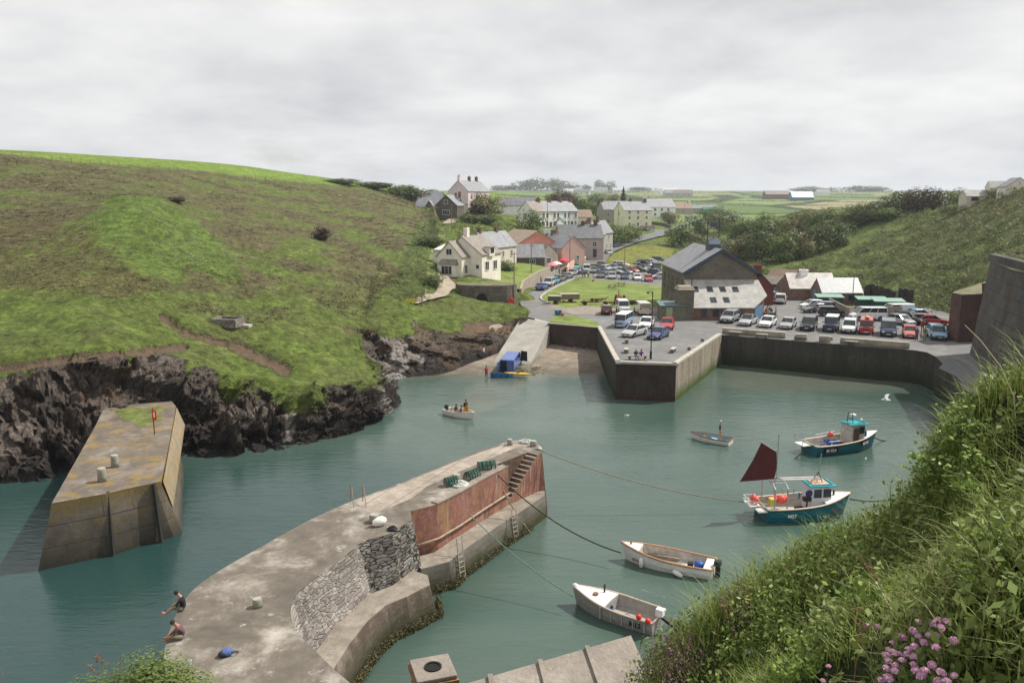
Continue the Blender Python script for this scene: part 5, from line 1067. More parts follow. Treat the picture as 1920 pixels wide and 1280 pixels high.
tw=tower('storage_hoppers','huge dark battered brick and concrete hopper wall filling the right edge beside the lane',b_,top,10.6,M_HC,M_TOPG,seed=61)
cB=center(b_)
for i,f in enumerate((.3,.62,.85)):
 k=f*4;j=int(k);a=Vector(b_[j]).lerp(Vector(b_[j+1]),k-j);d_=(Vector(b_[j+1])-Vector(b_[j])).normalized();n_=Vector((d_.y,-d_.x));n_=n_ if n_.x<0 else-n_
 p0=Vector((a.x-cB[0]+n_.x*.02,a.y-cB[1]+n_.y*.02,-.4));MB().beam(p0,p0+Vector((1.9,.9,9.8)),.4,.4).build('buttress',M_HC,tw)
cr=MB();cr.beam(Vector((top[0][0]-cB[0]+.5,top[0][1]-cB[1]+.5,11.0)),Vector((top[2][0]-cB[0]+.8,top[2][1]-cB[1],11.0)),.9,.8);cr.build('parapet',M_HC,tw)
M_KILN=stone('kiln_stone',(.27,.235,.19),(.16,.14,.115),(.12,.105,.085),2.2,4.4,1.0)
kb=W(968,574,4.0);kc_=Vector((kb.x-3.1,kb.y+2.6));kt=thing('lime_kiln','old round-fronted stone lime kiln with a dark arched mouth beside the road','lime kiln',(kc_.x,kc_.y,4.0))
kp=[(3.2*math.cos(a),3.2*math.sin(a))for a in np.linspace(PI*.45,-PI*.52,12)]+[(-4.6,-3.0),(-6.8,-1.2),(-7.4,3),(0,4.2)]
kp2=offs(kp,.25);m,rim=worn_wall(kp,kp2,-1.2,3.5,71,amp=.14,step=.5,rows=10);m.build('wall',M_KILN,kt);MB().sheet(rim,3.504).build('top',M_TOPG,kt)
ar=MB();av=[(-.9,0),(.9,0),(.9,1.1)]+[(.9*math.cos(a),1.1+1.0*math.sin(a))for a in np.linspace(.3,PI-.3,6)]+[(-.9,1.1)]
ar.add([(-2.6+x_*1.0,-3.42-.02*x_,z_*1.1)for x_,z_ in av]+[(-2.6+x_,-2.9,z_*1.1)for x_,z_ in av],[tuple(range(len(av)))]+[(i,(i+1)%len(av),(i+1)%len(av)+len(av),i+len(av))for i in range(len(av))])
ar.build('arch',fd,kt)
GARD=concrete('garden_wall_stone',(.33,.28,.22),(.23,.195,.155),(.40,.35,.28),.9)
def wall_line(name,lab,pts,h,mat,th=.35,cat='wall',z=None,zs=None,cop=None):
 P_=[Vector((p[0],p[1],z if z is not None else drop(p[0],p[1],('G','A','D'))if zs is None else zs[i]))for i,p in enumerate(pts)];c_=P_[0];t=thing(name,lab,cat,tuple(c_));m=MB();cpm=MB()
 hs=h if isinstance(h,(list,tuple))else[h]*len(P_)
 for i in range(len(P_)-1):
  a=P_[i]-c_;b=P_[i+1]-c_;d_=(b-a);d_.z=0;n_=Vector((-d_.y,d_.x,0)).normalized()*th/2
  v=[]
  for(q,hh)in((a,hs[i]),(b,hs[i+1])):
   for s in(-1,1):v+=[q+n_*s-Vector((0,0,1)),q+n_*s+Vector((0,0,hh))]
  m.add(v,[(0,1,5,4),(2,6,7,3),(1,3,7,5),(0,2,3,1),(4,5,7,6)])
  if cop:cpm.beam(a+Vector((0,0,hs[i]+.04)),b+Vector((0,0,hs[i+1]+.04)),th+.12,.1)
 m.build('wall',mat,t)
 if cop:cpm.build('coping',cop,t)
 return t
rw=[W(976,560,4)[:2],W(980,548,4)[:2],W(995,540,4)[:2],W(1012,532,4)[:2],W(1030,523,4)[:2]]
wall_line('retaining_wall','tall pale stone retaining wall curving up the road from the lime kiln to the pub',rw,[1.8,2.2,2.5,2.8,2.8],GARD,.4,z=4.0)
tb_=[Vector((*p,0))for p in rw];
bk=MB();r0=[(p.x-.2,p.y+.3,4+h_-.15)for p,h_ in zip(tb_,[1.8,2.2,2.5,2.8,2.8])];r1=[(p.x-5.5,p.y+4.5,7.2)for p in tb_];r2=[(p.x-10,p.y+9,7.0)for p in tb_]
bk.grid([r0,r1,r2]);bo=bk.build('turf_bank',M_LAWN,smooth=True);tag(bo,kind='structure');add_bvh('bank',bk.v,bk.f)
wall_line('garden_wall','salmon pink garden wall beside the pub terrace',[W(1063,518,4)[:2],W(1068,508,4)[:2],W(1081,498,4.5)[:2]],2.2,render_mat((.66,.42,.34),'wall_pink'),z=4.0)
wall_line('garden_wall','low stone garden wall climbing past the mauve cottage',[W(1083,500,4.5)[:2],W(1096,495,4.6)[:2],W(1107,483,5.2)[:2]],1.1,GARD,cop=M_KERB)
wall_line('garden_wall','dark stone wall edging the terrace garden lawn by the road bend',[hit(1200,431,('G',))[:2],hit(1227,430,('G',))[:2]],1.6,SHW)
wall_line('garden_wall','dark curved wall round the lawn by the far car park',[hit(1222,421,('G',))[:2],hit(1245,424,('G',))[:2],hit(1258,429,('G',))[:2]],1.5,SHW)
wall_line('pub_terrace_wall','grey stone wall in front of the crowded pub terrace',[W(1030,522,4)[:2],W(1045,516,4)[:2],W(1062,508,4)[:2]],1.3,concrete('pub_wall',(.3,.28,.25),(.22,.2,.18),(.38,.36,.32),1),z=4.0)
M_SLAB=concrete('roof_slab_concrete',(.27,.235,.20),(.19,.165,.14),(.36,.32,.275),1.4,bump=1.0)
zr=11.2;r0=W(1183,1190,zr);r1=W(866,1283,zr);dr=(r1-r0).normalized();q0=r0+dr*-0.0;vd=(PY(1225,1285,r0.y-1.7)-r0).normalized()
t=thing('slab_roofed_building','concrete slab roof with raised seams poking up at the bottom edge of the view','building',tuple(r0));L_=12;S_=4.0;e1_=dr*L_;e2_=vd*S_;nr_=dr.cross(vd).normalized();nr_=nr_ if nr_.z>0 else-nr_
MB().add([tuple(v)for v in(Vector((0,0,0)),e1_,e1_+e2_,e2_)]+[tuple(v-nr_*.18)for v in(Vector((0,0,0)),e1_,e1_+e2_,e2_)],[(0,1,2,3),(7,6,5,4),(0,4,5,1),(1,5,6,2),(2,6,7,3),(3,7,4,0)]).build('roof',M_SLAB,t)
sm=MB()
for k in(1.25,2.5,3.75,5.0):sm.beam(dr*k+nr_*.03,dr*k+e2_+nr_*.03,.11,.1)
sm.build('seam',M_SLAB,t);bw_=MB();far=Vector((-vd.x,-vd.y,0)).normalized()
for(a,b)in((Vector((0,0,0)),e1_),(Vector((0,0,0)),e2_)):
 a2,b2=a-nr_*.2-far*.3*0,b-nr_*.2;bw_.add([tuple(a2),tuple(b2),(b2.x,b2.y,-7.2),(a2.x,a2.y,-7.2)],[(0,1,2,3),(3,2,1,0)])
bw_.build('wall',SHW,t)
p=W(812,1252,11.0);t=thing('brick_flue','square brick flue with a round hole in its cap, bottom edge of the view','chimney',(p.x,p.y,4.0),R(18))
MB().box((0,0,3.4),(.85,.85,6.8)).build('shaft',BRW,t);MB().box((0,0,6.86),(.98,.98,.12)).build('cap',plain('rusty_flange',(.30,.17,.07),.9,.5,4),t);MB().box((0,0,6.98),(.92,.92,.10)).build('cap_mortar',M_SLAB,t,bevel=.02)
MB().lathe([(.2,7.02),(.2,7.06),(.15,7.06),(.15,7.035),(.01,7.034)],n=16).build('flue_hole',fd,t)
g=hit(428,605,('A',));t=thing('stone_foundation','low roofless stone foundation in the grass above the rocks','ruin',tuple(g),R(-8));PS=stone('foundation_stone',(.36,.32,.28),(.24,.21,.18),(.16,.14,.12),2,3,.6)
for(x_,y_,sx,sy,h_)in((0,-1,2.6,.35,.55),(0,1.0,2.6,.35,.6),(-1.3,0,.35,2.3,.6),(1.3,0,.35,2.3,.5)):MB().box((x_,y_,h_/2-.2),(sx,sy,h_+.4)).build('wall',PS,t)
g=hit(455,611,('A',));MBo=MB().box((0,0,.02),(1.9,1.0,.3),-.1).build('stone_slab',plain('pale_slab',(.42,.39,.34),.9),None,loc=tuple(g));tag(MBo,'pale flat slab lying right of the stone foundation','slab')
LAMP=plain('headlamp',(.62,.64,.66),.15,.05,3,0,0,.8);TAIL=plain('tail_lamp',(.35,.015,.012),.25);PLATE=plain('number_plate',(.6,.6,.55),.5);TRIM=plain('black_trim',(.022,.022,.024),.6,.2);RIM=plain('wheel_rim',(.32,.33,.34),.35,.1,4,0,.7)
CARK={'hatch':(3.9,1.7,[(0,.86,.55,.78),(.04,.95,.35,.92),(.2,1,.22,.95),(.55,1,.22,.93),(.7,.99,.24,.90),(.9,.95,.26,.74),(.98,.85,.34,.62),(1,.76,.4,.55)],(.03,.73,.13,.55,1.45),.30),'saloon':(4.5,1.76,[(0,.86,.5,.82),(.03,.94,.32,.95),(.16,.98,.24,.97),(.3,1,.2,.93),(.66,1,.2,.90),(.9,.95,.24,.72),(.98,.86,.32,.60),(1,.78,.38,.52)],(.13,.72,.27,.55,1.42),.31),'estate':(4.5,1.78,[(0,.88,.5,.82),(.03,.95,.32,.97),(.2,1,.22,.97),(.66,1,.2,.92),(.9,.95,.24,.76),(.98,.86,.32,.64),(1,.78,.38,.56)],(.01,.72,.07,.56,1.5),.31),'suv':(4.5,1.85,[(0,.9,.6,.95),(.03,.97,.4,1.08),(.2,1,.3,1.08),(.66,1,.3,1.04),(.9,.96,.34,.92),(.98,.88,.42,.78),(1,.8,.48,.68)],(.01,.74,.08,.58,1.72),.36),'4x4':(4.6,1.8,[(0,.98,.5,1.12),(.02,1,.42,1.15),(.3,1,.42,1.15),(.66,1,.42,1.13),(.97,.99,.45,1.10),(1,.97,.5,.98)],(.0,.70,.01,.64,2.0),.40),'van':(5.0,1.92,[(0,.97,.4,1.2),(.02,1,.3,1.25),(.5,1,.28,1.25),(.8,1,.28,1.2),(.93,.97,.3,.98),(.99,.9,.36,.78),(1,.84,.42,.66)],(.0,.88,.02,.70,1.98),.34),'camper':(4.5,1.75,[(0,.92,.4,1.1),(.03,.98,.3,1.18),(.5,1,.28,1.2),(.92,.97,.3,1.15),(.98,.88,.34,1.08),(1,.8,.4,.95)],(.0,.985,.03,.93,1.95),.33)}
def make_car(kind,col,roofcol=None,solid=False,label='',name=None,openr=False):
 L,Wd,st,gh,wr=CARK[kind];P_=paint(col);RP=paint(roofcol)if roofcol else P_
 t=thing(name or{'van':'parked_van','camper':'camper_van','4x4':'parked_jeep'}.get(kind,'parked_car'),label,{'van':'van','camper':'camper van'}.get(kind,'car'))
 rows=[]
 for f,w,z0,zb in st:
  x=(f-.5)*L;w=w*Wd/2;pts=[(0,z0),(w*.85,z0),(w*.99,z0+.14),(w,(z0+zb)/2),(w*.985,zb-.10),(w*.90,zb-.005),(w*.5,zb+.025),(0,zb+.03)]
  rows.append([(x,y,z)for y,z in pts]+[(x,-y,z)for y,z in pts[::-1][1:-1]])
 m=MB();m.grid(rows,closed=True);n=len(rows[0]);b=len(m.v)-n;m.f+=[tuple(range(n)),tuple(b+k for k in range(n))[::-1]];m.m+=[0,0]
 m.f=[f_[::-1]for f_ in m.f];bo=m.build('body',P_,t,smooth=False,bevel=.025)
 rb,fb,rt,ft,zr=gh;w1,w2=Wd/2*.93,Wd/2*(.80 if kind not in('van','4x4','camper')else .90);zb=st[len(st)//2][3]
 def X(f):return(f-.5)*L
 zf=np.interp(fb,[s[0]for s in st],[s[3]for s in st])+.01;zk=np.interp(rb,[s[0]for s in st],[s[3]for s in st])
 v=[(X(rb),w1,zk),(X(fb),w1*.94,zf),(X(fb),-w1*.94,zf),(X(rb),-w1,zk),(X(rt),w2,zr-.05),(X(ft),w2*.96,zr-.05),(X(ft),-w2*.96,zr-.05),(X(rt),-w2,zr-.05)]
 g_=MB().add(v,[(1,0,4,5),(2,1,5,6),(3,2,6,7),(0,3,7,4)]);g_.build('windows',P_ if solid and False else GLASS,t)
 m=MB();m.add([(X(rt)-.04,w2+.02,zr-.07),(X(ft)+.03,w2*.97+.02,zr-.07),(X(ft)+.03,-w2*.97-.02,zr-.07),(X(rt)-.04,-w2-.02,zr-.07),(X(rt)+.06,w2*.9,zr),(X(ft)-.08,w2*.87,zr),(X(ft)-.08,-w2*.87,zr),(X(rt)+.06,-w2*.9,zr)],[(4,7,6,5),(0,4,5,1),(1,5,6,2),(2,6,7,3),(3,7,4,0),(0,1,2,3)]);m.build('roof',RP,t,bevel=.02)
 m=MB();V=[Vector(q)for q in v]
 for s in(0,3):
  a0,a1=(V[0],V[4])if s==0 else(V[3],V[7]);c0,c1=(V[1],V[5])if s==0 else(V[2],V[6]);o_=Vector((0,.012 if s==0 else-.012,0))
  m.beam(a0+o_,a1+o_,.10,.07);m.beam(c0+o_,c1+o_,.07,.06)
  fr=[.5]if kind in('hatch','4x4')else[.35,.62]
  for f in fr:m.beam(a0.lerp(c0,f)+o_,a1.lerp(c1,f)+o_,.07,.05)
  if solid:
   q0,q1,q2,q3=a0+o_*2,a0.lerp(c0,.62)+o_*2,a1.lerp(c1,.55)+o_*2,a1+o_*2;m.add([q0,q1,q2,q3],[(0,1,2,3),(3,2,1,0)])
 if solid:o_=Vector((-.015,0,0));m.add([V[0]+o_,V[3]+o_,V[7]+o_,V[4]+o_],[(0,1,2,3),(3,2,1,0)])
 m.build('pillars',P_,t)
 for sx in(-.31,.31):
  for s in(-1,1):
   x_=sx*L;w_=MB();M_=Matrix.Rotation(PI/2,3,'X');w_.lathe([(wr*.7,-.1),(wr,-.08),(wr,.08),(wr*.7,.1)],(x_,s*(Wd/2-.09),wr),14,0,M_);wo=w_.build('wheel',RUBBER,t)
   MB().lathe([(wr*.6,-.11),(wr*.55,-.115),(.01,-.10)]if s>0 else[(.01,.10),(wr*.55,.115),(wr*.6,.11)],(x_,s*(Wd/2-.085),wr),10,0,M_).build('rim',RIM,wo)
   ac=MB();ac.lathe([(wr*1.2,-.01),(wr*1.2,.01)],(x_,s*(Wd/2-.004),wr+.02),14,0,M_);ac.build('wheel_arch',TRIM,t)
 zf2=st[-2][3]-.08;zr2=st[1][3]-.12;wf=st[-2][1]*Wd/2;xf=X(st[-2][0]);wk=Wd/2
 for s in(-1,1):
  MB().box((xf+.03,s*(wf-.2),zf2),(.10,.34,.16)).build('headlight',LAMP,t);MB().box((-L/2+.03,s*(wk*.88-.08),zr2-.04),(.08,.22,.22)).build('tail_light',TAIL,t)
  MB().box((X(fb)-.1,s*(wk+.09),zf+.06),(.1,.2,.13)).build('mirror',P_,t)
 MB().box((L/2-.02,0,(st[-1][2]+st[-1][3])/2-.03),(.06,.9,.16)).build('grille',TRIM,t);MB().box((L/2+.02,0,st[-1][2]-.02),(.03,.5,.11)).build('number_plate',PLATE,t);MB().box((-L/2-.01,0,st[0][2]+.06),(.03,.5,.11)).build('number_plate',PLATE,t)
 MB().box((L/2-.10,0,.32),(.2,Wd*.84,.14)).build('bumper',TRIM if kind in('4x4','suv','van')else P_,t)
 return t
PROTO={}
def car(px,py,kind,col,label,hd,z=4.02,roofcol=None,solid=False,loc=None,group='cars parked around the harbour',name=None):
 key=(kind,col,roofcol,solid,name)
 if key not in PROTO:t=PROTO[key]=make_car(kind,col,roofcol,solid,label,name);first=True
 else:t=copy_tree(PROTO[key]);t['label']=label
 t['label']=label;t['group']=group
 p=Vector(loc)if loc is not None else W(px,py,z);t.location=p;t.rotation_euler=(0,0,R(hd));return t
SIL,LSIL,WHT,NAV,BLU,RED,BLK,DGR,TUR,GRN,MAR,BEI,GRY,SAL,LBL=(.33,.34,.35),(.44,.45,.46),(.72,.73,.72),(.02,.035,.09),(.03,.07,.26),(.42,.02,.02),(.012,.013,.014),(.07,.075,.085),(.12,.42,.46),(.02,.08,.05),(.12,.02,.02),(.55,.52,.42),(.17,.18,.19),(.48,.11,.08),(.14,.34,.46)
G1='cars parked nose-on along the basin'
car(1368,603,'suv',SIL,'silver crossover at the left end of the row along the basin',-122,group=G1)
car(1402,608,'saloon',LSIL,'silver coupe with dark glass roof, second in the basin row',-122,roofcol=BLK,group=G1)
car(1439,611,'saloon',WHT,'white saloon in the basin row between two silver cars',-120,group=G1)
car(1477,614,'saloon',SIL,'silver saloon in the basin row left of the black people carrier',-119,group=G1)
car(1516,617,'suv',BLK,'black people carrier in the basin row left of the white-roofed jeep',-118,group=G1)
car(1558,619,'4x4',NAV,'navy jeep with a white roof, nose to the basin',-117,roofcol=WHT,group=G1)
car(1592,622,'suv',WHT,'white off-roader in the basin row beside the red van',-116,group=G1)
rv=car(1624,623,'camper',RED,'red van with an orange kayak on its roof in the basin row',-115,group=G1)
car(1665,627,'van',NAV,'dark blue van with a roof rack facing the basin',-114,roofcol=GRY,group=G1)
car(1705,631,'hatch',SAL,'faded salmon-red small car facing the basin',-113,group=G1)
car(1756,634,'suv',LBL,'blue people carrier at the right end of the basin row',-108,group=G1)
G2='cars parked on the quay head'
car(1137,588,'hatch',MAR,'dark maroon hatchback seen from behind beside the lawn',84,group=G2)
car(1168,586,'4x4',WHT,'white off-roader parked behind the pale blue retro camper',-90,group=G2)
rc=car(1169,611,'camper',(.30,.42,.58),'pale blue and white retro camper van with a split front',-112,roofcol=WHT,group=G2)
car(1204,588,'van',BEI,'cream van with its back to the harbour beside the grey-green shed',92,solid=True,group=G2)
car(1212,613,'saloon',WHT,'white saloon between the retro camper and the red coupe',-108,group=G2)
car(1189,629,'saloon',LSIL,'pale silver saloon in front of the retro camper',-128,group=G2)
car(1234,633,'saloon',(.035,.05,.17),'dark blue saloon nearest the quay front',-120,group=G2)
car(1251,615,'saloon',RED,'bright red coupe behind the dark blue saloon',-105,group=G2)
G3='vehicles by the fishing sheds'
car(1626,600,'van',WHT,'white side-windowed van parked side-on behind the basin row',178,group=G3)
car(1679,593,'van',WHT,'white panel van at the foot of the slope, nose to the windowed van',186,solid=True,group=G3)
car(1560,592,'estate',BLK,'black estate parked side-on by the grey boundary wall',-6,group=G3)
car(1529,585,'saloon',DGR,'dark grey coupe tucked behind the black estate',-165,group=G3);car(1541,582,'estate',GRY,'grey estate half hidden between the dark coupe and the wall',170,group=G3)
car(1521,578,'hatch',WHT,'small old white hatchback by the grass verge of the sheds',192,group=G3)
car(1443,563,'suv',SIL,'silver car squeezed beside the warehouse lean-to',75,group=G3);car(1463,568,'suv',WHT,'white crossover seen from behind near the fishing sheds',70,group=G3);car(1447,553,'saloon',DGR,'dark car deep in the lane behind the warehouse',60,group=G3)
car(1690,608,'hatch',SIL,'silver hatchback just behind the dark blue van with the roof rack',-70,group=G3);car(1706,606,'suv',BLK,'black car between the silver hatchback and the red cars',-60,group=G3)
car(1727,606,'estate',MAR,'dark red estate in front of the ruined slope',0,group=G3);car(1746,608,'saloon',RED,'bright red car pointing right beside the brick hopper',-12,group=G3);car(1722,596,'saloon',LBL,'blue car mostly hidden behind the red cars',5,group=G3)
G4='cars parked along the village road'
car(1016,543,'saloon',(.05,.09,.30),'blue saloon seen from behind, first in the line on the road bend',74,group=G4);car(1029,536,'suv',LSIL,'silver people carrier facing the harbour behind the blue saloon',-108,group=G4)
car(1040,531,'hatch',LBL,'light blue hatchback, third in the roadside line',70,group=G4);car(1050,527,'hatch',GRY,'grey hatchback with open boot, fourth in the roadside line',66,group=G4);car(1062,522,'saloon',GRY,'grey saloon, fifth in the roadside line',62,group=G4)
car(1073,516,'estate',SIL,'silver estate facing the harbour near the white jeep',-112,group=G4);car(1085,513,'saloon',BLU,'blue saloon at the upper end of the roadside line',66,group=G4);car(1080,504,'hatch',TUR,'turquoise hatchback by the pink garden wall',-95,group=G4)
car(1100,511,'4x4',WHT,'white jeep with people gathered round its bonnet',-95,group=G4)
G5='cars crowded in the far car park'
for px,py,k,c,hd,lab in((1127,520,'saloon',DGR,-100,'dark saloon at the left end of the front row of the far car park'),(1148,522,'saloon',SIL,-100,'silver saloon, second in the front row of the far car park'),(1171,523,'hatch',NAV,-95,'dark blue hatchback, third in the front row of the far car park'),(1194,525,'hatch',WHT,-90,'small white hatchback alone at the lawn edge'),(1216,527,'hatch',RED,-95,'red hatchback facing the lawn near the warehouse'),(1112,511,'hatch',GRY,-95,'grey hatchback directly right of the white jeep'),(1123,509,'saloon',NAV,-110,'navy saloon behind the left end of the front row'),(1137,507,'saloon',WHT,-60,'white saloon in the second row of the far car park'),(1146,506,'hatch',BLU,150,'bright blue hatchback between white and silver cars'),(1139,515,'saloon',GRY,-140,'grey saloon half hidden behind the silver front-row saloon'),(1153,513,'saloon',LSIL,-35,'pale silver saloon pointing right in the middle of the far car park'),(1163,512,'estate',LSIL,-35,'pale silver estate beside the pale silver saloon'),(1174,513,'hatch',DGR,-60,'dark grey hatchback left of the red hatchback in the middle row'),(1186,511,'hatch',RED,-60,'red hatchback in the middle row of the far car park'),(1198,509,'saloon',GRN,-35,'dark green saloon right of the middle-row red hatchback'),(1208,506,'hatch',BLK,-45,'black hatchback between the green saloon and a silver car'),(1218,507,'saloon',SIL,-150,'silver saloon beside the tall dark van'),(1231,507,'van',BLK,-95,'tall black van at the right of the far car park'),(1231,515,'saloon',NAV,-30,'navy saloon in front of the tall black van'),(1236,523,'hatch',LSIL,-170,'silver hatchback cut off by the warehouse wall'),(1132,501,'hatch',MAR,-30,'maroon hatchback in the back row, left end'),(1165,500,'estate',WHT,-25,'white estate in the back row under the lamp post'),(1158,504,'saloon',GRY,170,'long grey saloon in front of the white back-row estate'),(1201,498,'suv',NAV,-150,'navy off-roader in the back row near the grassy bank'),(1213,499,'hatch',BLK,-60,'black hatchback right of the navy off-roader'),(1223,495,'saloon',WHT,-35,'white saloon in the back row, second from the right'),(1237,492,'suv',DGR,-30,'dark off-roader at the far right corner of the back row'),(1231,499,'saloon',SIL,10,'silver saloon between the back row and the black van')):
 car(px,py,k,c,lab,hd,group=G5)
def gcar(px,py,kind,col,hd,lab,**k):g=hit(px,py,('G',));car(0,0,kind,col,lab,hd,loc=(g.x,g.y,g.z+.15),group='cars farther up the village',**k)
gcar(1107,475,'suv',WHT,-100,'white pickup parked below the mauve cottage');gcar(1156,464,'saloon',NAV,-125,'dark blue car driving down the village road');gcar(1141,478,'hatch',LSIL,-80,'pale small vehicle on the grass edge where the road climbs');gcar(880,390,'suv',NAV,-100,'dark car on the lane beside the pink house')
gcar(1032,443,'van',WHT,20,'white van parked under the tree below the terrace',solid=True);gcar(1207,434,'saloon',BLK,20,'black car by the yellow house wall');gcar(1299,407,'saloon',WHT,10,'white car in the distant car park');gcar(1288,410,'hatch',GRY,60,'grey car at the edge of the distant car park')
def kayak(t,l,mat,z=0,rz=0,w=.33):
 rows=[]
 for i in range(11):
  f=i/10;x=(f-.5)*l;q=math.sin(PI*max(.03,min(.97,f)))**.6;rows.append([(x,w*q*math.cos(a),z+.16*q*math.sin(a)+.06*(2*f-1)**2)for a in np.linspace(0,2*PI,11)[:-1]])
 MB().grid(rows,closed=True).build('hull',mat,t,smooth=True);MB().lathe([(.2,.0),(.24,.03),(.16,.05)],(0,0,z+.13),12).build('cockpit',TRIM,t);return t
t=thing('kayak','orange kayak strapped on the roof of the red van','kayak',rv.location+Vector((0,0,2.15)),R(-112));kayak(t,3.2,plain('orange_plastic',(.65,.22,.06),.4))
p=W(953,705,.1);t=thing('kayak','yellow kayak lying beside the blue crates at the foot of the slip','kayak',(p.x+1.2,p.y-.2,.45),R(-14));kayak(t,3.4,plain('yellow_plastic',(.70,.42,.03),.4),w=.38)
bs=hit(957,692,('S',));bv=make_car('van',(.07,.12,.34),None,True,'blue panel van backed onto the slip with rear and side doors open','blue_van');bv.location=(bs.x+.2,bs.y+.6,bs.z+.02);bv.rotation_euler=(0,R(-8.5),R(76));bv['group']='vehicles on the slipway';VP=paint((.07,.12,.34))
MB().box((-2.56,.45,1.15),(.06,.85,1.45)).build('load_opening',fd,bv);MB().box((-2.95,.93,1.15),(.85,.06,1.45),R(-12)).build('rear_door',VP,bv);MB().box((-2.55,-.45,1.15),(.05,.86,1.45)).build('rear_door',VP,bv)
o=MB().box((1.35,-1.35,1.25),(.06,.9,1.35),R(-15)).build('cab_door',TRIM,bv);MB().box((1.42,-1.36,1.6),(.03,.6,.5),R(-15)).build('pane',plain('clear_glass',(.45,.42,.36),.2),o)
def hull_shape(L,B,free,rise,draft,n=16,full=2.4,tr=.86):
 S=[]
 for i in range(n+1):
  s=i/n;b=B/2*(1-((s-.4)/.6)**full if s>.4 else 1-(1-tr)*((.4-s)/.4)**2);b=max(b,.015);zt=free+rise*s**2.2+.03*(1-s);zk=-draft*(1-.75*max(0,(s-.72)/.28)**2)
  x=(s-.5)*L;S.append((x,b,zt,zk))
 return S
def boat(name,label,cat,stern,bow,B,free,rise,hullm,inner,gunw,L=None,draft=.35,floor=.12,deckf=None,bottom=None,flare=.10,group=None,full=2.4,tr=.86,th=.07):
 a=W(*stern);b=W(*bow);L_=L or(b-a).length;d=(b-a).normalized();c=(a+b)/2;t=thing(name,label,cat,(c.x,c.y,0),math.atan2(d.y,d.x),group);S=hull_shape(L_,B,free,rise,draft,full=full,tr=tr)
 def sec(x,bb,zt,zk,inset=0,zf=None):
  if zf is None:pts=[(0,zk),(bb*.55,zk+.10),(bb*.86,0.02),(bb*(1-flare*.3),zt*.45),(bb,zt)]
  else:pts=[(0,zf),(max(0,bb*.80-inset),zf),(max(0,bb*.9-inset),zf+.05),(max(0,bb*.96-inset),(zf+zt)/2),(max(0,bb-inset),zt)]
  rake=.28*(x/L_+.5)**6;return[(x+rake*z_,y,z_)for y,z_ in pts],[(x+rake*z_,-y,z_)for y,z_ in pts[::-1][:-1]]
 R_=[];
 for s in S:l,r=sec(*s);R_.append(r[::1][:0]+l[::-1]+[(p[0],-p[1],p[2])for p in l[1:]])
 m=MB();m.grid(R_);n=len(R_[0]);m.f=[f[::-1]for f in m.f];m.f.append(tuple(range(n)));m.m.append(0);
 m.build('hull',[hullm],t,smooth=False)
 I_=[]
 for s in S[:-1]:l,r=sec(s[0]+(.07 if s is S[0]else 0),s[1],s[2]-.01,s[3],th,floor);I_.append(l[::-1]+[(p[0],-p[1],p[2])for p in l[1:]])
 m=MB();m.grid(I_);m.f.append(tuple(range(len(I_[0])))[::-1]);m.m.append(0);m.build('inner_shell',inner,t)
 g=MB();Lp=[R_[i][0]for i in range(len(S))];Rp=[R_[i][-1]for i in range(len(S))]
 g.tube(Lp,.06,6);g.tube(Rp,.06,6);g.tube([Lp[0],Rp[0]],.055,6);g.build('gunwale',gunw,t,smooth=True)
 if deckf:
  i0=int(deckf*(len(S)-1));dk=[[(p[0],p[1],p[2]+.015),((p[0]+q[0])/2,0,p[2]+.06),(q[0],q[1],q[2]+.015)]for p,q in zip(Lp[i0:],Rp[i0:])];m=MB();m.grid(dk);m.f=[f[::-1]for f in m.f];m.build('foredeck',WHITEP if deckf<.9 else inner,t)
  p,q=Lp[i0],Rp[i0];MB().box((p[0],0,(p[2]+floor)/2),(.05,abs(p[1])*1.86,p[2]-floor)).build('bulkhead',inner,t)
 t['L']=L_;return t,S,Lp,Rp
def boot(t,Lp,S,z,mat,B):
 pass
def letters(parent,txt,loc,rot,size,mat,name='registration'):
 cu=bpy.data.curves.new(name,'FONT');cu.body=txt;cu.size=size;cu.extrude=.006;cu.align_x='CENTER';cu.offset=.012*size*2
 tmp=bpy.data.objects.new(name,cu);COL.objects.link(tmp);dg=bpy.context.evaluated_depsgraph_get();me=bpy.data.meshes.new_from_object(tmp.evaluated_get(dg));bpy.data.objects.remove(tmp)
 me.materials.clear();me.materials.append(mat);o=bpy.data.objects.new(name,me);link_child(o,parent);o.location=loc;o.rotation_euler=rot;return o
TEAL=plain('teal_gelcoat',(.004,.115,.145),.35,.12,2);TEAL2=plain('turquoise_paint',(.02,.30,.33),.45,.1,2);GELW=plain('gelcoat_white',(.66,.65,.60),.4,.12,3);GELC=plain('gelcoat_cream',(.62,.52,.42),.5,.12,3);DIRTY=plain('dirty_white',(.48,.45,.39),.7,.3,4);GREYH=plain('grey_hull',(.26,.245,.225),.5,.15,2);BLUEP=plain('blue_plastic',(.02,.10,.40),.4,.2,4);PINKB=plain('pink_buoy',(.75,.12,.09),.45,.1);WEBD=plain('brown_wood_trim',(.20,.10,.05),.5)
def sideletters(t,S,txt,f,z,size,mat,plate=None,L=1,flare=.10):
 x=(f-.5)*t['L'];b=np.interp(x,[s[0]for s in S],[s[1]for s in S]);b2=np.interp(x+.5,[s[0]for s in S],[s[1]for s in S]);a=math.atan2(b2-b,.5)
 if plate:MB().box((x,-b-.012,z+size*.36),(plate,.02,size*1.15),-a).build('name_board',plain('matt_black',(.012,.012,.012),.6),t)
 letters(t,txt,(x,-b-.035,z),(PI/2,0,-a),size,mat)
t,S,Lp,Rp=boat('fishing_boat','teal fishing boat with maroon sail, gantry and small wheelhouse','fishing boat',(1426,969),(1580,962),2.7,.95,.55,TEAL,DIRTY,GELC,deckf=.74,floor=.2,full=2.8,tr=.9);L_=t['L'];t1_=t
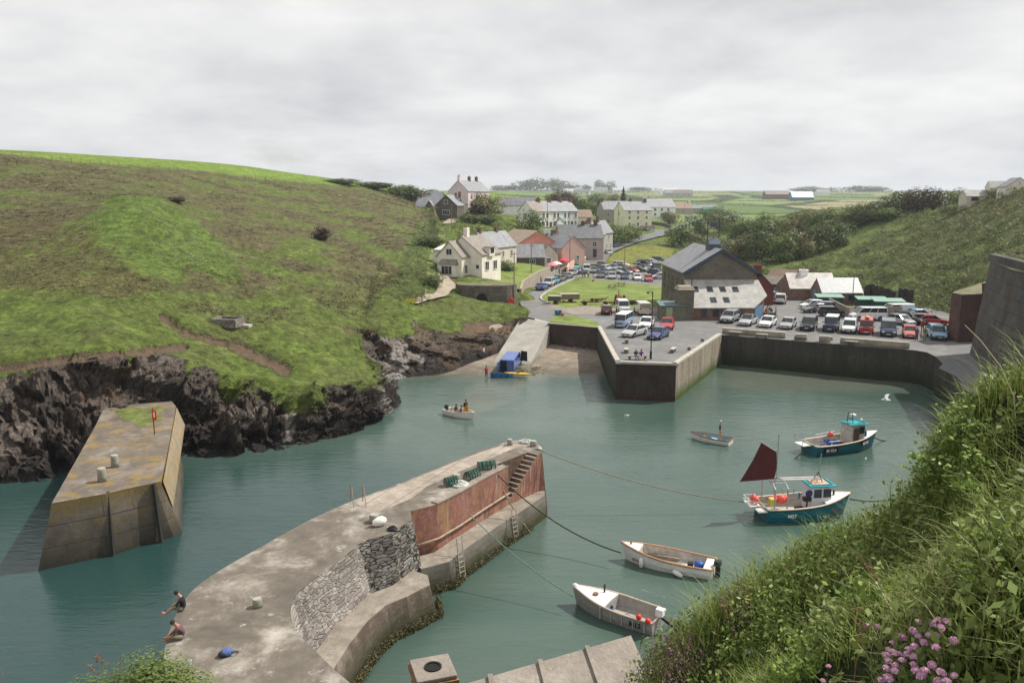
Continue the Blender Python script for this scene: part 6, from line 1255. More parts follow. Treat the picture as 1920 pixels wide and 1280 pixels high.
mw=MB();mw.tube([(p[0],p[1]*1.0,p[2]-.09)for p in Rp],.035,5);mw.build('rubbing_strake',BLACKM,t,smooth=True)
sideletters(t,S,'M57',.27,.42,.34,WHITEP)
MB().box((L_*.26,-np.interp(L_*.26,[s[0]for s in S],[s[1]for s in S])-.0,.5),(1.2,.02,.8),-.22).build('grey_patch',plain('grey_patch',(.05,.085,.085),.6),t)
wx=L_*.17
def wheelhouse(t,x,zf,w,l,h,lean,body,roofm,openside=False):
 m=MB();y=w/2;m.add([(x-l/2,-y,zf),(x+l/2+.25,-y*.9,zf),(x+l/2+.25,y*.9,zf),(x-l/2,y,zf),(x-l/2,-y*.95,zf+h),(x+l/2-lean,-y*.86,zf+h),(x+l/2-lean,y*.86,zf+h),(x-l/2,y*.95,zf+h)],[(0,1,5,4),(1,2,6,5),(2,3,7,6),(3,0,4,7),(4,5,6,7)]);wh=m.build('wheelhouse',body,t)
 zc_=zf+h*.76;gh_=h*.3
 for s in(-1,1):
  for k in((-.2,.26)if not openside else(.2,)):MB().box((x+k*l,s*(y*.94+.0),zc_),(l*.36,.05,gh_),0,s*.04).build('window',GLASS,wh)
 for k in(-.25,.25):MB().box((x+l/2-lean*.68+.03,k*w,zc_),(.05,w*.38,gh_),0,0,-math.atan2(lean+.25,h)).build('window',GLASS,wh)
 MB().box((x+.05,0,zf+h+.05),(l+.35,w+.15,.09)).build('wheelhouse_roof',roofm,t,bevel=.03);rm=MB();
 for s in(-1,1):rm.tube([(x-l/2,s*w*.45,zf+h+.12),(x+l/2,s*w*.42,zf+h+.14)],.04,5)
 rm.tube([(x+l/2,-w*.42,zf+h+.14),(x+l/2,w*.42,zf+h+.14)],.04,5);rm.build('roof_rim',roofm,t);return wh
wheelhouse(t,wx,.3,1.35,1.5,1.95,.25,plain('wheelhouse_white',(.58,.58,.60),.5,.06),TEAL2)
MB().box((wx,0,2.37),(1.2,1.0,.05)).build('roof_clutter',plain('rusty_white',(.55,.38,.28),.7,.4,6),t)
gx_=-L_*.33
for s in(-1,1):
 for dx in(-.55,.35):MB().tube([(gx_+dx,s*1.05,.8),(gx_+dx,s*1.02,2.35),(gx_+dx,s*.6,2.62)],.05,6).build('gantry_leg',STEEL,t)
m=MB();
for dx in(-.55,.35):m.tube([(gx_+dx,-.62,2.62),(gx_+dx,.62,2.62)],.05,6)
for s in(-1,0,1):m.tube([(gx_-.55,s*.6,2.62),(gx_+.35,s*.6,2.62)],.04,6)
m.build('gantry_top',STEEL,t)
for s in(.15,-.2):MB().tube([(gx_+.3,s,2.7),(wx+.2,s+.15,2.62)],.055,6).build('derrick_pole',plain('pale_alloy',(.62,.60,.56),.4),t)
MB().tube([(gx_-.05,0,2.6),(gx_-.05,0,5.9)],.035,6).build('mast',STEEL,t)
sl_=[(gx_-.15,0,4.65),(gx_-1.25,.0,5.35),(gx_-1.75,0,4.2),(gx_-2.35,0,3.1),(gx_-2.65,0,2.62),(gx_-.2,0,2.72),(gx_-.05,0,3.6)]
m=MB();m.v=[(p[0],.01,p[2])for p in sl_]+[(p[0],-.01,p[2])for p in sl_];m.f=[tuple(range(7)),tuple(range(13,6,-1))];m.m=[0,0];m.build('mizzen_sail',plain('maroon_canvas',(.095,.022,.022),.9,.2,1.2),t)
MB().tube([(gx_-1.3,0,5.4),(gx_-.05,0,4.6)],.03,5).build('gaff',STEEL,t);MB().tube([(gx_-2.7,0,2.58),(gx_-.05,0,2.66)],.03,5).build('boom',STEEL,t)
MB().tube([(wx-.1,0,2.3),(wx,0,3.0),(wx+.1,0,4.4)],.03,5).build('aerial',STEEL,t);m=MB();m.tube([(wx-.45,.1,2.4),(wx-.02,0,3.1)],.03,5);m.tube([(wx+.2,-.2,2.4),(wx-.02,0,3.1)],.03,5);m.build('aerial_stay',RUST,t)
for(x_,y_,z_,r_)in((gx_+.2,.75,.95,.27),(gx_+.75,.7,.95,.30),(gx_+1.05,.75,.95,.26),(-L_*.5-.35,.55,1.2,.24),(-L_*.5-.3,.15,1.2,.22)):MB().ell((x_,y_,z_),(r_,r_,r_*1.1),12,8).build('pink_buoy',PINKB,t,smooth=True)
m=MB();m.box((-L_*.5-.45,.35,.86),(.9,1.2,.08));m.box((-L_*.5-.3,-.75,.8),(.7,.7,.08));m.build('stern_platform',GELW,t);m=MB()
for(a,b)in(((-.9,-.2),(-.9,.95)),((-.9,.95),(0,.95)),((-.9,-.2),(0,-.9))):
 for z_ in(1.05,1.3):m.tube([(-L_*.5+a[0],a[1],z_),(-L_*.5+b[0],b[1],z_)],.03,5)
m.build('stern_rail',GELW,t)
h_=MB();h_.tube([(0,-.55,.2),(0,-.6,1.2),(.1,-.7,1.5)],.06,6);h_.box((-.05,-.65,1.45),(.5,.35,.28));h_.build('pot_hauler',BLACKM,t);MB().lathe([(.22,-.05),(.26,0),(.22,.05)],(.05,-.7,1.85),12,0,Matrix.Rotation(PI/2,3,'X')).build('hauler_wheel',plain('dark_blue',(.03,.04,.12)),t);MB().lathe([(.06,1.5),(.06,1.9)],(-.6,-.6,0),8).build('light',BLUEP,t)
MB().box((.4,0,.32),(1.4,1.2,.25)).build('deck_gear',plain('dark_gear',(.05,.05,.045),.9,.5,6),t);MB().tube([(L_*.37,0,1.2),(L_*.37,0,1.75)],.07,6).build('samson_post',BLACKM,t)
MB().box((-L_*.35,.3,.95),(.35,.5,.5)).build('yellow_crate',plain('yellow_crate',(.5,.42,.08),.6),t)
m=MB();
for s in(1,):
 for x_ in(-.9,-.1):m.tube([(x_,1.2,1.1),(x_,1.2,1.5)],.025,5)
 m.tube([(-.9,1.2,1.5),(-.1,1.2,1.5)],.025,5)
m.build('side_rail',STEEL,t)
t,S,Lp,Rp=boat('fishing_boat','teal fishing boat with turquoise wheelhouse roof and no sail, farther out','fishing boat',(1529,848),(1622,838),2.5,.85,.55,TEAL,DIRTY,GELC,deckf=.8,floor=.2,full=2.8,tr=.9,L=6.6);L_=t['L'];t2_=t
MB().tube([(p[0],p[1],p[2]-.09)for p in Rp],.035,5).build('rubbing_strake',BLACKM,t,smooth=True)
sideletters(t,S,'M 954',.2,.36,.38,WHITEP,1.45);sideletters(t,S,'M 954',.77,.62,.38,WHITEP,1.4)
wheelhouse(t,L_*.18,.3,1.4,1.5,2.0,.1,DIRTY,TEAL2,True);MB().box((L_*.18-.25,-.72,1.2),(.55,.05,1.7)).build('doorway',plain('brown_interior',(.10,.065,.045)),t);MB().box((L_*.3,-.55,1.2),(.18,.2,1.0)).build('oilskin',BLUEP,t)
m=MB();x_=L_*.12
for s in(-1,1):m.tube([(x_,s*.35,2.4),(x_-.05,s*.25,3.3),(x_+.25,s*.25,3.35)],.03,5)
m.tube([(x_-.03,-.4,2.8),(x_-.03,.4,2.8)],.03,5);m.build('mast_frame',BLACKM,t);MB().lathe([(.05,0),(.26,.03),(.26,.18),(.1,.24)],(x_+.25,0,2.95),12).build('radar_dome',WHITEP,t,smooth=True);MB().ell((x_+.9,-.3,2.65),(.12,.12,.14),10,6).build('satellite_dome',WHITEP,t,smooth=True)
m=MB();m.box((-L_*.5-.4,.3,.78),(.9,1.3,.07));m.build('stern_platform',GELW,t);m=MB()
for z_ in(1.2,1.6):m.tube([(-L_*.5-.8,.9,z_),(-L_*.5-.8,-.2,z_)],.025,5)
for(xx,yy)in((-.8,.9),(-.8,-.2),(-.1,.95),(-.1,-.85)):m.tube([(-L_*.5+xx,yy,.8),(-L_*.5+xx,yy,1.6)],.025,5)
m.build('stern_rail',STEEL,t);m=MB()
for k in range(9):m.tube([(-L_*.5+.1+k*.12,-.9,.85),(-L_*.5+.1+k*.12,-.2,1.35)],.02,4)
for k in range(4):m.tube([(-L_*.5+.1,-.9+k*.22,.9+k*.15),(-L_*.5+1.1,-.9+k*.22,.9+k*.15)],.02,4)
m.build('pot_rack',plain('rusty_cream',(.42,.34,.26),.8,.3),t)
for(x_,y_)in((-1.1,.2),(-.8,-.3),(-1.5,.5),(-.55,.1)):MB().lathe([(.2,.2),(.24,.9),(.22,.9),(.18,.3)],(x_,y_,0),10).build('blue_bin',BLUEP,t)
MB().ell((-.3,1.05,1.15),(.24,.24,.26),10,7).build('pink_buoy',PINKB,t,smooth=True);MB().box((.2,0,.35),(1.0,1.1,.35)).build('deck_gear',plain('dark_gear',(.05,.05,.045),.9,.5,6),t)
m=MB();m.tube([(-1.8,1.15,1.2),(.2,1.15,1.35)],.04,5);m.tube([(-1.7,-.6,1.05),(-.5,-.7,1.1)],.05,5);m.build('boat_hook',plain('pale_alloy',(.62,.60,.56),.4),t)
t,S,Lp,Rp=boat('open_boat','white open boat with wooden trim, two white fenders and a blue drum','rowing boat',(1333,1076),(1178,1048),1.95,.62,.42,GELW,DIRTY,plain('varnished_gunwale',(.42,.22,.12),.5),deckf=.84,floor=.12,L=5.3,full=2.6);L_=t['L']
MB().box((-.2,.25,.26),(1.1,.5,.18),.05).build('hatch_board',WOOD,t);MB().box((.8,.5,.32),(2.6,.25,.05)).build('side_bench',WOOD,t);MB().box((.8,-.62,.32),(2.6,.2,.05)).build('side_bench',WOOD,t)
MB().lathe([(.26,.14),(.28,.3),(.2,.33)],(.75,.2,0),14).build('orange_tub',plain('orange_tub',(.55,.16,.08),.5),t);MB().lathe([(.2,-.25),(.21,.25)],(-1.75,-.15,.38),12,0,Matrix.Rotation(PI/2,3,'Y')).build('blue_drum',BLUEP,t,smooth=True);MB().box((-1.25,-.1,.32),(.3,.3,.3)).build('black_box',TRIM,t)
MB().box((-L_*.5+.28,0,.58),(.5,1.5,.07)).build('stern_seat',WHITEP,t);m=MB();m.box((-L_*.5-.22,.1,.35),(.28,.3,.95));m.box((-L_*.5-.2,.1,.82),(.4,.36,.3));m.build('outboard_motor',TRIM,t,bevel=.03)
for(f,z_)in((.78,.22),(.36,.10)):
 x=(f-.5)*L_;b=np.interp(x,[s[0]for s in S],[s[1]for s in S]);o=MB().lathe([(.03,-.32),(.12,-.24),(.15,0),(.12,.24),(.03,.32)],(0,0,0),12,0,Matrix.Rotation(0 if f>.5 else 1.2,3,'Y')).build('fender',WHITEP,t,smooth=True,loc=(x,b+.14,z_+.1))
MB().tube([(L_*.44,0,.98),(L_*.44,.0,1.15)],.05,6).build('cleat',TRIM,t)
t,S,Lp,Rp=boat('open_boat','grey metal open boat with foredeck, red buoys and tilted outboard motor','motor boat',(1225,1177),(1090,1134),1.85,.70,.33,GREYH,plain('grey_inside',(.34,.31,.28),.6,.2),plain('pale_gunwale',(.50,.40,.32),.5),deckf=.62,floor=.14,L=4.75,full=2.3,tr=.92);L_=t['L']
sideletters_=None
x=-L_*.40;b=np.interp(x,[s[0]for s in S],[s[1]for s in S]);letters(t,'M12',(x+.42,b+.05,.30),(PI/2,0,PI+.05),.36,plain('matt_black',(.012,.012,.012),.6))
m=MB();m.box((-L_*.5-.05,0,.98),(.4,.35,.42));m.build('motor_cowl',WHITEP,t,bevel=.05);m=MB();m.beam((-L_*.5-.1,0,.8),(-L_*.5-1.0,.1,.45),.2,.16);m.box((-L_*.5-1.0,.1,.42),(.25,.1,.35));m.build('outboard_motor',TRIM,t)
for(x_,y_,z_)in((-L_*.36,.85,.95),(-L_*.46,.8,.85)):MB().ell((x_,y_+.12,z_),(.15,.15,.15),10,7).build('red_buoy',plain('red_buoy',(.65,.035,.02),.35),t,smooth=True)
MB().lathe([(.2,.14),(.24,.6),(.21,.6),(.18,.2)],(L_*.06,.3,0),12).build('blue_bucket',BLUEP,t);m=MB();
for k in range(5):m.box((-L_*.42+k*.62,-.93,.48),(.06,.06,.62));m.box((-L_*.42+k*.62,.93,.48),(.06,.06,.62))
m.build('frames',plain('grey_inside',(.34,.31,.28),.6,.2),t);m=MB();m.tube([(-L_*.48,-1.0,.85),(-L_*.48,-1.0,1.3),(-L_*.2,-1.05,1.3),(-L_*.2,-1.05,.85)],.03,5);m.build('side_rail',STEEL,t)
MB().box((-.7,.4,.22),(1.7,.2,.1)).build('plank',WOOD,t);MB().ell((L_*.52,0,1.0),(.2,.14,.16),8,6).build('bow_fender',WHITEP,t,smooth=True);MB().lathe([(.15,.95),(.15,1.02)],(L_*.25,.1,0),10).build('hatch',WEBD,t);MB().tube([(L_*.2,-.45,.9),(L_*.2,-.45,1.35)],.05,6).build('post',BLACKM,t)
t,S,Lp,Rp=boat('dinghy','small white dinghy with three crew heading for the slip','dinghy',(843,776),(880,784),1.5,.5,.22,GELW,DIRTY,GELC,L=3.5,full=2.4);dg1=t;MB().box((-1.75,0,.62),(.35,.3,.55)).build('outboard_motor',TRIM,t,bevel=.04);MB().box((-.9,0,.36),(.3,1.2,.05)).build('thwart',WOOD,t)
t,S,Lp,Rp=boat('dinghy','small white dinghy with brown gunwale carrying one standing fisherman','dinghy',(1357,831),(1311,823),1.5,.42,.18,GELW,plain('blue_inside',(.20,.34,.40),.5,.3),WEBD,L=3.6,full=2.3);dg2=t;MB().box((.7,0,.34),(.3,1.2,.05)).build('thwart',WEBD,t);MB().box((-.2,0,.2),(.5,.6,.15)).build('fish_box',plain('pale_cyan',(.35,.6,.68)),t)
def gull(loc,rz,label,fly=True,s=1.0):
 t=thing('seagull',label,'gull',loc,rz,None,s);GW=plain('gull_white',(.78,.78,.76),.7,.05);GG=plain('gull_grey',(.42,.44,.46),.7,.1)
 MB().lathe([(.01,-.3),(.05,-.22),(.085,-.05),(.08,.08),(.05,.17),(.06,.22),(.045,.27),(.012,.33)],(0,0,.1),10,0,Matrix.Rotation(PI/2,3,'Y')).build('body',GW,t,smooth=True)
 if fly:
  for sd_ in(-1,1):
   r_=[[(.12,.06*sd_,.14),(-.1,.06*sd_,.14)],[(.16,.35*sd_,.34),(-.06,.35*sd_,.33)],[(.02,.7*sd_,.36),(-.1,.66*sd_,.35)],[(-.12,.98*sd_,.30),(-.15,.95*sd_,.30)]];m=MB();m.grid(r_);m.grid([[(p[0],p[1],p[2]-.012)for p in q][::-1]for q in r_]);m.build('wing',GG,t)
  MB().add([(-.28,-.03,.1),(-.28,.03,.1),(-.42,.09,.1),(-.42,-.09,.1)],[(0,1,2,3),(3,2,1,0)]).build('tail',GW,t)
 else:MB().ell((-.05,0,.13),(.2,.09,.07),8,6).build('wing',GG,t,smooth=True)
 MB().lathe([(.012,0),(.003,.06)],(.33,0,.095),6,0,Matrix.Rotation(PI/2,3,'Y')).build('beak',plain('yellow_beak',(.6,.4,.05)),t)
gull(PY(1662,752,40),R(150),'gull gliding low over the basin with wings spread',True,.75)
gull(W(1175,780,-.05),.3,'gull floating on open water in front of the quay',False,.9);gull(W(1623,861,-.05),1,'gull floating just below the farther teal boat',False,.8);gull(W(1568,981,-.05),1,'gull floating beneath the sail boat',False,.5)
SKIN=plain('skin',(.46,.26,.18),.6,.1,4);SKIND=plain('skin_tan',(.34,.17,.11),.6,.1,4);HAIRD=plain('hair_dark',(.03,.02,.015),.8,.3);HAIRG=plain('hair_grey',(.38,.36,.33),.8,.2)
def V3(*a):return Vector(a)
POSE={'stand':dict(pel=(0,0,.95),che=(.0,0,1.32),nec=(.0,0,1.50),hd=(.03,0,1.66),arm=[((0,.19,1.42),(-.02,.25,1.14),(.08,.24,.88)),((0,-.19,1.42),(-.02,-.25,1.14),(.08,-.24,.88))],leg=[((0,.1,.92),(.03,.11,.5),(0,.12,.08),(.16,.13,.03)),((0,-.1,.92),(.0,-.11,.5),(-.03,-.12,.08),(.13,-.13,.03))]),'lean':dict(pel=(-.05,0,.92),che=(.2,0,1.2),nec=(.33,0,1.33),hd=(.43,0,1.44),arm=[((.25,.18,1.26),(.4,.22,1.0),(.55,.15,.82)),((.25,-.18,1.26),(.4,-.22,1.0),(.55,-.15,.82))],leg=[((-.05,.1,.9),(.05,.11,.5),(0,.12,.08),(.16,.13,.03)),((-.05,-.1,.9),(.02,-.11,.5),(-.05,-.12,.08),(.11,-.13,.03))]),'carry':dict(pel=(0,0,.95),che=(-.02,0,1.32),nec=(.0,0,1.50),hd=(.03,0,1.66),arm=[((0,.19,1.42),(.02,.27,1.16),(.3,.18,1.16)),((0,-.19,1.42),(.02,-.27,1.16),(.3,-.12,1.16))],leg=[((0,.1,.92),(.12,.11,.5),(.1,.12,.08),(.26,.13,.03)),((0,-.1,.92),(-.02,-.11,.5),(-.18,-.12,.08),(-.02,-.13,.03))]),'sit':dict(pel=(0,0,.55),che=(.02,0,.92),nec=(.05,0,1.1),hd=(.1,0,1.26),arm=[((.03,.19,1.02),(.1,.25,.76),(.32,.12,.68)),((.03,-.19,1.02),(.1,-.25,.76),(.32,-.12,.68))],leg=[((0,.1,.54),(.44,.13,.54),(.46,.14,.08),(.62,.15,.03)),((0,-.1,.54),(.44,-.13,.54),(.46,-.14,.08),(.62,-.15,.03))]),'ledge':dict(pel=(0,0,.11),che=(.06,0,.48),nec=(.14,0,.66),hd=(.24,.02,.80),arm=[((.1,.19,.58),(.22,.26,.33),(.42,.2,.22)),((.1,-.19,.58),(.2,-.26,.33),(.4,-.16,.24))],leg=[((.02,.1,.12),(.44,.14,.2),(.78,.10,-.10),(.92,.12,-.02)),((.02,-.1,.12),(.42,-.16,.16),(.80,-.10,-.16),(.95,-.12,-.08))]),'hunch':dict(pel=(0,0,.11),che=(.1,0,.45),nec=(.22,0,.60),hd=(.33,0,.70),arm=[((.16,.19,.53),(.3,.24,.32),(.55,.14,.2)),((.16,-.19,.53),(.3,-.24,.32),(.55,-.1,.18))],leg=[((.02,.1,.12),(.4,.22,.26),(.66,.1,.06),(.8,.12,.04)),((.02,-.1,.12),(.4,-.24,.22),(.66,-.12,.05),(.8,-.14,.03))])}
BODY={}
def body_mesh(pose,fingers=False,skirt=False):
 key=(pose,fingers,skirt)
 if key in BODY:return BODY[key]
 q=POSE[pose];v=[];e=[];r=[];tag_=[]
 def add(p,rad,par,tg):v.append(Vector(p));r.append(rad);tag_.append(tg);(e.append((par,len(v)-1))if par is not None else None);return len(v)-1
 pl=add(q['pel'],.15,None,1);wa=add(Vector(q['pel']).lerp(Vector(q['che']),.5),.135,pl,0);ch=add(q['che'],.165,wa,0);nk=add(q['nec'],.058,ch,2)
 hv=Vector(q['hd']);nv=Vector(q['nec']);up=(hv-nv).normalized();h0=add(hv-up*.03,.085,nk,2);h1=add(hv+up*.05,.098,h0,3);add(hv+up*.12,.06,h1,3)
 for s,el,ha in q['arm']:
  a=add(s,.062,ch,0);b=add(el,.046,a,0 if pose!='hunch' else 0);hv2=Vector(ha);ev=Vector(el);c=add(ev.lerp(hv2,.85),.030,b,2);d_=(hv2-ev).normalized();w_=add(hv2+d_*.04,.034,c,2);n=2
  sd_=d_.cross(Vector((0,0,1))).normalized()
  if fingers:
   for k,ln in((-1.5,.055),(-.5,.075),(.5,.08),(1.5,.065)):
    f1=add(hv2+d_*.08+sd_*.017*k,.010,w_,2);f2=add(hv2+d_*(.08+ln*.6)+sd_*.018*k-Vector((0,0,.008)),.009,f1,2);add(hv2+d_*(.08+ln)+sd_*.018*k-Vector((0,0,.03)),.007,f2,2)
   t1=add(hv2+d_*.03+sd_*.035*(1 if s[1]>0 else-1),.011,w_,2);add(hv2+d_*.07+sd_*.05*(1 if s[1]>0 else-1)-Vector((0,0,.01)),.009,t1,2)
  else:add(hv2+d_*.11,.022,w_,2)
 for hp,kn,an,to in q['leg']:
  a=add(hp,.098,pl,1);b=add(kn,.066,a,1);m_=add(Vector(kn).lerp(Vector(an),.35),.060,b,4);c=add(an,.042,m_,4);add(to,.034,c,5)
 me=bpy.data.meshes.new('person');me.from_pydata([tuple(x)for x in v],e,[]);o=bpy.data.objects.new('tmp',me);COL.objects.link(o)
 o.modifiers.new('s','SKIN');sk=me.skin_vertices[0].data
 for i,rad in enumerate(r):sk[i].radius=(rad*(1.0 if tag_[i]not in(0,1)else .80),rad*(1.0 if tag_[i]not in(0,1)else 1.12));sk[i].use_root=(i==0)
 sb_=o.modifiers.new('d','SUBSURF');sb_.levels=2 if fingers else 1
 dg=bpy.context.evaluated_depsgraph_get();m2=bpy.data.meshes.new_from_object(o.evaluated_get(dg));bpy.data.objects.remove(o);m2.name='person'
 for p in m2.polygons:
  c=p.center;bt,bd=0,9
  for i,j in e:
   ab=v[j]-v[i];t_=max(0,min(1,(c-v[i]).dot(ab)/max(1e-6,ab.length_squared)));d_=(c-v[i]-ab*t_).length-(r[i]*(1-t_)+r[j]*t_)
   if d_<bd:bd=d_;bt=tag_[j]if(t_>.12 or tag_[i]==tag_[j])else tag_[i]
  p.material_index=bt;p.use_smooth=True
 BODY[key]=m2;return m2
PM={}
def pm(c):return plain('cloth_%d_%d_%d'%tuple(int(x*999)for x in c),c,.9,.25,5)
def person(loc,rz,pose,shirt,trou,label,s=1.0,hair=HAIRD,shorts=False,skin=SKIN,fingers=False,group=None,detail=None,shoes=(.03,.03,.03)):
 me0=body_mesh(pose,fingers);key=(pose,fingers)
 if not me0.materials:
  for m in(WHITEP,)*6:me0.materials.append(m)
 o=bpy.data.objects.new('person',me0);COL.objects.link(o);q=POSE[pose]
 for i,m in enumerate((pm(shirt),pm(trou),skin,hair,skin if shorts else pm(trou),skin if shorts==2 else pm(shoes))):
  o.material_slots[i].link='OBJECT';o.material_slots[i].material=m
 o.location=loc;o.rotation_euler=(0,0,rz);o.scale=(s,)*3;tag(o,label,'person',group)
 if detail!='far':
  hv=Vector(q['hd']);up=(hv-Vector(q['nec'])).normalized();fw=Vector((1,0,-.1));fw=(fw-up*fw.dot(up)).normalized();sd_=up.cross(fw)
  if('face',pose)not in BODY:
   m=MB();m.lathe([(.003,0),(.012,-.03),(.014,-.035)],hv+fw*.10+up*.02,6)
   BODY['face',pose]=m
  m=MB();c0=hv+up*.01
  for k in(-1,1):m.ell(c0+fw*.088+sd_*k*.032+up*.02,.010,6,4)
  m.build('eyes',HAIRD,o,smooth=True);m=MB();m.add([c0+fw*.085+up*.025,c0+fw*.11-up*.012,c0+fw*.085+sd_*.015-up*.015,c0+fw*.085-sd_*.015-up*.015],[(0,1,2),(0,3,1),(1,3,2)])
  for k in(-1,1):m.ell(c0+sd_*k*.092+up*.01,(.014,.012,.026),6,4)
  m.build('face',skin,o);MB().beam(c0+fw*.088-up*.045-sd_*.02,c0+fw*.088-up*.045+sd_*.02,.008).build('mouth',plain('lips',(.3,.08,.06)),o)
  h_=MB();h_.ell(hv+up*.055-fw*.012,(.104,.104,.092),12,8);h_.build('hair',hair,o,smooth=True)
 return o
p=W(340,1143,ZD);rzp=R(188)
person((p.x+.12,p.y,ZD),rzp,'ledge',(.025,.022,.025),(.20,.20,.13),'person in a black jacket and shorts sitting with bare legs over the pier edge',1.0,shorts=2,fingers=True)
p=W(342,1196,ZD);person((p.x+.05,p.y,ZD),R(192),'hunch',(.13,.07,.08),(.24,.23,.15),'person in a grey and maroon top hunched over their feet on the pier edge',1.0,shorts=2,skin=SKIND,fingers=True)
p=W(1192,676,4.02);person((p.x,p.y+.05,4.0),R(-80),'sit',(.05,.06,.08),(.06,.08,.16),'grey-haired person in a dark coat on the stone bench on the quay',hair=HAIRG,fingers=True)
p=W(1202,676,4.02);person((p.x,p.y+.05,4.0),R(-95),'sit',(.13,.05,.28),(.5,.44,.36),'person in a purple top and pale trousers on the stone bench on the quay',.95,hair=plain('hair_maroon',(.08,.02,.02)))
p=W(1154,615,4.02);person(p,R(-10),'stand',(.05,.035,.035),(.02,.02,.025),'person in dark clothes standing at the door of the retro camper')
for(x_,y_,rz_,po,sh_,tr_,lab,k)in((1007,533,60,'stand',(.02,.02,.025),(.02,.02,.02),'person in black, nearer of two walking along the retaining wall',1),(1014,532,60,'stand',(.35,.5,.52),(.03,.04,.08),'person in a pale blue top walking beside the retaining wall',.95),(1092,521,80,'lean',(.12,.06,.05),(.04,.04,.05),'person in brown bending over the bonnet of the white jeep',1),(1096,522,95,'stand',(.10,.09,.08),(.03,.03,.04),'person in dark brown standing at the white jeep',1),(1103,521,100,'stand',(.6,.56,.5),(.02,.02,.03),'person in a cream top right of the white jeep',.95),(1112,521,180,'stand',(.04,.05,.06),(.03,.03,.035),'person in dark clothes standing at the lawn corner by the car park',1),(1718,639,-90,'stand',(.20,.05,.16),(.04,.05,.09),'person in a pink and purple top walking right of the salmon-red car',1),(1726,639,-80,'stand',(.5,.42,.3),(.35,.3,.25),'child in pale clothes between two adults by the blue people carrier',.72),(1733,638,-85,'stand',(.20,.17,.14),(.3,.26,.2),'person in brown and beige walking beside the blue people carrier',1),(1729,622,90,'stand',(.45,.03,.03),(.03,.03,.03),'person in a red top at the back of the red car',1),(1777,630,-100,'stand',(.5,.03,.03),(.03,.03,.03),'person in red standing against the brick hopper doorway',1)):
 p=W(x_,y_,4.02);person(p,R(rz_),po,sh_,tr_,lab,k,detail='far')
p=hit(907,673,('Bch','S','A'));o_=person(p,R(170),'carry',(.6,.6,.6),(.03,.045,.09),'person in a white top and dark trousers carrying a brown bundle over the beach');tb2=MB().ell((0,0,0),(.25,.28,.18),10,7).build('bundle',plain('brown_cloth',(.22,.09,.06),.9),None,smooth=True,loc=(p.x-.36,p.y+.03,p.z+1.2));tag(tb2,'brown bundle carried by the person crossing the beach','bundle')
p=W(912,709,-.22);person(p,R(-60),'stand',(.55,.02,.04),(.02,.02,.03),'child in a red top standing ankle-deep at the water edge left of the crates',.88)
p=hit(950,700,('S',));person((p.x,p.y-.1,p.z),R(-70),'lean',(.55,.53,.52),(.02,.02,.025),'person in a pale T-shirt bending over the crates behind the blue van',1.0,shorts=2)
def on(b,x,y,z):M_=Matrix.Rotation(b.rotation_euler.z,3,'Z');return Vector(b.location)+M_@Vector((x,y,z))
OIL=(.60,.30,.02)
def oil(o):
 m=MB();m.add([(.16,-.15,.45),(.16,.15,.45),(.165,.16,.95),(.19,.13,1.3),(.19,-.13,1.3),(.165,-.16,.95)],[(0,1,2,5),(5,2,3,4),(5,2,1,0),(4,3,2,5)]);m.build('apron',pm(OIL),o)
o=person(on(dg1,.9,-.05,.12),R(-50),'stand',(.03,.03,.035),OIL,'fisherman in a dark top and yellow oilskins standing in the dinghy nearest the slip',1.0,hair=plain('red_cap',(.12,.05,.03)));oil(o)
person(on(dg1,-.55,.05,-.1),dg1.rotation_euler.z,'sit',(.02,.02,.025),(.02,.02,.03),'person in black steering at the outboard of the dinghy nearest the slip',.92);person(on(dg1,.1,.1,-.1),dg1.rotation_euler.z+.6,'sit',(.06,.045,.04),(.03,.03,.035),'person in dark clothes crouched amidships behind the standing fisherman',.9)
o=person(on(dg2,-.75,0,.12),R(-15),'stand',(.05,.06,.12),OIL,'fisherman with a pale cap and yellow oilskins standing in the brown-edged dinghy',1.08,hair=plain('pale_cap',(.55,.5,.42)));oil(o)
rr=random.Random(3);CC=[(.5,.48,.46),(.35,.06,.06),(.04,.05,.1),(.12,.2,.32),(.45,.22,.15),(.02,.02,.02),(.3,.28,.25),(.55,.35,.3),(.08,.16,.1),(.5,.42,.12)];CN=['white','red','navy','blue','orange-brown','black','grey','pink','green','mustard']
wh_=['at the left end of the pub terrace','at the middle of the pub terrace','at the right end of the pub terrace']
for i in range(34):
 f=rr.random();px=1029+f*34;py=518-f*9-rr.random()*11;k=rr.randrange(10);p=W(px,py,4.35);st_=i%3==0
 person((p.x,p.y,4.3 if not st_ else 4.35),rr.random()*6.28,'stand' if st_ else 'sit',CC[k],CC[(k*3+1)%10],'person in a %s top %s %s'%(CN[k],'standing' if st_ else 'seated',wh_[min(2,int(f*3))]),rr.uniform(.9,1.03),detail='far',group='people on the pub terrace',skin=SKIN if k%2 else SKIND,hair=[HAIRD,HAIRG,plain('hair_fair',(.4,.27,.12))][i%3])
MB_t=MB().sheet([p[:2]for p in pz([(1027,521),(1045,517),(1063,508),(1066,497),(1040,497),(1022,507)])],4.3).build('pub_terrace',M_KERB);tag(MB_t,kind='structure')
def table(px,py,z,lab,rz=0,bench=True,group=None):
 p=W(px,py,z);t=thing('picnic_table',lab,'picnic table',(p.x,p.y,z),rz,group);MB().box((0,0,.72),(1.7,.7,.06)).build('tabletop',WOOD,t)
 for s in(-1,1):
  MB().box((0,s*.68,.43),(1.7,.26,.05)).build('seat',WOOD,t);m=MB()
  for s2 in(-1,1):m.beam((s*.6,0,.7),(s*.6,s2*.62,0),.09,.06)
  m.beam((s*.6,-.7,.4),(s*.6,.7,.4),.08,.05);m.build('leg',WOOD,t)
 return t
